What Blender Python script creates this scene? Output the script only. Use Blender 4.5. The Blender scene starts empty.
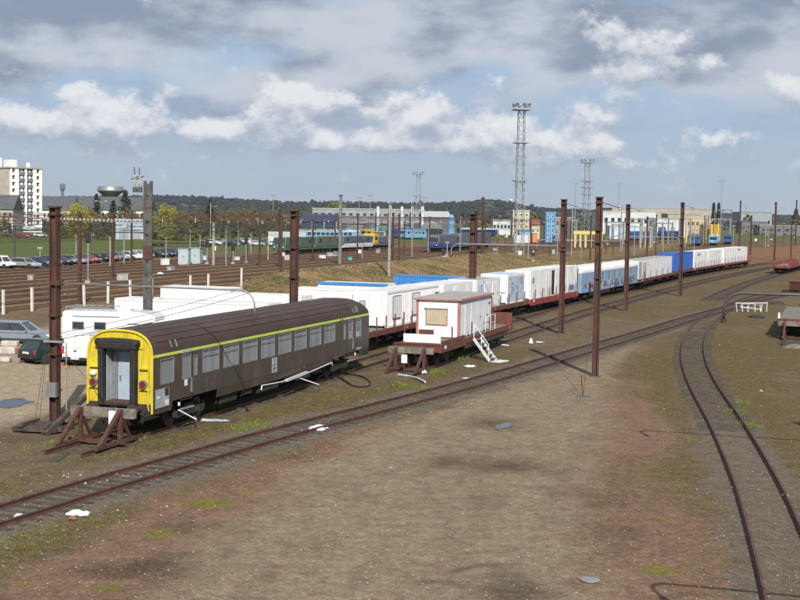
import bpy, math, random
import numpy as np
from mathutils import Vector, Matrix

random.seed(7)
scene = bpy.context.scene
COL = scene.collection
R = math.radians

# ------------------------------------------------------------------ camera
FPX, HORIZON, CAM_Z, ROLL = 1325.0, 214.8, 8.95, 0.016      # surveyed from the photograph (800 x 600)
TH = math.atan((300 - HORIZON) / FPX)
ct, st_, cr, sr = math.cos(TH), math.sin(TH), math.cos(ROLL), math.sin(ROLL)
cam_d = bpy.data.cameras.new('camera')
cam = bpy.data.objects.new('camera', cam_d)
COL.objects.link(cam)
right = Vector((cr, sr * st_, sr * ct)); up = Vector((-sr, cr * st_, cr * ct)); fwd = Vector((0, ct, -st_))
cam.matrix_world = Matrix(((right.x, up.x, -fwd.x, 0), (right.y, up.y, -fwd.y, 0), (right.z, up.z, -fwd.z, CAM_Z), (0, 0, 0, 1)))
cam_d.sensor_width = 36.0
cam_d.lens = 36.0 * FPX / 800
cam_d.clip_start = 0.5
cam_d.clip_end = 20000
scene.camera = cam
scene.render.resolution_x, scene.render.resolution_y = 1024, 768

# ------------------------------------------------------------------ light
SUN_AZ, SUN_EL = R(98.6), R(35)                            # shadows run towards SUN_AZ
world = bpy.data.worlds.new('World'); scene.world = world; world.use_nodes = True
wn, wl = world.node_tree.nodes, world.node_tree.links
wn.clear()
def W(t, **k):
    n = wn.new(t)
    for a, b in k.items(): setattr(n, a, b)
    return n
def wmath(op, a, b=None, clamp=False):
    n = W('ShaderNodeMath', operation=op); n.use_clamp = clamp
    for i, v in enumerate((a, b)):
        if v is None: continue
        if isinstance(v, (int, float)): n.inputs[i].default_value = v
        else: wl.new(v, n.inputs[i])
    return n.outputs[0]
def wmix(f, a, b):
    n = W('ShaderNodeMix', data_type='RGBA')
    for i, v in ((0, f), (6, a), (7, b)):
        if isinstance(v, (int, float)): n.inputs[i].default_value = v
        elif isinstance(v, tuple): n.inputs[i].default_value = (*v, 1)
        else: wl.new(v, n.inputs[i])
    return n.outputs[2]
def wramp(v, stops):
    n = W('ShaderNodeValToRGB'); e = n.color_ramp.elements
    n.color_ramp.interpolation = 'EASE'
    e[0].position, e[0].color = stops[0][0], (*[stops[0][1]] * 3, 1)
    e[1].position, e[1].color = stops[1][0], (*[stops[1][1]] * 3, 1)
    for p, c in stops[2:]:
        q = e.new(p); q.color = (c, c, c, 1)
    wl.new(v, n.inputs[0]); return n.outputs[0]
sky = W('ShaderNodeTexSky', sky_type='NISHITA')
sky.sun_disc = False; sky.sun_elevation = SUN_EL; sky.sun_rotation = R(172.5)
sky.altitude = 50; sky.air_density = 1.0; sky.dust_density = 0.7; sky.ozone_density = 1.3
tc = W('ShaderNodeTexCoord')
sep = W('ShaderNodeSeparateXYZ'); wl.new(tc.outputs['Generated'], sep.inputs[0])
dx, dy, dz = sep.outputs
def cvec(kz, off, kxy=1.0):
    c = W('ShaderNodeCombineXYZ')
    wl.new(wmath('ADD', wmath('MULTIPLY', dx, kxy), off), c.inputs[0]); wl.new(wmath('MULTIPLY', dy, kxy), c.inputs[1])
    wl.new(wmath('MULTIPLY', dz, kz), c.inputs[2]); return c.outputs[0]
def wnoise(v, sc, det, rough, dist=0.0):
    n = W('ShaderNodeTexNoise'); n.inputs['Scale'].default_value = sc; n.inputs['Detail'].default_value = det
    n.inputs['Roughness'].default_value = rough; n.inputs['Distortion'].default_value = dist
    wl.new(v, n.inputs['Vector']); return n.outputs['Fac']
# broken cumulus with lit tops and grey bases under a loose grey layer; the same field goes all the way round
flat = W('ShaderNodeCombineXYZ'); wl.new(dx, flat.inputs[0]); wl.new(dz, flat.inputs[2])
def puff(x, y, wx, wy, amp, shift=0.0):
    """a heap of cloud seen at photograph point x, y"""
    az, el = (x - 400) / FPX, (HORIZON + .016 * (x - 400) - y) / FPX - shift; ix, iz = FPX / wx, FPX / wy
    m = W('ShaderNodeVectorMath', operation='MULTIPLY_ADD'); wl.new(flat.outputs[0], m.inputs[0]); m.inputs[1].default_value = (ix, 0, iz); m.inputs[2].default_value = (-az * ix, 0, -el * iz)
    d = W('ShaderNodeVectorMath', operation='DOT_PRODUCT'); wl.new(m.outputs[0], d.inputs[0]); wl.new(m.outputs[0], d.inputs[1])
    return wmath('MULTIPLY', wmath('POWER', 2.718, wmath('MULTIPLY', d.outputs['Value'], -1.0)), amp)
def total(lst, shift=0.0):
    s = None
    for a in lst: v = puff(*a, shift); s = v if s is None else wmath('ADD', s, v)
    return s
heaps = [(128, 126, 46, 30, .34), (90, 120, 34, 30, .28), (100, 96, 24, 16, .14), (14, 122, 30, 28, .28), (48, 134, 26, 16, .2), (218, 132, 44, 20, .28), (278, 114, 34, 36, .32), (318, 102, 34, 24, .24), (322, 140, 34, 14, .24), (398, 122, 36, 36, .32), (428, 108, 24, 18, .18), (462, 142, 36, 22, .28), (494, 134, 34, 32, .30), (365, 144, 30, 12, .2), (560, 150, 36, 26, .28), (600, 156, 34, 20, .26), (630, 82, 44, 32, .28), (608, 48, 30, 20, .20), (680, 150, 50, 16, .16), (778, 108, 48, 26, .24), (690, 72, 22, 14, .2)]
SH = .009
v_a = cvec(1.45, 3.35); up_v = W('ShaderNodeVectorMath', operation='ADD'); wl.new(v_a, up_v.inputs[0]); up_v.inputs[1].default_value = (0.0, 0.0, SH * 1.45)
n0 = wmath('ADD', wnoise(v_a, 24, 9, .60, .0), total(heaps)); n1 = wmath('ADD', wnoise(up_v.outputs[0], 24, 9, .60, .0), total(heaps, SH))
cum = wramp(n0, [(.60, 0), (.76, .95)])
lit = wmath('ADD', wmath('MULTIPLY', wmath('SUBTRACT', n0, n1), 2.6), .46, clamp=True)
lit = wramp(lit, [(.05, 0), (.95, 1)])
big = wnoise(cvec(2.3, 9.1), 8.0, 6, .52, .0)
veil = total([(60, 22, 130, 36, .16), (430, 34, 260, 34, .15), (740, 60, 130, 60, .15), (220, 60, 60, 18, -.10), (20, 68, 70, 14, -.06)])
layer = wramp(wmath('ADD', wmath('ADD', big, veil), wmath('MULTIPLY', dz, 1.1)), [(.50, 0), (.72, 1)])
fine = wnoise(cvec(2.2, 1.7), 11, 6, .52, .0)
hz = wramp(dz, [(.0, .93), (.16, .62)])
base_sky = wmix(hz, sky.outputs[0], wmix(wramp(dz, [(.0, 0), (.09, 1)]), (3.9, 4.65, 5.85), (3.2, 4.3, 6.2)))
c_cum = wmix(lit, (3.7, 4.25, 5.3), (7.9, 8.0, 8.25))
c_lay = wmix(wramp(wmath('ADD', fine, total([(90, 22, 90, 30, -.10), (560, 70, 120, 26, -.06), (700, 30, 90, 40, -.07), (330, 20, 90, 24, .06)])), [(.38, 0), (.62, 1)]), (2.5, 2.95, 3.95), (5.6, 5.95, 6.65))
with_layer = wmix(wmath('MULTIPLY', layer, wramp(dz, [(.03, .12), (.10, .9)])), base_sky, c_lay)
fade = wramp(dz, [(.012, .1), (.05, .95)])
sky_col = wmix(wmath('MULTIPLY', cum, fade), with_layer, c_cum)

bg = W('ShaderNodeBackground'); bg.inputs[1].default_value = 0.083
wl.new(sky_col, bg.inputs[0])
wo = W('ShaderNodeOutputWorld'); wl.new(bg.outputs[0], wo.inputs[0])

sun_d = bpy.data.lights.new('sun', 'SUN'); sun_d.energy = 5.0; sun_d.angle = R(0.55); sun_d.color = (1.0, 0.955, 0.88)
sun = bpy.data.objects.new('sun', sun_d); COL.objects.link(sun)
sdir = Vector((math.cos(SUN_AZ) * math.cos(SUN_EL), math.sin(SUN_AZ) * math.cos(SUN_EL), -math.sin(SUN_EL)))
sun.rotation_euler = sdir.to_track_quat('-Z', 'Y').to_euler(); sun.location = (20, -60, 60)

vs = scene.view_settings
vs.view_transform = 'Standard'; vs.look = 'None'; vs.exposure = 0.33; vs.gamma = 1.0; vs.use_curve_mapping = False
scene.cycles.use_denoising = True
scene.cycles.max_bounces = 6; scene.cycles.transparent_max_bounces = 16

# ------------------------------------------------------------------ survey
def G(x, y, z=0.0):
    """where the sight line through photograph point (x, y) meets height z"""
    u, v = (x - 400) / FPX, (300 - y) / FPX
    u, v = cr * u - sr * v, sr * u + cr * v
    d = (u, ct + v * st_, -st_ + v * ct); t = (z - CAM_Z) / d[2]
    return (d[0] * t, d[1] * t)
def HZ(X, Y, x, y):
    """height of photograph point (x, y) at the distance of ground point X, Y"""
    u, v = (x - 400) / FPX, (300 - y) / FPX
    u, v = cr * u - sr * v, sr * u + cr * v
    d = (u, ct + v * st_, -st_ + v * ct)
    return CAM_Z + d[2] * math.hypot(X, Y) / math.hypot(d[0], d[1])
def XD(x, D, y=215):
    """ground point at distance D under photograph column x"""
    u, v = (x - 400) / FPX, (300 - y) / FPX
    u, v = cr * u - sr * v, sr * u + cr * v
    return (u * D / (ct + v * st_), D)
UX, UY = 0.3087, 0.9512                                       # the yard's tracks run along u
YA = math.atan2(UY, UX)
def ST(s, t): return (UX * s - UY * t, UY * s + UX * t)
def toST(p): return (p[0] * UX + p[1] * UY, -p[0] * UY + p[1] * UX)

# ------------------------------------------------------------------ mesh helpers
class MB:
    def __init__(self): self.v = []; self.f = []; self.m = []; self.cur = 0
    def add(self, vs_, fs):
        o = len(self.v); self.v.extend(vs_)
        for f in fs: self.f.append([i + o for i in f]); self.m.append(self.cur)
        return self
    def box(self, x0, x1, y0, y1, z0, z1):
        return self.add([(x0, y0, z0), (x1, y0, z0), (x1, y1, z0), (x0, y1, z0), (x0, y0, z1), (x1, y0, z1), (x1, y1, z1), (x0, y1, z1)],
                        [(0, 3, 2, 1), (4, 5, 6, 7), (0, 1, 5, 4), (1, 2, 6, 5), (2, 3, 7, 6), (3, 0, 4, 7)])
    def cbox(self, c, s):
        return self.box(c[0] - s[0] / 2, c[0] + s[0] / 2, c[1] - s[1] / 2, c[1] + s[1] / 2, c[2] - s[2] / 2, c[2] + s[2] / 2)
    def bar(self, a, b, w, h=None, upv=(0, 0, 1)):
        h = h or w
        a, b = Vector(a), Vector(b); d = (b - a).normalized(); u = Vector(upv)
        if abs(d.dot(u)) > 0.98: u = Vector((1, 0, 0))
        s = d.cross(u).normalized() * (w / 2); t = s.cross(d).normalized() * (h / 2)
        return self.add([tuple(p) for p in (a - s - t, a + s - t, a + s + t, a - s + t, b - s - t, b + s - t, b + s + t, b - s + t)],
                        [(3, 2, 1, 0), (4, 5, 6, 7), (0, 1, 5, 4), (1, 2, 6, 5), (2, 3, 7, 6), (3, 0, 4, 7)])
    def tube(self, pts, r, n=6, r2=None):
        pts = [Vector(p) for p in pts]; o = len(self.v); k = len(pts); r2 = r if r2 is None else r2
        pu = None
        for i, p in enumerate(pts):
            d = (pts[min(i + 1, k - 1)] - pts[max(i - 1, 0)]).normalized()
            u = Vector((0, 0, 1)) if abs(d.z) < .95 else Vector((1, 0, 0))
            if pu is not None and abs(pu.dot(d)) < .95: u = pu
            s = d.cross(u).normalized(); t = s.cross(d).normalized(); pu = t
            rr = r + (r2 - r) * i / max(1, k - 1)
            for j in range(n):
                a = 2 * math.pi * j / n; self.v.append(tuple(p + s * (rr * math.cos(a)) + t * (rr * math.sin(a))))
        for i in range(k - 1):
            for j in range(n):
                a, b = o + i * n + j, o + i * n + (j + 1) % n; self.f.append([a, b, b + n, a + n]); self.m.append(self.cur)
        self.f.append([o + j for j in range(n)][::-1]); self.m.append(self.cur)
        self.f.append([o + (k - 1) * n + j for j in range(n)]); self.m.append(self.cur)
        return self
    def cyl(self, a, b, r, n=12, r2=None): return self.tube([a, b], r, n, r2)
    def lathe(self, prof, c=(0, 0, 0), n=16):
        o = len(self.v)
        for r, z in prof:
            for j in range(n):
                a = 2 * math.pi * j / n; self.v.append((c[0] + r * math.cos(a), c[1] + r * math.sin(a), c[2] + z))
        for i in range(len(prof) - 1):
            for j in range(n):
                a, b = o + i * n + j, o + i * n + (j + 1) % n; self.f.append([a, b, b + n, a + n]); self.m.append(self.cur)
        self.f.append([o + j for j in range(n)][::-1]); self.m.append(self.cur)
        self.f.append([o + (len(prof) - 1) * n + j for j in range(n)]); self.m.append(self.cur)
        return self
    def prism(self, poly, y0, y1):
        """polygon in x,z extruded over y"""
        n = len(poly)
        return self.add([(x, y0, z) for x, z in poly] + [(x, y1, z) for x, z in poly],
                        [list(range(n)), [n + i for i in range(n)][::-1]] + [[i + n, (i + 1) % n + n, (i + 1) % n, i] for i in range(n)])
    def prismx(self, poly, x0, x1):
        """polygon in y,z extruded over x"""
        n = len(poly)
        return self.add([(x0, y, z) for y, z in poly] + [(x1, y, z) for y, z in poly],
                        [list(range(n))[::-1], [n + i for i in range(n)]] + [[i, (i + 1) % n, (i + 1) % n + n, i + n] for i in range(n)])
    def slab(self, poly, z0, z1):
        n = len(poly)
        return self.add([(x, y, z0) for x, y in poly] + [(x, y, z1) for x, y in poly],
                        [list(range(n))[::-1], [n + i for i in range(n)]] + [[i, (i + 1) % n, (i + 1) % n + n, i + n] for i in range(n)])
    def wall(self, x0, x1, z0, z1, holes, y, depth):
        """upright sheet in the x,z plane at y, facing -y if depth > 0, with holes (xa,xb,za,zb) and reveals"""
        xs = sorted({x0, x1} | {h[0] for h in holes} | {h[1] for h in holes}); zs = sorted({z0, z1} | {h[2] for h in holes} | {h[3] for h in holes})
        s = 1 if depth > 0 else -1
        def q(a): self.add(a if s > 0 else a[::-1], [(0, 1, 2, 3)])
        for i in range(len(xs) - 1):
            for j in range(len(zs) - 1):
                cx, cz = (xs[i] + xs[i + 1]) / 2, (zs[j] + zs[j + 1]) / 2
                if any(h[0] < cx < h[1] and h[2] < cz < h[3] for h in holes): continue
                q([(xs[i], y, zs[j]), (xs[i + 1], y, zs[j]), (xs[i + 1], y, zs[j + 1]), (xs[i], y, zs[j + 1])])
        yd = y + depth
        for a, b, c, d in holes:
            q([(a, y, c), (a, yd, c), (b, yd, c), (b, y, c)]); q([(a, y, d), (b, y, d), (b, yd, d), (a, yd, d)])
            q([(a, y, c), (a, y, d), (a, yd, d), (a, yd, c)]); q([(b, y, c), (b, yd, c), (b, yd, d), (b, y, d)])
        return self
    def ring(self, x0, x1, z0, z1, w, y0, y1):
        self.box(x0, x1, y0, y1, z0, z0 + w); self.box(x0, x1, y0, y1, z1 - w, z1)
        self.box(x0, x0 + w, y0, y1, z0 + w, z1 - w); return self.box(x1 - w, x1, y0, y1, z0 + w, z1 - w)
    def xf(self, M):
        self.v = [tuple(M @ Vector(p)) for p in self.v]; return self
    def mesh(self, name, mats, smooth=False):
        me = bpy.data.meshes.new(name); me.from_pydata(self.v, [], self.f)
        mats = mats if isinstance(mats, (list, tuple)) else [mats]
        for m in mats: me.materials.append(m)
        if len(mats) > 1: me.polygons.foreach_set('material_index', self.m)
        if smooth: me.polygons.foreach_set('use_smooth', [True] * len(me.polygons))
        me.update(); return me
    def build(self, name, mats, parent=None, smooth=False, bevel=0, label=None):
        o = bpy.data.objects.new(name, self.mesh(name, mats, smooth)); COL.objects.link(o)
        if parent is not None: o.parent = parent
        if bevel:
            b = o.modifiers.new('bevel', 'BEVEL'); b.width = bevel; b.segments = 2; b.limit_method = 'ANGLE'; b.angle_limit = R(35)
        if label: o['label'] = label
        return o
def use(me, name, parent=None, loc=None, rz=0.0):
    o = bpy.data.objects.new(name, me); COL.objects.link(o)
    if parent is not None: o.parent = parent
    if loc: o.location = loc
    if rz: o.rotation_euler = (0, 0, rz)
    return o
def tag(o, label, cat, group=None, kind=None):
    o['label'] = label; o['category'] = cat
    if group: o['group'] = group
    if kind: o['kind'] = kind
    return o
def thing(name, label, cat, loc=(0, 0, 0), rz=0.0, group=None):
    o = bpy.data.objects.new(name, None); COL.objects.link(o); o.empty_display_size = .3
    o.location = loc if len(loc) == 3 else (loc[0], loc[1], 0); o.rotation_euler = (0, 0, rz)
    return tag(o, label, cat, group)
def structure(o): o['kind'] = 'structure'; return o
def stuff(o): o['kind'] = 'stuff'; return o
def copy_tree(o, loc, rz, label, parent=None):
    c = o.copy(); COL.objects.link(c); c.parent = parent
    if parent is None:
        c.location = loc if len(loc) == 3 else (loc[0], loc[1], 0); c.rotation_euler = (0, 0, rz); c['label'] = label
    for ch in list(o.children): copy_tree(ch, None, 0, None, c)
    return c

# ------------------------------------------------------------------ materials
def mat(name, c1, c2=None, rough=.7, metal=0.0, scale=2.0, bump=0.0, bscale=30.0, dirt=None, damt=.5, dscale=(1.2, 1.2, .35), coat=0.0, lo=.4, hi=.62, spec=.4):
    m = bpy.data.materials.new(name); m.use_nodes = True; nt = m.node_tree; N, L = nt.nodes, nt.links
    b = N['Principled BSDF']; b.inputs['Roughness'].default_value = rough; b.inputs['Metallic'].default_value = metal
    b.inputs['Specular IOR Level'].default_value = spec; b.inputs['Coat Weight'].default_value = coat; b.inputs['Coat Roughness'].default_value = .15
    if c2 is None: c2 = tuple(x * .8 for x in c1)
    t = N.new('ShaderNodeTexCoord'); oi = N.new('ShaderNodeObjectInfo')
    add = N.new('ShaderNodeVectorMath'); add.operation = 'MULTIPLY_ADD'; add.inputs[1].default_value = (1, 1, 1)
    L.new(t.outputs['Object'], add.inputs[0]); sc = N.new('ShaderNodeVectorMath'); sc.operation = 'SCALE'; sc.inputs[0].default_value = (13, 7, 5)
    L.new(oi.outputs['Random'], sc.inputs['Scale']); L.new(sc.outputs[0], add.inputs[2]); vec = add.outputs[0]
    def noise(v, s, d=5, r=.6):
        n = N.new('ShaderNodeTexNoise'); n.inputs['Scale'].default_value = s; n.inputs['Detail'].default_value = d; n.inputs['Roughness'].default_value = r
        L.new(v, n.inputs['Vector']); return n.outputs['Fac']
    def mapr(v, a, c, lo_=0.0, hi_=1.0):
        n = N.new('ShaderNodeMapRange'); n.inputs[1].default_value = a; n.inputs[2].default_value = c; n.inputs[3].default_value = lo_; n.inputs[4].default_value = hi_
        L.new(v, n.inputs[0]); return n.outputs[0]
    def mix(f, a, c):
        n = N.new('ShaderNodeMix'); n.data_type = 'RGBA'; L.new(f, n.inputs[0])
        for i, v in ((6, a), (7, c)):
            if isinstance(v, tuple): n.inputs[i].default_value = (*v, 1)
            else: L.new(v, n.inputs[i])
        return n.outputs[2]
    col = mix(mapr(noise(vec, scale), lo, hi), tuple(c1), tuple(c2))
    if dirt:
        mp = N.new('ShaderNodeMapping'); mp.inputs['Scale'].default_value = dscale; L.new(vec, mp.inputs['Vector'])
        col = mix(mapr(noise(mp.outputs[0], 2.5, 6, .7), .48, .75, 0, damt), col, tuple(dirt))
    L.new(col, b.inputs['Base Color'])
    if bump:
        bp = N.new('ShaderNodeBump'); bp.inputs['Strength'].default_value = bump; bp.inputs['Distance'].default_value = .02
        L.new(noise(vec, bscale, 4), bp.inputs['Height']); L.new(bp.outputs[0], b.inputs['Normal'])
    return m
def glass_mat(name, tint, body, fac=.35, rough=.06):
    m = bpy.data.materials.new(name); m.use_nodes = True; nt = m.node_tree; N, L = nt.nodes, nt.links
    N.clear(); o = N.new('ShaderNodeOutputMaterial')
    tr = N.new('ShaderNodeBsdfTransparent'); tr.inputs[0].default_value = (*tint, 1)
    gl = N.new('ShaderNodeBsdfGlossy'); gl.inputs[0].default_value = (.9, .92, .95, 1); gl.inputs[1].default_value = rough
    df = N.new('ShaderNodeBsdfDiffuse'); df.inputs[0].default_value = (*body, 1)
    m1 = N.new('ShaderNodeMixShader'); m1.inputs[0].default_value = fac; L.new(tr.outputs[0], m1.inputs[1]); L.new(df.outputs[0], m1.inputs[2])
    fr = N.new('ShaderNodeFresnel'); fr.inputs[0].default_value = 1.6
    m2 = N.new('ShaderNodeMixShader'); L.new(fr.outputs[0], m2.inputs[0]); L.new(m1.outputs[0], m2.inputs[1]); L.new(gl.outputs[0], m2.inputs[2])
    L.new(m2.outputs[0], o.inputs[0]); return m
M = {}
def mk(k, *a, **kw): M[k] = mat(k, *a, **kw)
mk('rust', (.085, .034, .022), (.045, .022, .017), rough=.8, scale=4, bump=.3, dirt=(.13, .06, .035), damt=.5)
mk('rail', (.10, .042, .027), (.055, .028, .02), rough=.65, scale=3, bump=.2)
mk('pole', (.075, .030, .022), (.042, .020, .017), rough=.75, scale=1.5, bump=.15, dirt=(.13, .07, .05), damt=.5, dscale=(3, 3, .3))
mk('far_rail', (.10, .052, .036), (.07, .04, .03), rough=.7)
mk('sleeper', (.038, .031, .026), (.068, .057, .046), rough=.95, scale=3, bump=.6, dirt=(.12, .10, .08), damt=.5)
mk('old_wood', (.20, .18, .15), (.11, .095, .08), rough=.9, scale=3, bump=.5, dscale=(.4, 3, 3))
mk('brown', (.056, .045, .034), (.046, .038, .030), rough=.42, scale=.8, dirt=(.115, .095, .07), damt=.7, dscale=(1.1, 1.1, .35), spec=.5)
mk('roof_brown', (.060, .036, .027), (.045, .029, .024), rough=.6, scale=.6, dirt=(.075, .058, .048), damt=.6, dscale=(.25, 3, 3))
mk('lime', (.50, .60, .09), (.42, .52, .10), rough=.5, dirt=(.25, .28, .1), damt=.4)
mk('yellow', (.56, .45, .025), (.48, .38, .025), rough=.45, scale=1.5, dirt=(.24, .18, .05), damt=.75, dscale=(2.4, 2.4, .5))
mk('rubber', (.012, .012, .013), (.022, .021, .021), rough=.75, scale=4, bump=.2)
mk('black', (.016, .015, .015), (.03, .027, .024), rough=.8, scale=3, dirt=(.06, .045, .033), damt=.5)
mk('door_blue', (.30, .37, .44), (.26, .33, .40), rough=.5, dirt=(.2, .2, .18), damt=.3)
mk('grey_panel', (.33, .36, .38), (.25, .28, .30), rough=.55, dirt=(.18, .17, .15), damt=.4)
mk('alu', (.30, .31, .32), (.24, .25, .26), rough=.4, metal=.6)
mk('curtain', (.74, .60, .46), (.62, .54, .45), rough=.9, scale=1.0)
mk('blind', (.64, .67, .70), (.55, .58, .61), rough=.9)
mk('interior', (.20, .21, .22), (.14, .15, .16), rough=.9)
mk('white', (.72, .72, .72), (.67, .67, .67), rough=.45, scale=.8, dirt=(.36, .31, .25), damt=.55, dscale=(2.2, 2.2, .35))
mk('white_roof', (.64, .64, .64), (.57, .57, .57), rough=.6, scale=1.2, dirt=(.36, .34, .30), damt=.5, dscale=(.5, 2, 2))
mk('grey_roof', (.34, .34, .33), (.26, .255, .245), rough=.8, scale=1.3, dirt=(.30, .17, .12), damt=.55, dscale=(.8, .8, 1))
mk('cabin_white', (.64, .65, .67), (.56, .58, .61), rough=.6, scale=.9, dirt=(.36, .35, .34), damt=.6, dscale=(2.5, 2.5, .4))
mk('pink_trim', (.36, .16, .14), (.26, .11, .10), rough=.7, scale=3)
mk('tan_blind', (.42, .36, .24), (.36, .31, .21), rough=.8, dscale=(.3, .3, 6), dirt=(.28, .24, .16), damt=.5)
mk('wagon_red', (.145, .040, .028), (.085, .032, .024), rough=.75, scale=1.5, bump=.15, dirt=(.07, .045, .035), damt=.7)
mk('bright_red', (.26, .035, .035), (.17, .035, .03), rough=.6, scale=1.2, dirt=(.09, .045, .04), damt=.5)
mk('wagon_dark', (.035, .024, .02), (.05, .033, .026), rough=.85, scale=2, dirt=(.09, .06, .045), damt=.5)
mk('cont_blue', (.04, .20, .48), (.035, .17, .42), rough=.5, scale=1, dirt=(.10, .20, .32), damt=.4)
mk('deep_blue', (.025, .10, .40), (.02, .085, .34), rough=.5, scale=1, dirt=(.05, .1, .25), damt=.4)
mk('graf_blue', (.20, .29, .42), (.16, .24, .36), rough=.55, scale=1.2, dirt=(.16, .2, .27), damt=.5)
mk('graf_panel', (.42, .48, .56), (.34, .40, .48), rough=.6, scale=1.4, dirt=(.14, .17, .22), damt=.6, dscale=(1.6, 1.6, 1.6))
mk('spray_red', (.25, .05, .07), (.18, .09, .13), rough=.6, scale=3, lo=.45, hi=.5)
mk('spray_dark', (.05, .055, .07), (.16, .2, .26), rough=.6, scale=4, lo=.45, hi=.55)
mk('spray_pale', (.52, .56, .60), (.28, .33, .42), rough=.6, scale=3, lo=.45, hi=.55)
mk('steel', (.30, .31, .31), (.22, .225, .225), rough=.5, metal=.5, scale=2, dirt=(.16, .12, .09), damt=.4)
mk('galv', (.30, .315, .32), (.23, .245, .25), rough=.5, metal=.35, scale=2)
mk('concrete', (.34, .33, .31), (.26, .25, .235), rough=.9, scale=2, bump=.3, dirt=(.15, .14, .125), damt=.5)
mk('dark_concrete', (.055, .058, .055), (.09, .09, .085), rough=.9, scale=1.5, bump=.3, dirt=(.09, .06, .05), damt=.5)
mk('white_post', (.60, .59, .56), (.48, .47, .44), rough=.8, scale=4, dirt=(.26, .24, .2), damt=.4)
mk('ceramic', (.50, .48, .45), (.30, .26, .23), rough=.3, scale=6)
mk('wire', (.10, .10, .10), (.07, .07, .07), rough=.5, metal=.6)
mk('plastic_white', (.62, .63, .64), (.55, .56, .57), rough=.5, scale=4)
mk('gutter', (.42, .46, .48), (.35, .39, .42), rough=.55)
mk('red_lamp', (.16, .01, .015), (.10, .008, .01), rough=.25, coat=.5)
mk('red_light', (.45, .02, .03), (.38, .02, .03), rough=.2, coat=.6)
mk('lamp_white', (.72, .73, .74), rough=.2, coat=.6)
mk('tyre', (.02, .02, .02), (.03, .03, .03), rough=.85)
mk('wheel_steel', (.06, .045, .038), (.10, .075, .06), rough=.6, metal=.3)
mk('rim', (.34, .35, .36), (.28, .29, .3), rough=.35, metal=.6)
mk('car_grey', (.25, .29, .34), (.23, .27, .32), rough=.28, metal=.35, coat=.6)
mk('car_green', (.012, .038, .036), (.010, .032, .032), rough=.28, metal=.2, coat=.7)
mk('car_white', (.66, .67, .68), (.62, .63, .64), rough=.3, coat=.5)
mk('car_silver', (.45, .46, .47), (.42, .43, .44), rough=.28, metal=.4, coat=.6)
mk('car_blue', (.03, .05, .14), (.025, .045, .12), rough=.28, metal=.2, coat=.6)
mk('car_red', (.25, .02, .04), (.22, .02, .035), rough=.28, metal=.1, coat=.6)
mk('car_black', (.018, .019, .022), (.015, .016, .018), rough=.25, coat=.7)
mk('car_maroon', (.14, .045, .03), (.12, .04, .028), rough=.3, metal=.2, coat=.5)
mk('car_teal', (.06, .13, .14), (.05, .11, .12), rough=.3, metal=.2, coat=.5)
mk('car_glass', (.018, .022, .026), (.03, .036, .042), rough=.06, spec=.8, coat=.5)
mk('plate', (.62, .62, .55), rough=.5)
mk('loco_green', (.05, .13, .085), (.04, .10, .07), rough=.5, dirt=(.09, .12, .09), damt=.5)
mk('loco_olive', (.085, .115, .085), (.07, .095, .07), rough=.6, dirt=(.1, .1, .08), damt=.5)
mk('loco_grey', (.09, .115, .15), (.075, .095, .125), rough=.5, dirt=(.13, .13, .13), damt=.5)
mk('loco_blue', (.03, .075, .22), (.025, .06, .18), rough=.45, dirt=(.08, .09, .3), damt=.3)
mk('rail_blue', (.16, .34, .50), (.14, .30, .44), rough=.45, dirt=(.2, .35, .5), damt=.3)
mk('mach_yellow', (.50, .35, .05), (.42, .29, .05), rough=.5, dirt=(.3, .2, .05), damt=.4)
mk('orange', (.5, .19, .05), (.42, .16, .05), rough=.5)
mk('teal', (.06, .33, .30), (.05, .28, .26), rough=.5)
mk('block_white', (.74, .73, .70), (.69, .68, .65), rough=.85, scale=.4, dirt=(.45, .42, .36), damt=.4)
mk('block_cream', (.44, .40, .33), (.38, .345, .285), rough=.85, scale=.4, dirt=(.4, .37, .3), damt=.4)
mk('slate', (.085, .088, .10), (.065, .068, .078), rough=.7, scale=.8)
mk('red_tile', (.20, .085, .06), (.15, .07, .052), rough=.8)
mk('loggia', (.13, .13, .19), (.10, .10, .15), rough=.8)
mk('hall_grey', (.24, .265, .29), (.20, .225, .25), rough=.7, scale=.3, dirt=(.2, .21, .22), damt=.4, dscale=(.4, .4, .2))
mk('hall_dark', (.12, .13, .145), (.09, .10, .115), rough=.7, scale=.3)
mk('hall_white', (.46, .48, .48), (.40, .42, .42), rough=.7, scale=.3)
mk('hall_roof', (.42, .42, .41), (.36, .36, .35), rough=.7, scale=.2)
mk('tan_roof', (.33, .30, .25), (.27, .24, .2), rough=.8, scale=.2)
mk('navy', (.02, .05, .12), (.018, .04, .10), rough=.5)
mk('pale_blue', (.38, .47, .56), (.33, .41, .50), rough=.6, scale=.6)
mk('silo_blue', (.14, .30, .48), (.12, .26, .42), rough=.5)
mk('struct_yellow', (.58, .44, .16), (.50, .37, .13), rough=.6)
mk('cabinet', (.36, .42, .45), (.30, .36, .39), rough=.6, dirt=(.2, .2, .18), damt=.4)
mk('tank_grey', (.10, .12, .12), (.08, .10, .10), rough=.7)
mk('bark', (.07, .055, .042), (.10, .08, .06), rough=.95, bump=.4)
mk('willow', (.27, .25, .04), (.20, .205, .04), rough=.8, scale=.6)
mk('willow_green', (.17, .165, .045), (.13, .135, .04), rough=.8, scale=.6)
mk('conifer', (.022, .040, .024), (.035, .055, .03), rough=.85, scale=.6)
mk('twig', (.12, .098, .05), (.15, .13, .06), rough=.9, scale=.6)
mk('shrub', (.10, .11, .035), (.07, .085, .03), rough=.9, scale=.6)
mk('forest', (.018, .026, .028), (.028, .032, .032), rough=.95, scale=.02, lo=.35, hi=.65)
mk('hill', (.05, .06, .035), (.08, .08, .045), rough=.95, scale=.01)
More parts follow.
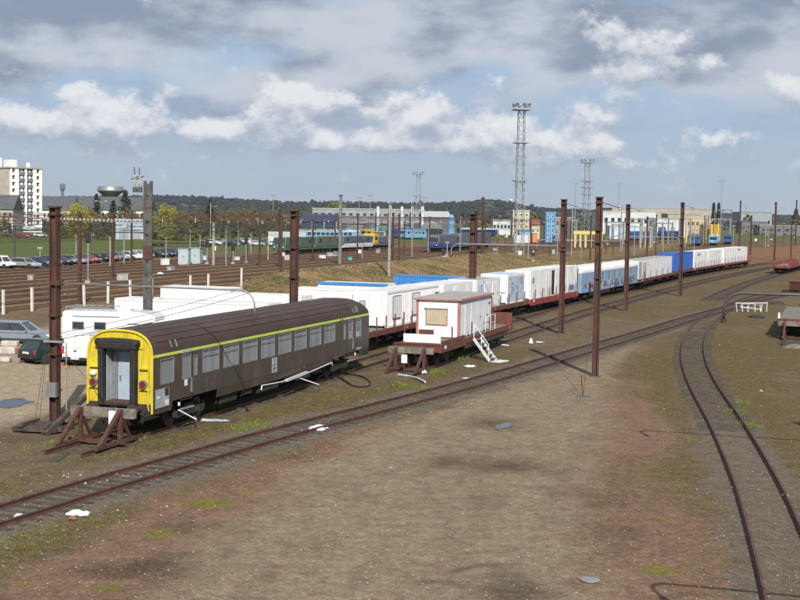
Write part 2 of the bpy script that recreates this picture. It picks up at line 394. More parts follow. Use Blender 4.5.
mk('grass_blade', (.11, .14, .025), (.15, .15, .04), rough=.8, scale=2)
mk('grass_bright', (.14, .18, .025), (.10, .13, .022), rough=.8, scale=2)
mk('far_sleeper', (.15, .095, .065), (.20, .14, .095), rough=.95)
mk('bank_grass', (.30, .22, .11), (.20, .17, .075), rough=.9, scale=.3)
mk('stone', (.15, .132, .112), (.10, .088, .076), rough=.9, scale=2)
mk('chip', (.40, .38, .35), (.26, .24, .21), rough=.8, scale=2)
mk('rubble', (.45, .42, .38), (.32, .29, .26), rough=.9, scale=3, bump=.5)
mk('brick', (.22, .10, .07), (.16, .08, .06), rough=.9, scale=3)
mk('hose', (.018, .018, .02), rough=.5)
mk('mirror_water', (.05, .055, .06), (.045, .05, .055), rough=.04, spec=.7)
M['coach_glass'] = glass_mat('coach_glass', (.94, .96, .97), (.56, .62, .68), .30)
M['clear_glass'] = glass_mat('clear_glass', (.6, .66, .7), (.3, .35, .4), .35)

# ------------------------------------------------------------------ tracks: centre lines (yard coordinates -> world)
def smooth(pts, step=1.0):
    P = [np.array(p, float) for p in pts]; P = [2 * P[0] - P[1]] + P + [2 * P[-1] - P[-2]]; out = []
    for i in range(1, len(P) - 2):
        n = max(2, int(np.linalg.norm(P[i + 1] - P[i]) / step))
        for k in range(n):
            t = k / n
            out.append(.5 * (2 * P[i] + (P[i + 1] - P[i - 1]) * t + (2 * P[i - 1] - 5 * P[i] + 4 * P[i + 1] - P[i + 2]) * t * t + (3 * P[i] - P[i - 1] - 3 * P[i + 1] + P[i + 2]) * t ** 3))
    out.append(P[-2]); return np.array(out)
A_ST = [(52, 29.6), (70, 29.3), (82, 29.0), (96, 28.5), (112, 27.4), (130, 26.2), (145, 25.1), (160, 24.0), (180, 22.9), (200, 21.9), (220, 20.2), (240, 18.2), (260, 15.9), (280, 13.2), (300, 10.2), (340, 3.5)]
C_ST = [(41, 25.9), (60, 25.9), (80, 25.9), (100, 25.85), (120, 25.7), (134, 25.55)]
B_ST = [(70, 22.6), (85, 22.5), (100, 22.2), (128, 21.4), (165, 19.4), (200, 16.9), (240, 13.2), (280, 8.6), (330, 1.5)]
line_A = smooth([ST(*p) for p in A_ST]); line_C = smooth([ST(*p) for p in C_ST]); line_B = smooth([ST(*p) for p in B_ST])
line_D = smooth([(-21.0, 19.0), (-16.3, 28.0), (-11.84, 37.07), (-10.0, 41.5), (-7.65, 46.7), (-4.6, 53.3), (-.55, 61.15), (4.86, 72.0), (12.9, 89.6), (19.3, 103.5), (26.4, 119.4), (33.5, 134.5), (42.5, 153), (56, 178), (76, 211), (105, 255)])
line_E = smooth([G(812, 640, .18), G(785, 555, .18), G(757, 480, .18), G(729, 425, .18), G(708.5, 392, .18), G(699, 374, .18), G(693.5, 357, .18), G(693.6, 341, .18), G(700, 327, .18), G(714, 314.5, .18), G(738, 302.5, .18), G(766, 293, .18)])
line_R = smooth([ST(99, 2.35), ST(140, 2.0), ST(190, .6), ST(240, -2.5), ST(300, -9)])
line_Q = smooth([ST(150, 12.6), ST(190, 11.2), ST(230, 8.2), ST(260, 5.0), ST(300, -1)])
main_t = [66.2, 70.6, 75.2, 79.8, 84.4, 89.0, 93.6, 98.2, 102.8, 107.4]
main_lines = [smooth([ST(60, t), ST(150, t + .4), ST(260, t + (t - 80) * .02), ST(380, t - 3 - (t - 80) * .1), ST(520, t - 14 - (t - 80) * .25)], 4.0) for t in main_t]

def dist_to(X, Y, line):
    """distance of every grid point to a polyline (dense points)"""
    d = np.full(X.shape, 1e9)
    for p in line[::2]:
        d = np.minimum(d, (X - p[0]) ** 2 + (Y - p[1]) ** 2)
    return np.sqrt(d)
rng = np.random.RandomState(5)
def vnoise(X, Y, sc, seed=0, octv=4):
    out = np.zeros(X.shape); amp = 1.0; tot = 0
    for o in range(octv):
        g = np.random.RandomState(seed + o * 17).rand(128, 128)
        x = X / sc * 2 ** o; y = Y / sc * 2 ** o
        xi = np.floor(x).astype(int); yi = np.floor(y).astype(int); fx = x - xi; fy = y - yi
        fx = fx * fx * (3 - 2 * fx); fy = fy * fy * (3 - 2 * fy)
        q = lambda a, b: g[(xi + a) % 128, (yi + b) % 128]
        out += amp * (q(0, 0) * (1 - fx) * (1 - fy) + q(1, 0) * fx * (1 - fy) + q(0, 1) * (1 - fx) * fy + q(1, 1) * fx * fy); tot += amp; amp *= .5
    return out / tot
def sstep(a, b, x):
    t = np.clip((x - a) / (b - a), 0, 1); return t * t * (3 - 2 * t)

# ------------------------------------------------------------------ ground: one sheet to the horizon
def axis(lo, hi, step, far_lo, far_hi, g=1.18):
    a = list(np.arange(lo, hi + 1e-6, step)); d = step
    while a[-1] < far_hi: d = min(d * g, 900); a.append(a[-1] + d)
    d = step; b = []
    x = lo
    while x > far_lo: d = min(d * g, 900); x -= d; b.append(x)
    return np.array(b[::-1] + a)
gx = axis(-34, 40, .42, -9000, 9000, 1.12); gy = axis(27, 132, .42, -3000, 12000, 1.08)
GX, GY = np.meshgrid(gx, gy)
S_, T_ = GX * UX + GY * UY, -GX * UY + GY * UX
def terrain(X, Y):
    S, T = X * UX + Y * UY, -X * UY + Y * UX
    bank = sstep(53, 61, T) * (1 - sstep(63.5, 66, T)) * sstep(128, 150, S) * (1 - sstep(250, 300, S)) * 1.5
    raise_main = sstep(58, 63, T) * sstep(40, 60, S) * .35 * (1 - sstep(420, 700, S))
    earth = 2.6 * np.exp(-(((S - 370) / 62) ** 2 + ((T - 2) / 20) ** 2)) * sstep(285, 315, S)
    near = np.maximum(0, 1 - np.hypot(X, Y - 70) / 200)
    rough = (vnoise(X, Y, 3.3, 3) - .5) * .10 * near + (vnoise(X, Y, 14, 9) - .5) * .16 * near
    keep = np.minimum.reduce([dist_to(X, Y, l) for l in (line_A, line_B, line_C, line_D, line_E)])
    flat = sstep(1.2, 3.2, keep)
    up = np.zeros(X.shape)
    for l, h in ((line_C, .145), (line_A, .06), (line_B, .045), (line_D, .02)): up = np.maximum(up, h * (1 - sstep(1.3, 4.2, dist_to(X, Y, l))))
    return bank + raise_main + earth + rough * flat - .02 + up
GZ = terrain(GX, GY)
dA, dB, dC, dD, dE = [dist_to(GX, GY, l) for l in (line_A, line_B, line_C, line_D, line_E)]
wob = vnoise(GX, GY, 2.2, 21) - .5; wob2 = vnoise(GX, GY, 9, 33) - .5
# driveway of compacted gravel
road = np.zeros(GX.shape); redm = np.zeros(GX.shape)
rc = smooth([G(300, 760), G(370, 600), G(430, 500), G(490, 430), G(540, 393), G(580, 368), G(620, 345)], .6)
rw = np.interp(np.arange(len(rc)), [0, len(rc) * .25, len(rc) * .5, len(rc) * .75, len(rc)], [6.2, 5.6, 4.6, 3.0, 1.2])
dn = np.full(GX.shape, 1e9)
for p, w in zip(rc, rw): dn = np.minimum(dn, np.hypot(GX - p[0], GY - p[1]) / w)
dn = dn + wob * .5 + wob2 * .5
road = 1 - sstep(.62, 1.15, dn)
redm = np.clip(sstep(.55, .95, dn) * (1 - sstep(1.15, 1.75, dn)) * 1.1, 0, 1)
redm = np.maximum(redm, .75 * np.exp(-(((GX - 9.2) / 2.6) ** 2 + ((GY - 44) / 11) ** 2)) * (.6 + wob2 * 1.6))
rb = smooth([G(-30, 640), G(60, 588), G(180, 528), G(300, 474), G(400, 434), G(480, 405), G(545, 378), G(600, 357)], .6); rbd = np.full(GX.shape, 1e9)
for p, w in zip(rb, np.linspace(2.3, 1.0, len(rb))): rbd = np.minimum(rbd, np.hypot(GX - p[0], GY - p[1]) / w)
band = (1 - sstep(.45, 1.25, rbd + wob * .9 + wob2 * .5)); redm = np.maximum(redm, band * .95)
bal = np.maximum.reduce([1 - sstep(1.5, 2.5, dD + wob * 1.6), (1 - sstep(1.1, 1.9, dE + wob * 1.4)) * (.25 + .75 * (1 - sstep(50, 66, GY))), .35 * (1 - sstep(1.2, 2.0, dB + wob)), .3 * (1 - sstep(1.5, 2.6, np.minimum(dA, dC)))])
bal = np.clip(bal, 0, 1)
mainy = sstep(60, 64, T_ + wob * 3) * (1 - sstep(108, 112, T_)) * (1 - sstep(420, 520, S_)) * sstep(-200, 0, S_)
lot = sstep(30.5, 34, T_ + wob * 2) * (1 - sstep(52, 60, T_ + wob2 * 6)) * (1 - sstep(95, 112, S_))
green = sstep(122, 130, T_ + wob2 * 6) + .8 * sstep(520, 700, S_)
bankm = sstep(42, 52, T_ + wob2 * 6) * (1 - sstep(62, 66, T_)) * sstep(105, 122, S_ + wob2 * 10)
earthm = np.exp(-(((S_ - 365) / 85) ** 4 + ((T_ - 6) / 27) ** 4))
grs = (.30 + wob2 * 1.3 + wob * .5) * (1 - road) * (1 - lot)
grs = np.where((GX > 12) & (GY > 50), grs + .28, grs)
grs = grs + .55 * np.exp(-((dD - 3.0) / .9) ** 2) * (GX < 9) + .35 * np.exp(-((dE - 2.2) / .8) ** 2)
WX, WY = GX + (vnoise(GX, GY, 2.6, 51) - .5) * 2.6, GY + (vnoise(GX, GY, 2.6, 71) - .5) * 3.2
grs = grs * (1 - .75 * band)
moss = np.zeros(GX.shape); damp = np.zeros(GX.shape)
for (px, py, rx, ry, a) in [(211, 502, .75, .7, .9), (246, 490, .5, .4, .6), (159, 534, .45, .42, 1), (109, 587, .45, .35, 1), (28, 585, .35, .3, .7), (657, 568, .5, .5, 1), (653, 473, .7, .5, .6), (666, 519, .5, .5, .5), (395, 408, 1.2, 1.8, .55), (430, 392, 1.4, 1.5, .5), (355, 422, 1.2, 1.5, .45), (240, 430, .5, .6, .6), (255, 424, .7, .5, .5), (700, 372, 1, 2.5, .45), (735, 412, .5, 1.2, .7), (748, 425, .5, 1.0, .7)]:
    p = G(px, py); moss = np.maximum(moss, a * np.exp(-(((GX - p[0]) / rx) ** 2 + ((GY - p[1]) / ry) ** 2) * (1 + wob * 2)))
for (px, py, rx, ry, a) in [(503, 424, 1.5, 2.0, .9), (455, 463, 1.2, 1.2, .8), (520, 466, 1.5, 1.5, .9), (430, 585, .5, .28, 1), (464, 571, .7, .2, 1), (512, 590, .8, 1.4, .9), (140, 563, 1.3, 1.0, .9), (200, 523, .9, .8, .6), (560, 488, 2.2, .5, .4), (330, 485, 1.5, 2, .25), (620, 500, 1.2, .8, .6), (640, 530, 1.4, .4, .6), (480, 500, .7, 2.5, .35), (20, 597, .6, .3, .9), (505, 448, 1, .9, .4), (600, 530, 1.2, 2.5, .35)]:
    p = G(px, py); damp = np.maximum(damp, a * np.exp(-(((WX - p[0]) / rx) ** 2 + ((WY - p[1]) / ry) ** 2) * (1 + wob * 2.4)))
# wheel ruts in the driveway
rut = np.zeros(GX.shape)
for off in (-.9, .9, 2.2, 3.6, -2.6, -4.2):
    l = np.array([(p[0] + off + .5 * math.sin(i * .09 + off), p[1]) for i, p in enumerate(rc)]); rut = np.maximum(rut, np.exp(-(dist_to(GX, GY, l) / .32) ** 2) * .5)
V = np.stack([GX.ravel(), GY.ravel(), GZ.ravel()], 1)
ny, nx = GX.shape
idx = np.arange(ny * nx).reshape(ny, nx)
F = np.stack([idx[:-1, :-1].ravel(), idx[:-1, 1:].ravel(), idx[1:, 1:].ravel(), idx[1:, :-1].ravel()], 1)
me = bpy.data.meshes.new('ground'); me.from_pydata(V.tolist(), [], F.tolist())
def attr(name, chans):
    a = me.color_attributes.new(name, 'FLOAT_COLOR', 'POINT')
    c = np.stack([np.clip(x, 0, 1).ravel() for x in chans] + [np.ones(ny * nx)] * (4 - len(chans)), 1)
    a.data.foreach_set('color', c.astype(np.float32).ravel())
attr('soil_a', (road, redm, np.clip(grs, 0, 1))); attr('soil_b', (moss, damp, bal)); attr('soil_c', (mainy, lot, green)); attr('soil_d', (bankm, earthm, rut))
me.polygons.foreach_set('use_smooth', [True] * len(me.polygons))
gm = bpy.data.materials.new('ground_soil'); gm.use_nodes = True; nt = gm.node_tree; N, L = nt.nodes, nt.links
b = N['Principled BSDF']; b.inputs['Roughness'].default_value = .95; b.inputs['Specular IOR Level'].default_value = .15
geo = N.new('ShaderNodeNewGeometry'); pos = geo.outputs['Position']
def gn(sc, det=5, ro=.6, vec=None):
    n = N.new('ShaderNodeTexNoise'); n.inputs['Scale'].default_value = sc; n.inputs['Detail'].default_value = det; n.inputs['Roughness'].default_value = ro
    L.new(vec or pos, n.inputs['Vector']); return n.outputs['Fac']
def gmap(v, a, c, lo=0.0, hi=1.0):
    n = N.new('ShaderNodeMapRange'); n.inputs[1].default_value = a; n.inputs[2].default_value = c; n.inputs[3].default_value = lo; n.inputs[4].default_value = hi
    L.new(v, n.inputs[0]); return n.outputs[0]
def gmath(op, a, c):
    n = N.new('ShaderNodeMath'); n.operation = op
    for i, v in enumerate((a, c)):
        if isinstance(v, (int, float)): n.inputs[i].default_value = v
        else: L.new(v, n.inputs[i])
    return n.outputs[0]
def gmix(f, a, c, mode='MIX'):
    n = N.new('ShaderNodeMix'); n.data_type = 'RGBA'; n.blend_type = mode
    for i, v in ((0, f), (6, a), (7, c)):
        if isinstance(v, (int, float)): n.inputs[i].default_value = v
        elif isinstance(v, tuple): n.inputs[i].default_value = (*v, 1)
        else: L.new(v, n.inputs[i])
    return n.outputs[2]
ch = {}
for nm, keys in (('soil_a', 'road red grass'), ('soil_b', 'moss damp bal'), ('soil_c', 'main lot green'), ('soil_d', 'bank earth rut')):
    a = N.new('ShaderNodeAttribute'); a.attribute_name = nm; sp = N.new('ShaderNodeSeparateColor'); L.new(a.outputs['Color'], sp.inputs[0])
    for k, o in zip(keys.split(), sp.outputs): ch[k] = o
n_p = gn(.38, 8, .72); n_q = gn(.75, 8, .75, None); n_c = gn(16, 5, .75); n_m = gn(.9, 6, .65); n_f = gn(7, 6, .7); n_g = gn(45, 3, .6); n_h = gn(2.6, 6, .7); n_l = gn(.22, 5, .6)
def key(k, soft=.35, nz=None, amt=.7):
    """break a soil mask up with noise so that it frays"""
    v = gmath('ADD', ch[k], gmath('MULTIPLY', gmath('SUBTRACT', nz or n_h, .5), amt)); return gmap(v, .5 - soft, .5 + soft)
dirt_c = gmix(gmap(n_m, .35, .65), (.17, .134, .092), (.225, .18, .128))
dirt_c = gmix(gmap(n_l, .4, .65, 0, .6), dirt_c, (.135, .112, .066)); dirt_c = gmix(gmap(n_p, .5, .62, 0, .75), dirt_c, (.115, .102, .052)); dirt_c = gmix(gmap(n_q, .55, .68, 0, .7), dirt_c, (.225, .165, .118))
road_c = gmix(gmap(n_h, .35, .7), (.265, .220, .163), (.345, .292, .222)); road_c = gmix(gmap(n_p, .52, .68, 0, .45), road_c, (.25, .170, .120)); road_c = gmix(gmap(n_q, .52, .68, 0, .55), road_c, (.165, .142, .100))
red_c = gmix(gmap(n_f, .35, .7), (.212, .142, .102), (.27, .185, .137))
grass_c = gmix(gmap(n_f, .4, .65), (.115, .092, .040), (.17, .135, .064))
c = gmix(key('red'), dirt_c, red_c); c = gmix(key('road', .4), c, road_c)
c = gmix(gmath('MULTIPLY', key('grass', .3, n_h, 1.0), .85), c, grass_c)
bal_c = gmix(gmap(gmath('ADD', gmath('MULTIPLY', n_g, .4), gmath('MULTIPLY', gn(24, 4, .8), .6)), .40, .62), (.105, .090, .076), (.255, .225, .19)); c = gmix(key('bal', .3, n_f, .9), c, bal_c)
main_c = gmix(gmap(gn(.11, 6, .65), .4, .6), gmix(gmap(n_l, .35, .65), (.20, .125, .085), (.27, .185, .125)), gmix(gmap(n_m, .35, .65), (.26, .19, .12), (.17, .15, .07))); c = gmix(ch['main'], c, main_c)
lot_c = gmix(gmap(n_h, .3, .7), (.36, .31, .235), (.45, .395, .305)); c = gmix(key('lot', .4), c, lot_c)
bank_c = gmix(gmap(gn(.16, 6, .7), .4, .6), gmix(gmap(n_m, .35, .65), (.30, .20, .105), (.36, .265, .15)), (.13, .12, .05)); c = gmix(key('bank', .35, n_m, .6), c, bank_c)
c = gmix(key('earth', .4, n_m, .4), c, gmix(gmap(n_m, .35, .65), (.30, .165, .10), (.23, .135, .085)))
c = gmix(ch['green'], c, gmix(gmap(n_l, .35, .65), (.085, .15, .035), (.14, .17, .055)))
c = gmix(gmath('MULTIPLY', key('moss', .3, n_f, .7), .9), c, gmix(gmap(n_f, .35, .65), (.24, .25, .02), (.13, .15, .02)))
c = gmix(gmath('MULTIPLY', gmath('MULTIPLY', ch['rut'], gmap(n_p, .4, .6)), .75), c, (.13, .105, .075))
c = gmix(gmath('MULTIPLY', key('damp', .42, n_h, 1.2), .72), c, (.050, .042, .030))
c = gmix(1.0, c, gmix(gmap(n_g, .3, .7), (.62, .62, .62), (1.28, 1.28, 1.28)), 'MULTIPLY')
c = gmix(1.0, c, gmix(gmap(n_f, .3, .7), (.82, .82, .82), (1.14, 1.14, 1.14)), 'MULTIPLY')
c = gmix(1.0, c, gmix(gmap(n_c, .3, .7), (.78, .78, .78), (1.18, 1.18, 1.18)), 'MULTIPLY')
c = gmix(1.0, c, gmix(gmap(gn(1.7, 9, .78), .36, .64), (.68, .68, .66), (1.14, 1.13, 1.12)), 'MULTIPLY')
def cells(sc, lo, hi):
    vo = N.new('ShaderNodeTexVoronoi'); vo.inputs['Scale'].default_value = sc; L.new(pos, vo.inputs['Vector']); sp_ = N.new('ShaderNodeSeparateColor'); L.new(vo.outputs['Color'], sp_.inputs[0])
    v = gmap(sp_.outputs[0], 0, 1, lo, hi); cc = N.new('ShaderNodeCombineColor')
    for i in range(3): L.new(v, cc.inputs[i])
    return cc.outputs[0]
c = gmix(1.0, c, cells(9, .90, 1.10), 'MULTIPLY'); c = gmix(1.0, c, cells(23, .84, 1.16), 'MULTIPLY')
c = gmix(1.0, c, (.82, .755, .675), 'MULTIPLY')
L.new(c, b.inputs['Base Color'])
bp = N.new('ShaderNodeBump'); bp.inputs['Strength'].default_value = .4; bp.inputs['Distance'].default_value = .04
L.new(gmath('ADD', gmath('MULTIPLY', n_g, .45), n_f), bp.inputs['Height']); L.new(bp.outputs[0], b.inputs['Normal'])
me.materials.append(gm)
ground = bpy.data.objects.new('ground', me); COL.objects.link(ground); structure(ground)
def gz_at(x_, y_):
    i = int(np.clip(np.searchsorted(gy, y_) - 1, 0, ny - 2)); j = int(np.clip(np.searchsorted(gx, x_) - 1, 0, nx - 2))
    fx, fy = (x_ - gx[j]) / (gx[j + 1] - gx[j]), (y_ - gy[i]) / (gy[i + 1] - gy[i])
    return float((GZ[i, j] * (1 - fx) + GZ[i, j + 1] * fx) * (1 - fy) + (GZ[i + 1, j] * (1 - fx) + GZ[i + 1, j + 1] * fx) * fy)
def zg(x, y): return gz_at(x, y)
def zg_exact(x, y): return float(terrain(np.array([[x]]), np.array([[y]]))[0, 0])

# ------------------------------------------------------------------ puddles
def puddle(px, py, rx, ry, seed, rot=0):
    r = random.Random(seed); p = G(px, py); n = 22; pts = []
    for i in range(n):
        a = 2 * math.pi * i / n; k = .75 + .4 * r.random()
        x, y = rx * k * math.cos(a), ry * k * math.sin(a); pts.append((x * math.cos(rot) - y * math.sin(rot), x * math.sin(rot) + y * math.cos(rot)))
    mb = MB(); mb.slab(pts, -.03, .012); o = mb.build('puddle', M['mirror_water']); o.location = (p[0], p[1], zg(*p) + .02); structure(o)
puddle(503, 426, .30, 1.0, 1, -.3); puddle(14, 402, .8, 1.5, 2, .2)

# ------------------------------------------------------------------ railway tracks
SLEEPER = MB().box(-.12, .12, -1.25, 1.25, -.14, .03).mesh('sleeper', M['sleeper'])
def offset(line, d):
    t = np.gradient(line, axis=0); t /= np.linalg.norm(t, axis=1)[:, None]
    return line + np.stack([-t[:, 1], t[:, 0]], 1) * d
def rail_mesh(line, zr, far=False):
    mb = MB(); prof = [(-.035, 0), (.035, 0), (.035, -.045), (.012, -.06), (.012, -.13), (.065, -.15), (-.065, -.15), (-.012, -.13), (-.012, -.06), (-.035, -.045)] if not far else [(-.035, 0), (.035, 0), (.05, -.14), (-.05, -.14)]
    t = np.gradient(line, axis=0); t /= np.linalg.norm(t, axis=1)[:, None]; k = len(prof); o = 0
    for p, d in zip(line, t):
        for a, z in prof: mb.v.append((p[0] - d[1] * a, p[1] + d[0] * a, zr + z))
    for i in range(len(line) - 1):
        for j in range(k):
            a, b2 = i * k + j, i * k + (j + 1) % k; mb.f.append([a, a + k, b2 + k, b2]); mb.m.append(0)
    mb.f.append(list(range(k))); mb.m.append(0); mb.f.append([(len(line) - 1) * k + j for j in range(k)][::-1]); mb.m.append(0)
    return mb
def track(label, line, zr, n_single=0, first=0.0, spacing=.62, far=False, group=None, zs=None, sink=.0, sl=True, bury=.05, near_y=0):
    t = thing('railway_track', label, 'railway track', group=group)
    for d in (.752, -.752):
        rail_mesh(offset(line, d), zr, far).build('rail', M['far_rail' if far else 'rail'], t)
    if not sl: return t
    seg = np.linalg.norm(np.diff(line, axis=0), axis=1); cum_ = np.concatenate([[0], np.cumsum(seg)]); k = first; n = 0; rest = MB()
    r = random.Random(len(line))
    while k < cum_[-1]:
        x, y = np.interp(k, cum_, line[:, 0]), np.interp(k, cum_, line[:, 1]); i = min(np.searchsorted(cum_, k), len(line) - 1)
        d = line[i] - line[max(i - 1, 0)]; a = math.atan2(d[1], d[0])
        z = zr - .165 - sink - r.random() ** 2 * bury
        if y < near_y: z -= .05
        if n < n_single:
            o = use(SLEEPER, 'sleeper', t, (x, y, z), a + r.uniform(-.02, .02)); o.scale = (r.uniform(.9, 1.1), r.uniform(.97, 1.02), 1)
        else:
            c_, s_ = math.cos(a), math.sin(a); q = [(-.12, -1.25), (.12, -1.25), (.12, 1.25), (-.12, 1.25)]
            rest.add([(x + u * c_ - v * s_, y + u * s_ + v * c_, z + .03) for u, v in q] + [(x + u * c_ - v * s_, y + u * s_ + v * c_, z - .12) for u, v in q], [(0, 1, 2, 3), (1, 0, 4, 5), (2, 1, 5, 6), (3, 2, 6, 7), (0, 3, 7, 4)])
        n += 1; k += spacing
    if rest.v: stuff(rest.build('distant_sleepers', M['far_sleeper' if far else 'sleeper'], t))
    return t
track('rusty siding track crossing the foreground from lower left, nearest the driveway', line_D, .16, 165, 9.0, sink=-.012, bury=.035)
track('rusty track curving down the right edge of the yard towards the camera', line_E, .15, 120, 2.0, sink=-.0, bury=.04, near_y=56)
track('stub track under the brown and yellow coach, ending at timber buffers', line_C, .30, 40)
track('track under the white cabin wagon, running on between train and masts', line_B, .20, 150)
track('track carrying the long train of white containers', line_A, .22, 120)
track('short siding under the plank flat wagon at the right edge', line_R, .17, 60)
track('curving track under the bright red wagon at far right', line_Q, .17, 60)
words_n = ['first', 'second', 'third', 'fourth', 'fifth', 'sixth', 'seventh', 'eighth', 'ninth', 'tenth', 'eleventh', 'twelfth', 'thirteenth', 'fourteenth', 'fifteenth', 'sixteenth', 'seventeenth', 'eighteenth', 'nineteenth', 'twentieth', 'twenty-first', 'twenty-second', 'twenty-third', 'twenty-fourth']
for i, l in enumerate(main_lines):
    track('main line track beyond the fence posts, %s counted from the coach side' % words_n[i], l, .45, 0, 0, 1.2, True, 'main line tracks', sl=False)

# ------------------------------------------------------------------ placing along a track
def on_line(line, s):
    q = line[:, 0] * UX + line[:, 1] * UY; i = int(np.argmin(abs(q - s))); i = min(max(i, 2), len(line) - 3)
    d = line[i + 2] - line[i - 2]; f = s - q[i]
    dn_ = d / np.linalg.norm(d); k = f / (dn_[0] * UX + dn_[1] * UY)
    return (line[i][0] + dn_[0] * k, line[i][1] + dn_[1] * k), math.atan2(d[1], d[0])
def s_col(line, px, off=-1.25, z=1.4):
    """yard coordinate s where a train edge on this track crosses photograph column px"""
    l = offset(line, off); dv = l - np.array([0, 0]); best = None
    zc_ = l[:, 1] * ct - (z - CAM_Z) * st_; u = l[:, 0] / zc_; v = (l[:, 1] * st_ + (z - CAM_Z) * ct) / zc_
    x = 400 + FPX * (cr * u + sr * v); i = int(np.argmin(abs(x - px))); return float(l[i][0] * UX + l[i][1] * UY)

# shared rolling-stock meshes
def wheelset_mb():
    mb = MB()
    for y in (-.75, .75):
        mb.cyl((0, y - .06, .46), (0, y + .06, .46), .46, 20); mb.cyl((0, y * 1.07 - .05, .46), (0, y * 1.07 + .05, .46), .30, 12)
    mb.cyl((0, -1.0, .46), (0, 1.0, .46), .08, 8); return mb
WHEELSET = wheelset_mb().mesh('wheelset', M['wheel_steel'])
def bogie_mb(wb=2.0):
    mb = MB()
    for y in (-1.0, 1.0):
        mb.prism([(-wb / 2 - .45, .45), (-wb / 2 - .45, .62), (-.55, .62), (-.35, .82), (.35, .82), (.55, .62), (wb / 2 + .45, .62), (wb / 2 + .45, .45), (.6, .36), (-.6, .36)], y - .06, y + .06)
        for x in (-wb / 2, wb / 2):
            mb.cbox((x, y * 1.06, .5), (.34, .16, .30)); mb.cyl((x - .28, y * 1.02, .40), (x - .28, y * 1.02, .78), .08, 8); mb.cyl((x + .28, y * 1.02, .40), (x + .28, y * 1.02, .78), .08, 8)
    mb.box(-.35, .35, -1.0, 1.0, .55, .75); return mb
BOGIE = bogie_mb().mesh('bogie_frame', M['black'])
BUFFER = MB().cyl((0, 0, 0), (-.42, 0, 0), .13, 12).cyl((-.42, 0, 0), (-.60, 0, 0), .09, 10).cyl((-.60, 0, 0), (-.66, 0, 0), .24, 18).mesh('buffer', M['wagon_dark'])
HOOK = MB().cyl((0, 0, 0), (-.30, 0, 0), .05, 8).cbox((-.34, 0, .03), (.12, .08, .20)).tube([(-.25, -.06, -.05), (-.32, -.06, -.3), (-.28, 0, -.42), (-.32, .06, -.3), (-.25, .06, -.05)], .025, 6).mesh('coupling', M['black'])
def running_gear(root, x0, x1, z=0.0, bogies=True, inset=3.4, wb=2.0):
    if bogies:
        for xc in (x0 + inset, x1 - inset):
            bo = use(BOGIE, 'bogie', root, (xc, 0, z))
            for dx_ in (-wb / 2, wb / 2): use(WHEELSET, 'wheelset', bo, (dx_, 0, 0))
    else:
        for xc in (x0 + inset, x1 - inset):
            use(WHEELSET, 'wheelset', root, (xc, 0, z))
            mb = MB()
            for y in (-1.02, 1.02):
                mb.cbox((0, y, .5), (.32, .18, .34)); mb.prism([(-.55, .95), (-.15, .55), (.15, .55), (.55, .95), (.45, .98), (.1, .68), (-.1, .68), (-.45, .98)], y - .04, y + .04)
            o = mb.build('axle_guard', M['black'], root); o.location = (xc, 0, z)
def end_gear(root, x, z, sgn):
    for y in (-.875, .875):
        o = use(BUFFER, 'buffer', root, (x, y, z + 1.05), 0 if sgn < 0 else math.pi)
    use(HOOK, 'coupling', root, (x, 0, z + 1.0), 0 if sgn < 0 else math.pi)

# ------------------------------------------------------------------ brown coach with yellow end
def arch(hw, zs, zt, n=20, p=.72, q=.86):
    out = []
    for i in range(n + 1):
        a = math.pi * i / n; cx, sx = math.cos(a), math.sin(a)
        out.append((hw * math.copysign(abs(cx) ** p, cx), zs + (zt - zs) * sx ** q))
    return out                                          # from +hw to -hw
CL, CW = 24.9, 1.415
p0, _ = on_line(line_C, 45.0)
coach = thing('passenger_coach', 'long dark brown passenger coach with yellow end and lime stripe above its windows', 'coach', (*p0, .30), YA)
holes = [(.75, 1.75, 1.88, 2.92)]; doors_x = [(2.35, 3.25)]
wins = []
x = 4.22
for i in range(8): wins.append((x, x + 1.52, 2.02, 2.94)); x += 1.97
vest = [(.62, 1.70, 1.95, 2.90)]
dwin = [(2.42, 3.14, 1.95, 2.92), (21.55, 22.25, 1.95, 2.92)]
slim = [(3.42, 3.72, 2.00, 2.80), (20.85, 21.12, 2.00, 2.80)]
endw = [(22.75, 23.55, 1.95, 2.92)]
allh = wins + vest + dwin + slim + endw
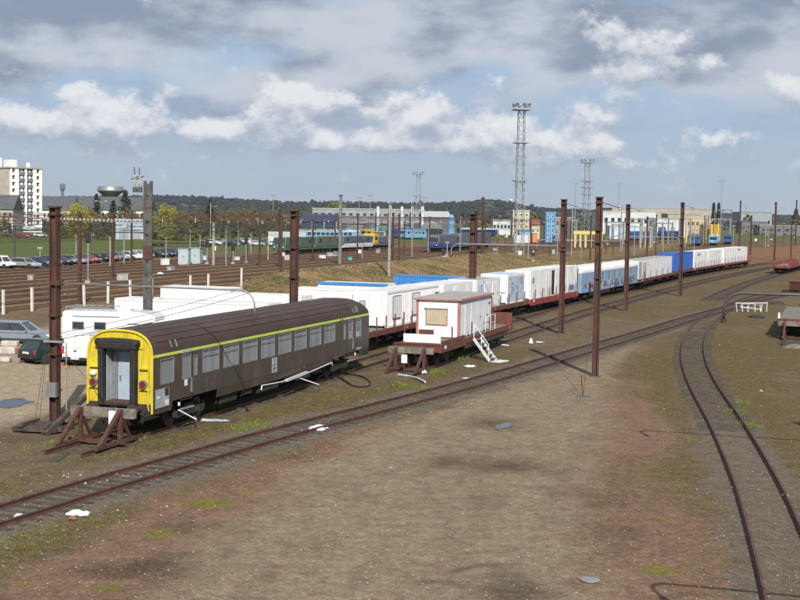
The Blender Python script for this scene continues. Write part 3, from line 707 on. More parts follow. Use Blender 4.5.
for side in (-1, 1):
    mb = MB(); hs = allh if side < 0 else [(CL - b2, CL - a, c2, d2) for a, b2, c2, d2 in wins]
    y = side * CW
    mb.wall(0, CL, 1.18, 3.10, hs, y, .10 * (-side))
    for xa, xb in ((0, 1.6), (5.6, CL - 5.6), (CL - 1.6, CL)):
        zb = .82; yb = y - side * .05
        mb.add([(xa, yb, zb), (xb, yb, zb), (xb, y, 1.18), (xa, y, 1.18)], [(0, 1, 2, 3) if side < 0 else (3, 2, 1, 0)])
        mb.add([(xa, yb, zb), (xb, yb, zb), (xb, yb - side * .06, zb), (xa, yb - side * .06, zb)], [(0, 1, 2, 3)])
    mb.add([(0, y - side * .1, 1.15), (CL, y - side * .1, 1.15), (CL, 0, 1.15), (0, 0, 1.15)], [(0, 1, 2, 3)])
    bs = mb.build('body_side', M['brown'], coach)
    # lighter lower skirt seam and door outlines
    mb = MB()
    for z in (1.185, 1.90): mb.box(.02, CL - .02, y - .004 if side > 0 else y - .008, y + .008 if side > 0 else y + .004, z, z + .022)
    mb.build('body_seam', M['brown'], coach)
    if side < 0:
        for xa, xb in ((2.28, 3.30), (21.42, 22.38)):
            d = MB().ring(xa, xb, 1.10, 2.99, .035, y - .014, y + .002).build('door', M['black'], coach)
            MB().box(xb - .16, xb - .06, y - .05, y - .002, 1.35, 1.95).build('handle', M['alu'], d)
            MB().box(xa, xb, y - .12, y + .02, .74, .80).build('step', M['steel'], d)
            MB().box(xa + .08, xb - .08, y - .02, y - .004, 3.0, 3.09).build('sign_strip', M['grey_panel'], d)
    for i, (a, b2, c2, d2) in enumerate(hs):
        wn_ = MB().ring(a - .03, b2 + .03, c2 - .03, d2 + .03, .05, y - .012 if side < 0 else y - .03, y + .03 if side < 0 else y + .012).build('window', M['alu'], coach)
        MB().add([(a, y - side * .035, c2), (b2, y - side * .035, c2), (b2, y - side * .035, d2), (a, y - side * .035, d2)], [(0, 1, 2, 3) if side < 0 else (3, 2, 1, 0)]).build('pane', M['coach_glass'], wn_)
        if b2 - a > 1.2:
            mb = MB()
            for k in range(5):
                w = (b2 - a) * (.20 if k in (0, 4) else .30); xa = a + (b2 - a) * (0, .34, .5, .66, .8)[k] - (0 if k in (0, 4) else .06)
                if k in (0, 4) or k == (i % 3) + 1: mb.box(xa, xa + w, y - side * .075 - .012, y - side * .075 + .012, c2, d2)
            mb.build('curtain', M['curtain' if i % 3 else 'blind'], wn_)
            MB().box(a, b2, y - side * .012 - .012, y - side * .012 + .012, c2 + (d2 - c2) * .70, c2 + (d2 - c2) * .70 + .025).build('transom', M['alu'], wn_)
    MB().box(.03 if side < 0 else 0, CL, y - .006 if side < 0 else y - .004, y + .004 if side < 0 else y + .006, 3.02, 3.13).build('lime_stripe', M['lime'], coach)
MB().box(1.2, CL - .05, -.5, .5, 1.2, 3.6).build('inner_wall', M['interior'], coach)
ar = arch(CW, 3.10, 4.06); ar2 = arch(CW * .9, 3.05, 3.80)
mb = MB(); nn = len(ar)
secs = [(0, ar), (.35, ar), (CL - 2.2, ar), (CL - 1.1, arch(CW, 3.10, 4.0)), (CL - .4, arch(CW, 3.08, 3.86)), (CL, arch(CW * .985, 3.05, 3.70))]
for xx, a in secs: mb.v += [(xx, y, z) for y, z in a]
for i in range(len(secs) - 1):
    for j in range(nn - 1): mb.f.append([i * nn + j, i * nn + j + 1, (i + 1) * nn + j + 1, (i + 1) * nn + j]); mb.m.append(0)
roof = mb.build('roof', M['roof_brown'], coach, smooth=True)
for k in (3, 5, 7, 9, 11, 13, 15, 17):
    y, z = ar[k]; MB().bar((.4, y, z + .004), (CL - 2.3, y, z + .004), .05, .022).build('roof_rib', M['roof_brown'], roof)
for xx in (1.5, 1.95, CL - 2.6, CL - 2.15, CL - 1.9):
    a1, a2 = ar[17], ar[19]
    MB().bar((xx, a1[0] - .005, a1[1] + .02), (xx, a2[0] - .02, a2[1] + .02), .06, .03, (1, 0, 0)).build('roof_grip', M['steel'], roof)
MB().bar((CL - 5.2, .1, 4.07), (CL - 3.6, -.25, 4.05), .08, .03).build('roof_hatch', M['steel'], roof)
# ends
for sgn, xe in ((-1, 0.0), (1, CL)):
    full = [(CW, .86), *arch(CW, 3.10, 4.06), (-CW, .86)] if sgn < 0 else [(CW * .985, .86), *arch(CW * .985, 3.05, 3.70), (-CW * .985, .86)]
    mb = MB(); gx0, gx1, gz0, gz1 = -.60, .60, 1.30, 3.30
    # end sheet split round the gangway opening
    left_p = [p for p in full if p[0] >= .0]; right_p = [p for p in full if p[0] <= .0]
    def sheet(poly):
        mb.add([(xe, y, z) for y, z in poly], [list(range(len(poly))) if sgn > 0 else list(range(len(poly)))[::-1]])
    lp = [(gx1, .86)] + [p for p in left_p if p[0] > gx1] ; ztop = max(z for y, z in full)
    zc = np.interp(gx1, [p[0] for p in left_p][::-1][:0] or sorted(p[0] for p in left_p if p[1] > 2), [z for y, z in sorted(left_p) if z > 2])
    sheet(lp + [(gx1, zc)]); sheet([(-y, z) for y, z in (lp + [(gx1, zc)])][::-1])
    sheet([(gx1, gz1), (gx1, zc)] + [p for p in full if -gx1 < p[0] < gx1 and p[1] > 2] + [(-gx1, zc), (-gx1, gz1)])
    sheet([(gx1, .86), (gx1, gz0), (-gx1, gz0), (-gx1, .86)])
    ew = mb.build('end_wall', M['yellow' if sgn < 0 else 'brown'], coach, label='bright yellow end wall' if sgn < 0 else None)
    if sgn > 0:
        MB().box(CL - .02, CL + .25, -.72, .72, 1.2, 3.4).build('gangway', M['rubber'], coach); end_gear(coach, CL, 0, 1); continue
    # yellow rim following the arch and corner posts
    rim = MB()
    pts = [(-.03, y * .985, z - .02) for y, z in [(CW, .9), (CW, 2.0)] + arch(CW, 3.10, 4.06) + [(-CW, 2.0), (-CW, .9)]]
    rim.tube(pts, .05, 6); rim.build('end_rim', M['yellow'], ew)
    MB().box(-.05, .0, -1.0, 1.0, 3.36, 3.40).build('rain_strip', M['yellow'], ew)
    gw = thing_g = MB()
    # rubber bellows frame
    gw.box(-.34, 0, -.80, -.58, 1.22, 3.34); gw.box(-.34, 0, .58, .80, 1.22, 3.34); gw.box(-.36, 0, -.84, .84, 3.34, 3.60); gw.box(-.34, 0, -.80, .80, 1.14, 1.27)
    g_o = gw.build('gangway', M['rubber'], coach, bevel=.05)
    MB().tube([(-.22, y, 3.58 + .06 * math.cos(y * 1.5)) for y in np.linspace(-.92, .92, 9)], .13, 8).build('rubber_tube', M['rubber'], g_o, smooth=True)
    MB().box(-.30, .45, -.56, .56, 1.24, 1.30).build('footplate', M['rust'], g_o)
    vb = MB(); vb.box(.45, .49, -.6, .6, 1.26, 3.36); vb.box(.02, .46, -.62, -.58, 1.28, 3.34); vb.box(.02, .46, .58, .62, 1.28, 3.34); vb.box(.02, .46, -.6, .6, 3.30, 3.34)
    vb.build('vestibule', M['grey_panel'], coach)
    dr = MB().box(.40, .44, -.42, .30, 1.31, 3.18).build('end_door', M['door_blue'], coach, label='pale blue end door inside the gangway')
    MB().cbox((.37, .20, 2.15), (.05, .05, .20)).build('handle', M['alu'], dr)
    MB().box(.41, .435, .34, .56, 1.31, 3.2).build('door_jamb', M['alu'], dr)
    for y, z in ((1.08, 2.02), (-1.08, 2.02)):
        lh = MB().box(-.10, 0, y - .2, y + .2, z - .24, z + .62).build('lamp_housing', M['yellow'], coach)
        MB().box(-.12, -.10, y - .17, y + .17, z + .50, z + .56).build('housing_lip', M['black'], lh)
        MB().cyl((-.10, y, z), (-.20, y, z), .17, 16).build('lamp_ring', M['alu'], lh)
        MB().cyl((-.20, y, z), (-.225, y, z), .13, 16).build('lamp_lens', M['red_lamp'], lh)
        if y > 0: MB().lathe([(.0, -.1), (.12, -.07), (.15, 0), (.12, .08), (.0, .12)], (-.16, y, z + .34), 10).build('white_lamp', M['lamp_white'], lh)
    for y in (-1.3, 1.3):
        MB().tube([(-.10, y, 1.0), (-.16, y, 1.15), (-.16, y, 1.75), (-.08, y, 1.85)], .03, 6).build('hand_rail', M['yellow'], coach)
    MB().box(-.05, .3, -1.36, 1.36, .82, 1.24).build('buffer_beam', M['black'], coach)
    end_gear(coach, 0, 0, -1)
    for y in (-.48, .52, -1.15): MB().tube([(-.08, y, 1.0), (-.22, y, .85), (-.25, y + .04, .55), (-.12, y + .12, .42), (-.05, y + .16, .6)], .035, 6).build('air_hose', M['hose'], coach)
running_gear(coach, 0, CL, 0, True, 3.7, 2.4)
r = random.Random(3)
for i, (xa, xb, z0) in enumerate(((6.3, 8.0, .42), (8.4, 9.6, .5), (10.2, 12.6, .40), (13.0, 14.2, .52), (14.8, 16.6, .45), (17.0, 18.2, .55))):
    bxx = MB().box(xa, xb, -1.22, -.35, z0, 1.12).build('equipment_box', M['black'], coach, bevel=.02)
    MB().ring(xa + .1, xb - .1, z0 + .08, 1.02, .04, -1.235, -1.21).build('box_frame', M['wagon_dark'], bxx)
MB().box(5.4, CL - 5.4, -.3, .3, .5, 1.1).build('air_tank', M['black'], coach)
yy = -CW
for nm, a, b2, c2, d2, mm in (('notice_panel', .20, 1.30, 1.05, 1.78, 'grey_panel'), ('notice_sheet', .98, 1.28, 1.10, 1.30, 'plastic_white'), ('notice_gap', .95, 1.26, 1.46, 1.77, 'black'), ('notice_sheet', .30, .55, 1.42, 1.5, 'plastic_white'), ('door_card', 2.60, 2.86, 1.66, 1.92, 'plastic_white'), ('notice_panel', 11.35, 11.95, 1.22, 1.92, 'grey_panel'), ('notice_line', 11.42, 11.88, 1.40, 1.44, 'brown'), ('notice_line', 11.42, 11.88, 1.56, 1.59, 'brown'), ('notice_line', 11.63, 11.66, 1.24, 1.9, 'brown'), ('data_panel', 22.9, 23.6, 1.25, 1.36, 'grey_panel'), ('brake_mark', 15.2, 15.45, 1.02, 1.14, 'red_light'), ('class_mark', 20.28, 20.36, 3.03, 3.12, 'black'), ('class_mark', 20.55, 20.70, 3.03, 3.12, 'black')):
    k = {'notice_sheet': .012, 'notice_gap': .011, 'notice_line': .012, 'class_mark': .014}.get(nm, .006)
    MB().box(a, b2, yy - k - .004, yy - k + .004, c2, d2).build(nm, M[mm], coach)
for xx, z in ((2.1, 1.0), (22.6, 1.05)): MB().cbox((xx, yy - .03, z), (.10, .05, .14)).build('door_button', M['plastic_white'], coach)

# ------------------------------------------------------------------ buffer stops
def buffer_stop(label, loc, rz, z, timber=True, boards=True):
    t = thing('buffer_stop', label, 'buffer stop', (*loc, z), rz, 'buffer stops')
    for y in (-.85, .85):
        fr = MB().bar((.0, y, -.1), (.0, y, 1.22), .16, .14).bar((-1.55, y, .02), (-.04, y, 1.18), .15, .13).bar((.75, y, .02), (.06, y, .95), .10, .10)
        fr.build('steel_frame', M['rust'], t)
        MB().bar((-1.75, y, .0), (1.2, y, .0), .13, .14).build('base_rail', M['rust'], t)
    bm = MB().box(.09, .33, -1.35, 1.35, .86, 1.22).build('timber_beam', M['old_wood'], t, bevel=.02)
    pl = MB().box(.33, .345, -.62, -.30, .72, 1.2) if False else MB().box(-.02, .085, -.66, -.36, .62, 1.14)
    if timber: pl.build('white_plate', M['plastic_white'], bm)
    MB().box(-.3, -.1, -1.2, 1.2, -.05, .08).build('cross_tie', M['rust'], t)
    return t
p1, h1 = on_line(line_C, 43.55)
buffer_stop('rusty buffer stop with grey timber beam before the yellow coach end', p1, h1, .30)
p1, h1 = on_line(line_B, 71.6)
buffer_stop('rusty buffer stop against the wagon with the white cabin', p1, h1, .2, timber=False)

# ------------------------------------------------------------------ flat wagons
def flat_wagon(label, line, sa, sb, zr, colr='wagon_red', stakes=8, bogies=True, sill=.30, group='flat wagons of the container train', name='flat_wagon', floor='old_wood', ends=(True, True), stake_h=.75):
    (xa, ya), h = on_line(line, (sa + sb) / 2); Lw = sb - sa; hl = Lw / 2
    t = thing(name, label, 'wagon', (xa, ya, zr), h, group)
    MB().box(-hl, hl, -1.28, 1.28, 1.10, 1.20).build('deck', M[floor], t)
    for y in (-1, 1):
        MB().box(-hl, hl, y * 1.40 - .06, y * 1.40 + .06, 1.24 - sill, 1.26).build('side_sill', M[colr], t)
        k = max(2, stakes)
        for i in range(k):
            x_ = -hl + (i + .5) * Lw / k
            MB().box(x_ - .035, x_ + .035, y * 1.47 - .035, y * 1.47 + .035, 1.0, 1.24 + (stake_h if y < 0 or i % 2 else stake_h)).build('stake', M['wagon_red'], t)
            MB().box(x_ - .11, x_ + .11, y * 1.47 - .03, y * 1.47 + .03, .86, 1.08).build('stake_pocket', M['wagon_dark'], t)
    for y in (-.35, .35):
        MB().prism([(-hl + .1, 1.1), (-hl + .1, .85), (-hl + 3.2, .80), (-hl * .35, .52), (hl * .35, .52), (hl - 3.2, .80), (hl - .1, .85), (hl - .1, 1.1)], y - .06, y + .06).build('sole_bar', M['wagon_dark'], t)
    for s in (-1, 1):
        MB().box(s * hl - .06, s * hl + .06, -1.34, 1.34, .86, 1.27).build('buffer_beam', M[colr], t)
        end_gear(t, s * hl + s * .06, 0, s)
    for i in range(3):
        x_ = -hl * .3 + i * hl * .3
        MB().box(x_ - .35, x_ + .35, -1.18, -.6, .45, .95).build('brake_gear', M['black'], t)
    for x_ in (-hl + .9, hl * .1, hl - .9):
        MB().box(x_ - .2, x_ + .2, -1.472, -1.462, 1.0, 1.2).build('stencil_plate', M['plastic_white' if x_ < 0 else 'pink_trim'], t)
    running_gear(t, -hl, hl, 0, bogies, 2.4 if bogies else 2.2, 2.0)
    return t

# ------------------------------------------------------------------ containers
def corr(mb, x0, x1, y, z0, z1, sgn, pitch=.28, depth=.036):
    n = max(2, int((x1 - x0) / pitch)); dx_ = (x1 - x0) / n; pr = []
    for i in range(n):
        a = x0 + i * dx_; pr += [(a, 0), (a + dx_ * .28, 0), (a + dx_ * .5, depth), (a + dx_ * .78, depth)]
    pr.append((x1, 0)); o = len(mb.v)
    for xx, d in pr: mb.v += [(xx, y - sgn * d, z0), (xx, y - sgn * d, z1)]
    for i in range(len(pr) - 1):
        a = o + 2 * i; f = [a, a + 2, a + 3, a + 1]; mb.f.append(f if sgn < 0 else f[::-1]); mb.m.append(mb.cur)
    return mb
_cmesh = {}
def container(label, loc, rz, Lc, Hc=2.45, body='white', roof_m='white_roof', ribbed=True, extras=(), Wc=2.44, trim=None, group='white site containers', name='shipping_container', cat='container'):
    t = thing(name, label, cat, loc, rz, group); hl, hw = Lc / 2, Wc / 2; trim = trim or body
    for y, nm in ((-hw, 'side_wall'), (hw, 'side_wall')):
        mb = MB(); s = -1 if y < 0 else 1
        if ribbed: corr(mb, -hl + .12, hl - .12, y - s * .02, .14, Hc - .12, s)
        else: mb.box(-hl + .1, hl - .1, min(y, y - s * .05), max(y, y - s * .05), .1, Hc - .1)
        mb.build(nm, M[body], t)
    for x_ in (-hl, hl):
        mb = MB(); s = -1 if x_ < 0 else 1
        if ribbed:
            corr(mb, -hw + .12, hw - .12, 0, .14, Hc - .12, 1 if s > 0 else -1, .3, .03)
            mb.xf(Matrix.Rotation(math.pi / 2, 4, 'Z')); mb.xf(Matrix.Translation((x_ - s * .02, 0, 0)))
        else: mb.box(min(x_, x_ - s * .05), max(x_, x_ - s * .05), -hw + .1, hw - .1, .1, Hc - .1)
        mb.build('end_wall', M[body], t)
    MB().box(-hl + .03, hl - .03, -hw + .03, hw - .03, Hc - .07, Hc - .02).build('roof', M[roof_m], t)
    MB().box(-hl + .03, hl - .03, -hw + .03, hw - .03, .04, .13).build('floor', M['wagon_dark'], t)
    for x_ in (-hl, hl):
        for y in (-hw, hw):
            sx, sy = (-1 if x_ < 0 else 1), (-1 if y < 0 else 1)
            MB().box(min(x_, x_ - sx * .14), max(x_, x_ - sx * .14), min(y, y - sy * .14), max(y, y - sy * .14), 0, Hc).build('corner_post', M[trim], t)
    for y in (-hw, hw):
        s = -1 if y < 0 else 1
        MB().box(-hl + .14, hl - .14, min(y + s * .003, y - s * .1), max(y + s * .003, y - s * .1), Hc - .13, Hc - .002).build('top_rail', M[trim], t)
        MB().box(-hl + .14, hl - .14, min(y + s * .003, y - s * .1), max(y + s * .003, y - s * .1), .0, .15).build('bottom_rail', M[trim], t)
    for x_ in (-hl, hl):
        s = -1 if x_ < 0 else 1
        MB().box(min(x_ + s * .003, x_ - s * .1), max(x_ + s * .003, x_ - s * .1), -hw + .14, hw - .14, Hc - .13, Hc - .002).build('end_rail', M[trim], t)
    if not ribbed:
        k = max(3, int(Lc / 1.2))
        for i in range(1, k):
            x_ = -hl + Lc * i / k
            MB().box(x_ - .02, x_ + .02, -hw - .012, -hw, .15, Hc - .13).build('panel_seam', M['grey_panel' if i % 2 else body], t)
        for y in (-hw * .33, hw * .33): MB().box(-hl - .012, -hl, y - .015, y + .015, .15, Hc - .13).build('panel_seam', M['grey_panel'], t)
    for e in extras:
        k, a, b2, c2, d2 = e[:5]; face = e[5] if len(e) > 5 else 's'; mm = e[6] if len(e) > 6 else None
        def panel(nm, off, th, m_, par=t, a=a, b2=b2, c2=c2, d2=d2):
            if face == 's': return MB().box(a, b2, -hw - off - th, -hw - off, c2, d2).build(nm, M[m_], par)
            return MB().box(-hl - off - th, -hl - off, a, b2, c2, d2).build(nm, M[m_], par)
        def frame(nm, m_, par=t, w=.05):
            mb = MB().ring(a, b2, c2, d2, w, -.05, .0)
            mb.xf(Matrix.Translation((0, -hw + .0, 0)) if face == 's' else Matrix.Translation((-hl, 0, 0)) @ Matrix.Rotation(-math.pi / 2, 4, 'Z') @ Matrix.Scale(-1, 4, (1, 0, 0)))
            return mb.build(nm, M[m_], par)
        if k == 'window': w = frame('window', 'galv'); panel('shutter', .002, .03, mm or 'white', w, a + .05, b2 - .05, c2 + .05, d2 - .05)
        elif k == 'door': w = panel('door', .002, .04, mm or 'white'); panel('handle', .045, .05, 'steel', w, b2 - .16, b2 - .10, c2 + .8, c2 + 1.1)
        elif k == 'hole': panel('open_doorway', .004, .01, 'black')
        elif k == 'panel': panel('painted_panel', .004, .012, mm)
        elif k == 'bars':
            n = int(e[7]) if len(e) > 7 else 4
            for i in range(n):
                q = a + (b2 - a) * (i + .5) / n
                if face == 's': MB().bar((q, -hw - .05, c2), (q, -hw - .05, d2), .04, .04).build('locking_bar', M['galv'], t)
                else: MB().bar((-hl - .05, q, c2), (-hl - .05, q, d2), .04, .04).build('locking_bar', M['galv'], t)
        elif k == 'vent':
            v = panel('vent_grille', .004, .03, mm or 'grey_panel')
            for i in range(4): panel('vent_slat', .036, .02, 'steel', v, a + .04, b2 - .04, c2 + (i + .25) * (d2 - c2) / 4, c2 + (i + .45) * (d2 - c2) / 4)
        elif k == 'tag': panel('spray_mark', .018, .004, mm)
    return t
def on_train(line, pa, pb, Lmax=None, edge=-1.22, z=1.45):
    """centre and heading for a box whose near lower edge spans photograph columns pa..pb"""
    sa, sb = s_col(line, pa, edge, z), s_col(line, pb, edge, z); q, h = on_line(line, (sa + sb) / 2); return q, h, sb - sa, sa, sb
ZT = .22 + 1.22
# wagons of the long train, nearest first
cuts = [(360, 441, 'rust brown flat wagon carrying the ribbed white container behind the coach', 'wagon_red'), (444, 528, 'rust red flat wagon in the train just right of the white cabin', 'wagon_red'), (530.5, 580, 'red flat wagon with high sills left of the pale blue coach', 'bright_red'), (638, 692, 'rust brown staked wagon right of the pale blue coach', 'wagon_red'), (693.5, 722, 'red wagon under the paired white containers right of the blue box', 'wagon_red'), (723, 752, 'last red wagon of the train, farthest from the coach', 'bright_red')]
for i, (a, b2, lab, cc) in enumerate(cuts):
    sa, sb = s_col(line_A, a, -1.4, 1.4), s_col(line_A, b2, -1.4, 1.4)
    flat_wagon(lab, line_A, sa + .55, sb - .55, .22, cc, stakes=9 if i != 2 else 7, bogies=True, sill=.34 if i != 2 else .52, stake_h=.9)
def train_box(pa, pb, label, Hc=2.4, edge=-1.22, **kw):
    q, h, Lc, sa, sb = on_train(line_A, pa, pb, edge=edge); return container(label, (*q, ZT), h, Lc, Hc, **kw), Lc
q, h, Lc, sa, sb = on_train(line_A, 386, 437)
container('ribbed white site container on the wagon directly behind the brown coach', (*q, ZT), h, Lc, 2.4, extras=[('window', -Lc * .40, -Lc * .26, .55, 2.1), ('window', -Lc * .05, Lc * .10, .55, 2.1), ('window', .3, .75, 1.2, 1.8, 'e', 'grey_panel'), ('hole', Lc * .42, Lc * .48, .3, 1.9)])
q, h, Lc, sa, sb = on_train(line_A, 445, 474)
container('white container with a dark open hatch behind the cabin roof', (*q, ZT), h, Lc, 2.36, ribbed=False, extras=[('hole', -.9, -.15, 1.2, 1.85, 'e'), ('door', -1, 0, .2, 2.1)])
q, h, Lc, sa, sb = on_train(line_A, 476, 499)
container('weathered white cabin container with grey roof right of the pink-trimmed cabin', (*q, ZT), h, Lc, 2.4, roof_m='grey_roof', ribbed=False, body='cabin_white', extras=[('door', -Lc * .18, Lc * .05, .15, 2.05, 's', 'cabin_white'), ('panel', -Lc * .45, -Lc * .22, .3, 2.0, 's', 'graf_panel'), ('door', Lc * .15, Lc * .38, .15, 2.05, 's', 'white')])
q, h, Lc, sa, sb = on_train(line_A, 506, 524)
tb = container('white container with a blue-grey scribbled side panel in the train', (*q, ZT), h, Lc, 2.55, roof_m='pale_blue', ribbed=False, extras=[('panel', -Lc / 2 + .12, Lc / 2 - .12, .22, 2.35, 's', 'graf_panel'), ('panel', -1.0, -.1, .9, 1.02, 'e', 'grey_panel')])
r = random.Random(11)
for k in range(16):
    x_, z_ = r.uniform(-Lc * .36, Lc * .36), r.uniform(.45, 2.1); pts = [(x_, -1.245, z_)]
    for j in range(5): x_ += r.uniform(-.22, .28); z_ += r.uniform(-.25, .25); z_ = min(max(z_, .35), 2.2); x_ = min(max(x_, -Lc * .42), Lc * .42); pts.append((x_, -1.245, z_))
    MB().tube(pts, .022, 4).build('spray_line', M['spray_dark'], tb)
q, h, Lc, sa, sb = on_train(line_A, 532, 559.5)
container('white container with one dark open doorway left of the pale blue coach', (*q, ZT), h, Lc, 2.62, ribbed=False, extras=[('hole', Lc * .20, Lc * .30, .1, 2.45), ('door', Lc * .31, Lc * .48, .12, 2.4), ('vent', -Lc * .46, -Lc * .40, 1.5, 2.0), ('bars', -Lc * .1, Lc * .18, .1, .9, 's', None, 3)])
q, h, Lc, sa, sb = on_train(line_A, 561, 577.5)
tb = container('white container butting against the pale blue coach, low graffiti on its side', (*q, ZT), h, Lc, 2.62, ribbed=False, extras=[('tag', -Lc * .45, -Lc * .2, .15, .8, 's', 'spray_red'), ('tag', Lc * .05, Lc * .25, .2, .75, 's', 'cont_blue'), ('hole', Lc * .44, Lc * .49, .1, 2.3)])
q, h, Lc, sa, sb = on_train(line_A, 639, 671.5)
container('long white container behind tall stakes, right of the pale blue coach', (*q, ZT), h, Lc, 2.3, roof_m='grey_roof', ribbed=False, body='cabin_white', extras=[('door', -Lc * .40, -Lc * .30, .15, 2.0, 's', 'block_cream'), ('panel', -Lc * .5, -Lc * .42, .1, 2.1, 's', 'grey_panel')])
q, h, Lc, sa, sb = on_train(line_A, 675, 693)
container('deep blue shipping container riding in the white train', (*q, ZT), h, Lc, 2.6, body='deep_blue', roof_m='deep_blue', extras=[('panel', -Lc * .2, -Lc * .14, .2, 2.3, 's', 'cont_blue'), ('bars', -1.1, 1.1, .1, 2.4, 'e', None, 4)])
q, h, Lc, sa, sb = on_train(line_A, 694.5, 707.6)
container('white container standing immediately right of the deep blue one', (*q, ZT), h, Lc, 2.5, ribbed=False, extras=[('vent', -Lc * .3, -Lc * .1, 1.9, 2.2)])
q, h, Lc, sa, sb = on_train(line_A, 708.2, 722)
container('white container second right of the deep blue one', (*q, ZT), h, Lc, 2.5, ribbed=False, extras=[('bars', -Lc * .2, Lc * .3, .1, 2.3, 's', None, 3)])
q, h, Lc, sa, sb = on_train(line_A, 724, 747.5)
container('large clean white container on the last wagon of the train', (*q, ZT), h, Lc, 2.55, ribbed=False, extras=[('vent', Lc * .05, Lc * .18, 2.1, 2.3), ('bars', -Lc * .2, Lc * .3, .1, 1.0, 's', None, 4)])

# pale blue old coach with graffiti
sa, sb = s_col(line_A, 582.5, -1.4, 1.2), s_col(line_A, 636, -1.4, 1.2); q, h = on_line(line_A, (sa + sb) / 2); Lb = sb - sa; hl = Lb / 2
oc = thing('old_coach', 'pale blue old coach with white roof and graffiti within the white train', 'coach', (*q, .22), h)
hs = [(-hl + Lb * (.22 + .105 * i), -hl + Lb * (.22 + .105 * i) + .95, 2.0, 2.85) for i in range(7)]
for side in (-1, 1):
    y = side * 1.40
    MB().wall(-hl, hl, .92, 3.0, hs, y, -side * .09).build('body_side', M['graf_blue'], oc)
    for a, b2, c2, d2 in hs:
        w_ = MB().ring(a - .03, b2 + .03, c2 - .03, d2 + .03, .05, y - .015, y + .015).build('window', M['grey_panel'], oc)
        MB().box(a, b2, y - side * .05 - .004, y - side * .05 + .004, c2, d2).build('pane', M['clear_glass'], w_)
for s in (-1, 1):
    MB().prismx([(-1.4, .92), (1.4, .92)] + arch(1.4, 3.0, 3.62, 12)[0:], s * hl - .03, s * hl + .03).build('end_wall', M['graf_blue'], oc)
    MB().box(s * hl - .02 if s > 0 else s * hl - .3, s * hl + .3 if s > 0 else s * hl + .02, -.55, .55, 1.1, 3.0).build('gangway', M['loco_grey'], oc); end_gear(oc, s * hl, 0, s)
a_ = arch(1.42, 2.98, 3.68, 14); mb = MB(); mb.prismx(a_, -hl - .05, hl + .05); orf = mb.build('roof', M['white_roof'], oc, smooth=False)
for i in range(6): MB().lathe([(.12, 0), (.12, .06), (.16, .07), (.06, .12)], (-hl + Lb * (i + .5) / 6, 0, 3.64), 10).build('roof_vent', M['white_roof'], orf)
MB().box(-hl, hl, -1.2, 1.2, .86, .95).build('underframe', M['black'], oc); running_gear(oc, -hl, hl, 0, True, 3.2, 2.2)
MB().box(-hl + .05, hl - .05, -.5, .5, 1.0, 2.95).build('inner_wall', M['interior'], oc)
r = random.Random(4)
for k in range(110):
    x_ = r.uniform(-hl + .7, hl - .8); z_ = r.uniform(1.05, 1.75); w_, h_ = r.uniform(.10, .45), r.uniform(.10, .38); n = 9; pts = []
    for i in range(n): a = 2 * math.pi * i / n; kk = r.uniform(.6, 1.1); pts.append((x_ + w_ * kk * math.cos(a), min(max(z_ + h_ * kk * math.sin(a), .94), 1.97)))
    f = (x_ + hl) / Lb; mm = 'spray_red' if f < .42 and r.random() < .5 else ('spray_dark' if f > .5 and r.random() < .6 else r.choice(['spray_pale', 'loco_grey', 'graf_panel', 'spray_dark', 'pale_blue']))
    yv = -1.403 - .0006 * k; MB().prism(pts, yv - .0004, yv).build('graffiti_patch', M[mm], oc)

# ------------------------------------------------------------------ cabin wagon, cabin, steps
cw = flat_wagon('rust brown flat wagon ending at a buffer stop, carrying the pink-trimmed cabin', line_B, 73.0, 90.4, .2, 'wagon_red', stakes=4, sill=.42, group=None, stake_h=.95)
hl = 8.7
MB().box(hl - .12, hl - .04, -1.4, 1.4, 1.2, 2.05).build('end_board', M['wagon_red'], cw)
for k in range(14): MB().box(-hl - .10, -hl - .06, -1.3 + k * .19, -1.24 + k * .19, .92, 1.3).build('end_rib', M['wagon_red'], cw)
MB().box(-hl - .12, -hl - .02, -1.38, 1.38, 1.28, 1.36).build('end_lip', M['wagon_red'], cw)
MB().box(-hl + .02, -hl + 5.0, -1.475, -1.445, 1.26, 1.50).build('side_board', M['wagon_red'], cw)
MB().box(-3.4, hl - 1.5, -1.46, -1.40, .62, .95).build('side_locker', M['wagon_dark'], cw)
pn, hn = on_line(line_B, 74.7)
tag(MB().prism([(-.06, 0), (.06, 0), (.06, .50), (-.06, .50)], -1.25, 1.05).xf(Matrix.Translation((pn[0], pn[1], 1.42)) @ Matrix.Rotation(hn, 4, 'Z') @ Matrix.Translation((0, .35, 0))).build('white_board', M['cabin_white'], bevel=.01), 'pale board standing on edge at the front of the cabin wagon', 'board')
q, hc = on_line(line_B, 82.2)
q = (q[0] - math.sin(hc) * .38, q[1] + math.cos(hc) * .38)
CLn, CWd, CHt = 7.7, 1.38, 2.30
cab = thing('site_cabin', 'white site cabin with pink-brown corner trim and tan shutter on the near wagon', 'cabin', (*q, 1.46), hc)
MB().box(-CLn / 2, CLn / 2, -CWd, CWd, 0, CHt).build('wall', M['cabin_white'], cab)
MB().box(-CLn / 2 - .12, CLn / 2 + .12, -CWd - .12, CWd + .12, CHt, CHt + .10).build('roof', M['grey_roof'], cab)
MB().ring(-CLn / 2 - .15, CLn / 2 + .15, -CWd - .15, CWd + .15, .05, -.02, .0).xf(Matrix.Translation((0, 0, CHt + .0)) @ Matrix.Rotation(math.pi / 2, 4, 'X') @ Matrix.Rotation(0, 4, 'Z')).build('roof_trim', M['pink_trim'], cab)
for x_ in (-1, 1):
    for y in (-1, 1): MB().cbox((x_ * (CLn / 2 - .05), y * (CWd - .05), CHt / 2), (.15, .15, CHt)).build('corner_post', M['pink_trim'], cab)
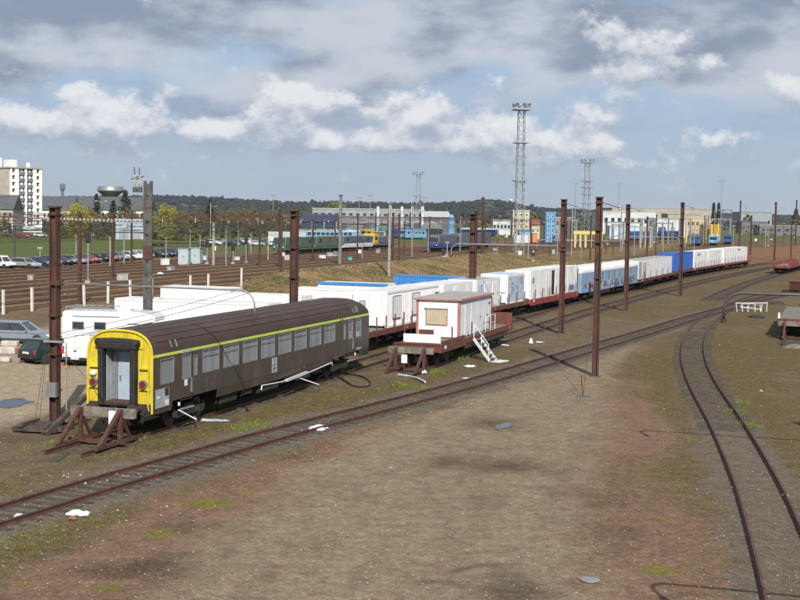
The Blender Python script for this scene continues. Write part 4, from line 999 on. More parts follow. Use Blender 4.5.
for y in (-1, 1): MB().box(-CLn / 2 - .1, CLn / 2 + .1, y * (CWd + .13) - .03, y * (CWd + .13) + .03, CHt - .05, CHt + .06).build('eave_trim', M['pink_trim'], cab)
for x_ in (-1, 1): MB().box(x_ * (CLn / 2 + .13) - .03, x_ * (CLn / 2 + .13) + .03, -CWd - .1, CWd + .1, CHt - .05, CHt + .06).build('eave_trim', M['pink_trim'], cab)
wd = MB().box(-CLn / 2 - .05, -CLn / 2, -.62, .78, .72, 1.86).build('window', M['pink_trim'], cab)
sh = MB().box(-CLn / 2 - .075, -CLn / 2 - .052, -.57, .73, .77, 1.74).build('shutter', M['tan_blind'], wd)
MB().box(-CLn / 2 - .16, -CLn / 2 - .05, -.66, .80, 1.76, 1.90).build('shutter_box', M['plastic_white'], wd)
MB().box(-CLn / 2 - .05, -CLn / 2 - .01, .25, 1.2, .02, .42).build('low_panel', M['wagon_red'], cab)
for xa, xb, nm, mm in ((.1, 1.0, 'door', 'cabin_white'), (1.9, 2.8, 'door', 'cabin_white')):
    d = MB().box(xa, xb, -CWd - .035, -CWd, .08, 2.0).build(nm, M[mm], cab); MB().cbox((xb - .12, -CWd - .06, 1.0), (.06, .05, .12)).build('handle', M['black'], d)
    MB().ring(xa - .04, xb + .04, .04, 2.04, .03, -CWd - .03, -CWd).build('door_frame', M['grey_panel'], d)
for xa in (-2.6, -1.2): MB().box(xa, xa + .05, -CWd - .02, -CWd, .05, 2.2).build('wall_batten', M['cabin_white'], cab)
MB().cbox((3.2, -CWd - .04, 1.75), (.12, .08, .12)).build('outside_lamp', M['black'], cab)
# rail in front of the cabin doors
rl = thing('platform_railing', 'thin pale hand rail along the landing of the white cabin', 'railing', (*q, 1.46), hc)
for x_ in (1.2, 2.4, 3.6): MB().bar((x_, -CWd - .35, -.06), (x_, -CWd - .35, 1.0), .03).build('post', M['plastic_white'], rl)
for z in (.5, 1.0): MB().bar((1.2, -CWd - .35, z), (3.6, -CWd - .35, z), .03).build('rail', M['plastic_white'], rl)
MB().box(1.0, 3.9, -CWd - .45, -CWd + .0, -.13, -.05).build('landing', M['galv'], rl)
# access steps
top_w, bot_w = Vector((*G(477, 338.5, 1.34), 1.34)), Vector((*G(493, 361.5), .03))
stp = thing('access_steps', 'white metal steps slanting from the cabin landing to the ground', 'steps', (bot_w.x, bot_w.y, 0))
dv = top_w - bot_w; dv.z = 0; run = dv.length; d_ = dv.normalized(); sd = Vector((-d_.y, d_.x, 0))
def sp(f, y, z=0.0): return tuple(d_ * (run * f) + sd * y + Vector((0, 0, .04 + 1.31 * max(f, 0) + z)))
for y in (-.36, .36):
    MB().bar(sp(0, y), sp(1, y), .06, .17).build('stringer', M['plastic_white'], stp)
MB().bar(sp(.05, .4, .95), sp(1.0, .4, .95), .04).build('hand_rail', M['plastic_white'], stp)
for f in (.06, .5, .97): MB().bar(sp(f, .4), sp(f, .4, .95), .035).build('rail_post', M['plastic_white'], stp)
for k in range(6): MB().bar(sp((k + .5) / 6, -.36, .06), sp((k + .5) / 6, .36, .06), .20, .03).build('tread', M['galv'], stp)
for k in range(5): MB().bar(sp(-.16 - k * .12, -.5, .03 + .157 * (1 + k * .8) * .0), sp(-.16 - k * .12, .5, 0), .07, .06).build('foot_bar', M['plastic_white'], stp)

# ------------------------------------------------------------------ containers standing on the ground across the lot
RX = YA - math.pi / 2                       # boxes lying across the tracks, long side towards the camera
def cross_box(label, s, ta, tb_, Hc=2.6, Wc=2.44, **kw):
    c = ST(s + Wc / 2, (ta + tb_) / 2); return container(label, (*c, zg(*c)), RX, abs(tb_ - ta), Hc, Wc=Wc, group='containers standing across the lot', **kw)
cross_box('long ribbed white container standing across the lot behind the camper', 85.7, 37.6, 49.8)
cross_box('white ribbed container behind the pale swan-neck arm, left of the first brown masts', 100.5, 47.5, 54.0, 2.6)
cross_box('low white container half hidden behind the coach roof', 96, 39.3, 45.4, 2.5, ribbed=False)
cross_box('white ribbed container right behind the brown mast over the coach roof', 105.5, 34.6, 44.0, 2.6, extras=[('vent', .8, 2.2, 1.7, 2.2)])
b_ = cross_box('white container with a blue band along its top edge', 114.5, 38.4, 45.2, 2.62, extras=[('vent', 1.0, 2.4, 1.5, 2.0)])
MB().box(-3.42, 3.42, -1.27, -1.226, 2.42, 2.66).build('blue_band', M['cont_blue'], b_); MB().box(-3.42, 3.42, -1.22, -1.0, 2.625, 2.665).build('blue_roof_edge', M['cont_blue'], b_)
cross_box('bright blue ribbed shipping container behind the white ones', 132.6, 31.6, 43.8, 2.62, body='cont_blue', roof_m='cont_blue')
cross_box('pale grey-roofed container between the blue one and the train', 121, 31.5, 37.5, 2.5, ribbed=False)

# ------------------------------------------------------------------ masts
def hbeam(mb, h, w=.30, d=.30, c=(0, 0)):
    x, y = c
    mb.box(x - w / 2, x + w / 2, y - d / 2, y - d / 2 + .04, -.3, h); mb.box(x - w / 2, x + w / 2, y + d / 2 - .04, y + d / 2, -.3, h); return mb.box(x - .03, x + .03, y - d / 2 + .04, y + d / 2 - .04, -.3, h)
def beam_mast(label, X, Y, h, w=.30, rz=YA, arm=None, hook=None, cap=True, collars=(), bracket=True, m='pole', group='brown steel masts'):
    t = thing('steel_mast', label, 'mast', (X, Y, zg(X, Y)), rz, group)
    hbeam(MB(), h, w, w).build('column', M[m], t)
    if cap: MB().cbox((0, 0, h + .03), (w + .1, w + .1, .07)).build('cap', M[m], t); MB().cbox((0, 0, h - .28), (w + .08, w + .08, .06)).build('collar', M[m], t)
    for z in collars: MB().cbox((0, 0, z), (w + .08, w + .08, .07)).build('collar', M[m], t)
    MB().cbox((0, 0, -.02), (.6, .6, .12)).build('footing', M['dark_concrete'], t)
    if bracket:
        br = MB().tube([(0, -w / 2, h - .25), (0, -.75, h - .42), (0, -1.15, h - .55)], .025, 5).build('bracket', M['wire'], t)
        MB().lathe([(.03, -.12), (.09, -.06), (.04, 0), (.09, .06), (.03, .12)], (0, -1.15, h - .55), 8).build('insulator', M['ceramic'], br)
    if arm:
        z, L_, sg = arm                       # arm along local y; sg -1 = to the right of the tracks
        pts = [(0, 0, z), (0, sg * (L_ - .6), z - .02)] + [(0, sg * (L_ - .6 + .6 * math.sin(a)), z - .02 - .6 * (1 - math.cos(a))) for a in np.linspace(.2, 1.5, 7)] + [(0, sg * L_, z - .95)]
        am = MB().tube(pts, .05 if hook else .038, 8).build('swan_neck_arm', M[hook or 'galv'], t, smooth=True)
        MB().cbox((0, sg * .1, z), (.36, .4, .18)).build('arm_clamp', M['rust'], am)
        MB().tube([(0, 0, z + .9), (0, sg * 2.4, z + .05)], .02, 5).build('tie_rod', M['wire'], am)
        MB().cyl((0, sg * L_, z - .95), (0, sg * L_, z - 1.1), .10, 10).build('outlet', M['rust'], am)
    return t
lm = beam_mast('rust brown steel mast left of the yellow coach end, long pale arm over the coach', -14.26, 54.63, 9.05, .34, arm=(5.95, 9.0, -1), collars=(1.5, 3.0, 4.6), bracket=False)
MB().cbox((-.25, 0, 1.55), (.22, .5, .6)).build('control_box', M['steel'], lm)
MB().cbox((-.24, -.1, 3.55), (.16, .9, .08)).build('clamp_bar', M['galv'], lm)
MB().tube([(-.1, -.6, 0), (-.1, -.6, 3.5)], .03, 5).build('conduit', M['galv'], lm); MB().tube([(-.1, .9, 0.0), (-.1, .35, 3.5)], .012, 4).build('stay_wire', M['wire'], lm); MB().tube([(-.1, .7, 0.0), (-.1, .3, 3.5)], .012, 4).build('stay_wire', M['wire'], lm)
MB().cbox((-.1, -.62, 2.5), (.12, .25, .1)).build('orange_marker', M['orange'], lm)
beam_mast('rust brown steel mast rising behind the roof of the brown coach', -6.55, 81.5, 9.05, .42, bracket=False, collars=(5, 6.8))
beam_mast('rust brown steel mast behind the white containers at the blue container', 5.95, 109, 9.0, .50, bracket=False, collars=(6, 7.5))
beam_mast('tallest looking brown mast beside the driveway end, in front of the train', 11.13, 74.76, 10.1, .33, collars=(5.6, 7.6, 8.3))
beam_mast('brown mast left of the driveway mast, its arm pointing over the train', 12.42, 101.53, 10.25, .38, arm=(6.75, 8.9, 1), collars=(6.4, 8.4))
beam_mast('brown mast right of the driveway mast, before the end of the pale blue coach', 21.86, 128.03, 10.25, .38, arm=(6.75, 8.9, 1), collars=(6.8, 8.5))
beam_mast('brown mast in front of the deep blue container', 32.72, 154.63, 10.85, .40, arm=(6.85, 8.9, 1), collars=(6.0, 9.0))
# the same row nearer the bridge: only the arms reach into view
beam_mast('mast outside the right edge whose dark arm crosses above the plank wagon', 19.95, 44.1, 10.2, .33, arm=(6.45, 8.9, 1), hook='wire')
beam_mast('mast outside the lower right corner, only its hooked shadow seen', 16.0, 20.5, 10.2, .33, arm=(6.45, 8.9, 1), hook='wire')
# tall concrete mast with equipment
cp = XD(148, 95); h_ = HZ(*cp, 148, 181)
t = thing('concrete_mast', 'grey concrete mast with square holes and insulator head behind the camper', 'mast', (*cp, 0), 0)
mb = MB(); hw = .30
mb.box(-hw, -hw + .16, -.2, .2, -.3, h_); mb.box(hw - .16, hw, -.2, .2, -.3, h_)
k = 0
while k * .95 < h_: mb.box(-hw + .16, hw - .16, -.12, .12, k * .95 - .3, min(k * .95 + .45, h_)); k += 1
mb.build('column', M['dark_concrete'], t)
MB().box(-hw - .02, hw + .02, -.22, .22, h_ - 2.0, h_ - 1.85).build('band', M['rust'], t)
MB().box(-hw - .03, hw + .03, -.23, .23, h_ - 5.6, h_ - 4.6).build('painted_band', M['rust'], t)
br = MB().bar((0, 0, h_ - .35), (-.95, 0, h_ - .35), .08).bar((-.2, 0, h_ - 1.3), (-.85, 0, h_ - .4), .06).build('bracket', M['steel'], t)
for x_ in (-.95, -.6):
    for z0 in (0, .42): MB().lathe([(.03, 0), (.12, .05), (.05, .1), (.12, .15), (.05, .2), (.11, .25), (.03, .32)], (x_, 0, h_ - .3 + z0), 8).build('insulator', M['ceramic'], br)
    MB().bar((x_, 0, h_ + .42), (x_ - .05, 0, h_ + .95), .07).build('horn', M['dark_concrete'], br); MB().bar((x_ - .25, 0, h_ + .1), (x_ + .3, .1, h_ + .35), .09).build('switch_arm', M['dark_concrete'], br); MB().cbox((x_, .1, h_ - .62), (.3, .3, .4)).build('switch_box', M['dark_concrete'], br)
MB().tube([(.1, -.2, h_ - 7.2), (.4, -.25, h_ - 6.7), (.9, -.3, h_ - 6.55)], .03, 6).build('lamp_arm', M['galv'], t)
MB().lathe([(.05, .06), (.2, .02), (.26, -.05), (.1, -.08)], (.95, -.3, h_ - 6.55), 10).build('lamp_head', M['lamp_white'], t)
# cross span with insulators from the concrete mast to the left
zs = HZ(*cp, 148, 222)
t = thing('head_span', 'insulated cross span strung from the concrete mast to the left edge', 'cable', (*cp, 0), 0)
pl_ = XD(-60, 98)
v0, v1 = Vector((-.3, 0, zs)), Vector((pl_[0] - cp[0], 3, zs + .25))
MB().tube([v0, v0.lerp(v1, .3) + Vector((0, 0, -.05)), v0.lerp(v1, .6), v1], .035, 5).build('span_wire', M['wire'], t)
for i in range(26):
    p_ = v0.lerp(v1, .02 + i * .019); MB().lathe([(.03, -.1), (.11, -.05), (.05, 0), (.11, .05), (.03, .1)], p_, 7).build('insulator', M['ceramic'], t)
# secondary masts and posts of the main yard: (column, ground row, top row, width m, material, label)
post_list = [
 (340, 266, 197, .5, 'steel', 'grey lattice-like mast between green locomotive and grey locomotive'),
 (389, 281, 208, .32, 'concrete', 'pale mast left of the blue container top'),
 (392.5, 262, 215, .35, 'pole', 'dark brown mast touching the pale mast beside the yellow rail machine'),
 (279.5, 269, 212, .35, 'pole', 'thin brown mast in front of the white lorry box'),
 (312.5, 262, 222, .30, 'pole', 'short brown mast before the light blue railcar'),
 (482, 256, 199, .5, 'pole', 'dark mast with capped top left of the tall lattice tower'),
 (472, 262, 246, .2, 'concrete', 'short pale stub post at the foot of the dark mast'),
 (655.5, 258, 215, .30, 'pole', 'dark brown mast left of the deep blue container'),
 (646.5, 258, 217, .45, 'pole', 'thick dark mast beside its thinner twin above the white roofs'),
 (704, 250, 216, .35, 'pole', 'dark mast just left of the small light blue train'),
 (707.5, 247, 216, .3, 'rust', 'reddish mast next to the dark one near the yellow tanks'),
 (739, 251, 203, .5, 'pole', 'tall dark mast behind the last container of the train'),
 (750, 258, 219, .5, 'rust', 'reddish brown mast at the left foot of the bare earth slope'),
 (774, 262, 204, .5, 'pole', 'tall mast with pale top on the bare earth slope'),
 (790.5, 262, 218, .35, 'pole', 'thin dark mast near the right edge on the earth slope'),
 (795, 250, 203, .5, 'pole', 'mast at the extreme right edge'),
 (412, 258, 207, .30, 'galv', 'pale grey mast left of the blue locomotive cab'),
 (210.5, 238, 204, .3, 'concrete', 'pale pole beside the dark conifer'),
 (213.5, 268, 225, .35, 'concrete', 'pale concrete post among the parked cars'),
 (226, 269, 228, .25, 'galv', 'grey post with signal boxes by the parked cars'),
 (259, 240, 222, .25, 'galv', 'thin pale post among blue covered cars'),
 (251, 255, 236, .2, 'concrete', 'short pale post before the parked cars'),
 (14.5, 266, 228, .3, 'dark_concrete', 'dark post by the white van at the far left'),
 (561, 262, 215, .35, 'pole', 'dark mast right of the yellow frame, seen between brown masts'),
 (590, 260, 216, .35, 'pole', 'brown mast beside the yellow frame columns'),
 (620.5, 252, 206, .25, 'galv', 'pale thin mast before the grey hall'),
 (606, 253, 222, .25, 'pole', 'small brown mast close to the tall driveway mast'),
 (549.5, 258, 240, .2, 'rust', 'low rusty post right of the tall lattice tower'),
 (685, 247, 222, .25, 'galv', 'pale post left of the small blue trains'),
 (729.5, 243, 218, .25, 'galv', 'pale post right of the yellow tanks'),
 (460, 253, 218, .25, 'galv', 'thin grey post standing by the grey locomotive roof'),
 (571.5, 256, 209, .3, 'galv', 'pale blue-grey mast left of the yellow frame'),
]
for px, yb, yt, w_, m_, lab in post_list:
    p_ = G(px, yb); h_ = HZ(*p_, px, yt)
    t = thing('line_post', lab, 'post', (*p_, zg(*p_) - .02), YA, 'posts of the main yard')
    hbeam(MB(), h_, w_ * .85, w_ * .85).build('column', M[m_], t)
    MB().cbox((0, 0, h_ + .05), (w_ + .15, w_ + .15, .1)).build('cap', M[m_], t)
    if h_ > 7:
        MB().bar((0, 0, h_ - .8), (0, -2.2, h_ - 1.1), .08).bar((0, 0, h_ - 1.9), (0, -2.2, h_ - 1.15), .06).build('bracket', M['steel'], t)
        MB().lathe([(.05, -.25), (.14, -.15), (.06, -.05), (.14, .05), (.05, .2)], (0, -2.2, h_ - 1.1), 7).build('insulator', M['ceramic'], t)
# white fence posts along the main lines
for i in range(14):
    s_ = 84.5 + i * 3.9; p_ = ST(s_, 64.1 - i * .12)
    if i in (9, 12): continue
    o = MB().box(-.09, .09, -.09, .09, -.2, 1.95).box(-.11, .11, -.11, .11, 1.95, 2.02).build('fence_post', M['white_post']); o.location = (*p_, zg(*p_)); o.rotation_euler = (random.uniform(-.02, .02), random.uniform(-.03, .03), YA)
    tag(o, 'white concrete fence post beside the main lines, %s from the left' % words_n[i], 'post', 'white fence posts')

# ------------------------------------------------------------------ overhead wires
def wire(label, pts, r_=.014, sag=.3, n=14):
    mb = MB(); out = []
    for a, b2 in zip(pts[:-1], pts[1:]):
        a, b2 = Vector(a), Vector(b2)
        for i in range(n): f = i / n; out.append(a.lerp(b2, f) - Vector((0, 0, 4 * sag * f * (1 - f))))
    out.append(Vector(pts[-1])); mb.tube(out, r_, 4)
    return tag(mb.build('overhead_wire', M['wire']), label, 'wire', 'overhead wires')
def off_pt(X, Y, z, d): return (X + UY * d, Y - UX * d, z)
row = [(12.42, 101.53, 9.7), (21.86, 128.03, 9.7), (32.72, 154.63, 10.3), (45, 190, 10.3), (60, 232, 10.3)]
wire('thin overhead wire strung along the tops of the brown masts on the right', [off_pt(*p_, 1.15) for p_ in row], .012)
wire('thin wire running from the left mast low over the camper', [(-30, 60, 3.9), (-14.2, 54.6, 3.55), (-6.5, 81.5, 5.0)], .014, .25)
wire('second thin wire just above the one over the camper', [(-30, 60.4, 4.3), (-14.2, 54.6, 3.8), (-6.5, 81.5, 5.4)], .012, .25)
wire('thin stay cable from the buffer stop up to the left mast', [(-10.6, 49.2, 1.5), (-14.2, 54.5, 3.5)], .012, .05)
PS = (58, 104, 150, 196, 242, 288, 334)
for i, l_ in enumerate(main_lines):
    q_ = [on_line(l_, s_)[0] for s_ in PS]
    wire('upper catenary wire over the main lines, %s from the coach side' % words_n[i], [(x_, y_, 7.35) for x_, y_ in q_], .028, .75, 8)
    wire('lower contact wire over the main lines, %s from the coach side' % words_n[i], [(x_, y_, 6.1) for x_, y_ in q_], .022, .05, 3)
for k, s_ in enumerate(PS[1:]):
    a_, b_ = on_line(main_lines[0], s_)[0], on_line(main_lines[-1], s_)[0]; a_, b_ = Vector((*a_, 0)), Vector((*b_, 0)); dv = (b_ - a_); L_ = dv.length + 5; rz = math.atan2(dv.y, dv.x); o_ = a_ - dv.normalized() * 2.5
    t = thing('catenary_portal', 'dark steel catenary portal spanning the main lines, %s going away from the camera' % words_n[k], 'gantry', (o_.x, o_.y, .3), rz, 'catenary portals')
    for x_ in (0, L_ / 2 + .2, L_): hbeam(MB(), 8.4, .26, .26, (x_, 0)).build('mast', M['pole'], t)
    mb = MB(); mb.bar((0, 0, 8.1), (L_, 0, 8.1), .08); mb.bar((0, 0, 7.6), (L_, 0, 7.6), .08); n = int(L_ / 1.2)
    for j in range(n): mb.bar((L_ * j / n, 0, 7.6 if j % 2 else 8.1), (L_ * (j + 1) / n, 0, 8.1 if j % 2 else 7.6), .045)
    mb.build('truss_beam', M['pole'], t)
    for j in range(10):
        x_ = 2.5 + dv.length * j / 9
        MB().bar((x_ + .35, 0, 7.6), (x_ + .35, 0, 6.2), .05).bar((x_ + .35, 0, 6.25), (x_, 0, 6.12), .035).build('dropper_arm', M['wire'], t)
        MB().lathe([(.04, -.2), (.12, -.12), (.05, -.04), (.12, .04), (.05, .12), (.03, .2)], (x_, 0, 7.45), 7).build('insulator', M['ceramic'], t)
# stays of the driveway mast
g0 = G(583, 397)
st2 = thing('mast_stay', 'pair of thin stay wires anchored in the dirt left of the driveway mast', 'stay', (*g0, 0), 0)
MB().tube([(0, 0, .0), (11.13 - g0[0], 74.76 - g0[1], 7.0)], .014, 4).build('stay_wire', M['wire'], st2)
MB().tube([(0, 0, 0), (-.1, .1, 1.1)], .03, 5).build('anchor_rod', M['rust'], st2)
MB().slab([(-.35, -.2), (.4, -.15), (.35, .25), (-.3, .2)], -.05, .04).build('anchor_slab', M['dark_concrete'], st2)

# ------------------------------------------------------------------ cars
def wheel_meshes(rad=.31, w=.2):
    ty = MB().lathe([(rad * .62, -w / 2), (rad * .94, -w / 2), (rad, -w * .3), (rad, w * .3), (rad * .94, w / 2), (rad * .62, w / 2)], (0, 0, 0), 18).xf(Matrix.Rotation(math.pi / 2, 4, 'X')).mesh('tyre', M['tyre'], True)
    ri = MB().lathe([(.05, -w * .42), (rad * .6, -w * .36), (rad * .63, -w * .45), (rad * .63, w * .45), (.05, w * .42)], (0, 0, 0), 12).xf(Matrix.Rotation(math.pi / 2, 4, 'X')).mesh('rim', M['rim'])
    return ty, ri
TY, RI = wheel_meshes()
def car(label, loc, rz, kind='hatch', paint='car_grey', group=None, name='parked_car', cat='car', Lc=None, Wc=1.70):
    """x = forwards"""
    K = {'hatch': (3.95, 1.42, .86, [(-.5, .34), (-.5, .74), (-.485, .90), (.12, .90), (.30, .84), (.44, .72), (.495, .58), (.5, .34)], (-.455, -.36, .03, .19)),
         'estate': (4.6, 1.45, .88, [(-.5, .34), (-.5, .78), (-.49, .92), (.15, .90), (.30, .86), (.45, .74), (.495, .6), (.5, .34)], (-.485, -.43, .05, .20)),
         'saloon': (4.5, 1.42, .88, [(-.5, .34), (-.5, .84), (-.47, .93), (-.30, .93), (.16, .90), (.31, .85), (.45, .74), (.495, .6), (.5, .34)], (-.36, -.20, .05, .20)),
         'van': (4.2, 1.84, 1.0, [(-.5, .36), (-.5, .9), (-.495, 1.0), (.22, 1.0), (.30, .98), (.46, .82), (.5, .62), (.5, .36)], (-.495, -.47, .12, .26))}[kind]
    L_, H_, belt, prof, (g0_, g1, g2, g3) = K; L_ = Lc or L_; W2 = Wc / 2
    t = thing(name, label, cat, (loc[0], loc[1], zg(loc[0], loc[1]) if len(loc) < 3 else loc[2]), rz, group)
    MB().prism([(x_ * L_, z) for x_, z in prof], -W2, W2).build('body', M[paint], t, bevel=.07)
    MB().box(-L_ * .47, L_ * .47, -W2 + .1, W2 - .1, .18, .36).build('underbody', M['black'], t)
    # greenhouse
    tw = W2 - .17; bw = W2 - .04; z0, z1 = belt - .01, H_ - .05
    vs_ = [(g0_ * L_, -bw, z0), (g3 * L_, -bw, z0), (g3 * L_, bw, z0), (g0_ * L_, bw, z0), (g1 * L_, -tw, z1), (g2 * L_, -tw, z1), (g2 * L_, tw, z1), (g1 * L_, tw, z1)]
    fs = [(0, 3, 2, 1), (4, 5, 6, 7), (0, 1, 5, 4), (1, 2, 6, 5), (2, 3, 7, 6), (3, 0, 4, 7)]
    gh = MB().add(vs_, fs).build('glazing' if kind != 'van' else 'cargo_box', M['car_glass' if kind != 'van' else paint], t, bevel=0 if kind != 'van' else .06)
    MB().slab([(g1 * L_ - .04, -tw - .02), (g2 * L_ + .04, -tw - .02), (g2 * L_ + .04, tw + .02), (g1 * L_ - .04, tw + .02)], z1 - .01, z1 + .06).build('roof_panel', M[paint], t, bevel=.03)
    V_ = [Vector(v) for v in vs_]
    for a, b2 in ((0, 4), (1, 5), (2, 6), (3, 7)): MB().bar(V_[a], V_[b2], .09, .07).build('pillar', M[paint], t)
    for s in (0, 3):
        e0, e1, f0, f1 = V_[s], V_[1 if s == 0 else 2], V_[s + 4], V_[5 if s == 0 else 6]
        for f in ((.40,) if kind in ('hatch', 'van') else (.33, .62)):
            MB().bar(e0.lerp(e1, f), f0.lerp(f1, f), .07, .05).build('pillar', M[paint if kind == 'van' else 'black'], t)
    if kind == 'van':
        for s in (-1, 1):
            o_ = 2 if s > 0 else 1
            MB().add([(.02 * L_, s * (bw + .006), belt + .06), (.235 * L_, s * (bw + .006), belt + .06), (.13 * L_, s * (tw + .03), z1 - .1), (.02 * L_, s * (tw + .03), z1 - .1)], [(0, 1, 2, 3)]).build('side_window', M['car_glass'], t)
        MB().add([(.262 * L_, -bw + .1, belt + .05), (.262 * L_, bw - .1, belt + .05), (.128 * L_, tw - .06, z1 - .06), (.128 * L_, -tw + .06, z1 - .06)], [(0, 1, 2, 3)]).build('windscreen', M['car_glass'], t)
        MB().box(-.503 * L_, -.499 * L_, -.01, .01, .45, z1).build('door_seam', M['grey_panel'], t)
        MB().box(-.508 * L_, -.5 * L_, -.06, .14, .86, .92).build('handle', M['black'], t)
    for s in (-1, 1):
        MB().box(-.505 * L_, -.47 * L_, s * W2 - (.16 if s > 0 else -.02), s * W2 + (.02 if s < 0 else -.0) + (.0 if s > 0 else .14) - (.02 if s < 0 else -.02), .62 if kind != 'van' else .70, .86 if kind != 'van' else 1.15).build('tail_light', M['red_light'], t)
        MB().box(.455 * L_, .49 * L_, min(s * (W2 - .35), s * (W2 - .02)), max(s * (W2 - .35), s * (W2 - .02)), .60, .72).build('headlight', M['lamp_white'], t)
        MB().cbox((.16 * L_, s * (W2 + .09), belt + .06), (.12, .18, .12)).build('mirror', M[paint if paint != 'car_white' else 'black'], t)
        for x_ in (-.30 * L_, .31 * L_):
            ar_ = MB().cyl((x_, s * (W2 - .22), .31), (x_, s * (W2 + .006), .31), .37, 18).build('wheel_arch', M['black'], t)
            w_ = use(TY, 'wheel', t, (x_, s * (W2 - .085), .31)); use(RI, 'rim', w_)
    MB().box(-.515 * L_, -.495 * L_, -W2 + .1, W2 - .1, .34, .52).build('rear_bumper', M[paint if kind == 'estate' else 'black'], t); MB().box(.495 * L_, .515 * L_, -W2 + .1, W2 - .1, .30, .48).build('front_bumper', M[paint if kind != 'van' else 'black'], t)
    MB().box(-.522 * L_, -.505 * L_, -.26, .26, .40 if kind == 'van' else .62, .52 if kind == 'van' else .74).build('number_plate', M['plate'], t)
    return t
cA = G(18, 344); car('silver-grey estate car side-on at the left edge above the dark hatchback', (cA[0], cA[1] + .8), R(-8), 'estate', 'car_grey', Lc=4.7)
cB = G(38, 364); car('dark green hatchback seen from behind, beside the brown left mast', (cB[0] + .5, cB[1] + 1.7), R(52), 'hatch', 'car_green')
cC = G(80, 366); car('small white panel van seen from behind in front of the camper', (cC[0] + .4, cC[1] + 2.0), R(72), 'van', 'car_white', name='panel_van', cat='van', Wc=1.85)
# camper
cD = XD(113, 83); t = thing('camper_van', 'white camper with overcab and two small windows behind the brown coach', 'camper', (*cD, zg(*cD)), R(-6))
MB().prism([(-2.9, .45), (-2.9, 2.62), (-2.75, 2.72), (2.0, 2.72), (2.75, 2.62), (3.05, 2.35), (3.05, 2.15), (2.1, 1.95), (2.0, .45)], -1.1, 1.1).build('body', M['car_white'], t, bevel=.08)
MB().prism([(2.0, .4), (2.0, 1.93), (2.3, 1.93), (2.85, 1.25), (3.5, 1.05), (3.6, .4)], -.98, .98).build('cab', M['car_white'], t, bevel=.06)
MB().add([(2.34, -.8, 1.92), (2.34, .8, 1.92), (2.88, .85, 1.28), (2.88, -.85, 1.28)], [(0, 1, 2, 3)]).build('windscreen', M['car_glass'], t)
for xa, xb in ((-2.25, -1.45), (-.85, -.05)):
    w_ = MB().ring(xa, xb, 1.55, 2.08, .05, -1.125, -1.10).build('window', M['grey_panel'], t); MB().box(xa + .05, xb - .05, -1.118, -1.105, 1.60, 2.03).build('pane', M['car_glass'], w_)
MB().box(-2.2, .8, -1.2, -1.10, 2.42, 2.52).build('awning_case', M['car_white'], t)
MB().box(.5, 1.15, -1.112, -1.10, .6, 2.3).build('door', M['white'], t)
MB().box(1.3, 2.1, -1.14, -1.10, 1.95, 2.02).build('trim_strip', M['steel'], t)
rk = MB()
for y in (-.9, .9): rk.bar((-2.7, y, 2.95), (.2, y, 2.95), .04)
for k in range(7): rk.bar((-2.7 + k * .48, -.9, 2.95), (-2.7 + k * .48, .9, 2.95), .03); rk.bar((-2.7 + k * .48, -.9, 2.70), (-2.7 + k * .48, -.9, 2.95), .03)
rk.build('roof_rack', M['galv'], t)
MB().box(.5, 1.3, -.5, .4, 2.72, 2.86).build('roof_hatch', M['plastic_white'], t)
for x_ in (-1.7, 2.8):
    for s in (-1, 1): w_ = use(TY, 'wheel', t, (x_, s * .95, .33)); use(RI, 'rim', w_)
MB().box(-2.95, -2.88, -1.0, 1.0, .42, .62).build('rear_bumper', M['black'], t)
# cream post and marker beside the camper
p_ = G(63, 336); tag(MB().box(-.18, .18, -.1, .1, 0, 1.35).build('cream_post', M['block_cream'], bevel=.02), 'cream post standing behind the panel van', 'post').location = (*p_, 0)
# rubble blocks by the dark hatchback
for (px, py, w_, h_, lab) in ((10, 346, 1.1, .35, 'upper pale concrete block in front of the grey estate car'), (8, 354, 1.0, .45, 'lower pale concrete block left of the dark hatchback'), (4, 362, .8, .3, 'lowest pale stone block at the left edge of the lot')):
    p_ = G(px, py); o = MB().box(-w_ / 2, w_ / 2, -.3, .3, 0, h_).build('concrete_block', M['rubble'], bevel=.08); o.location = (*p_, 0); tag(o, lab, 'block', 'concrete blocks in the lot')

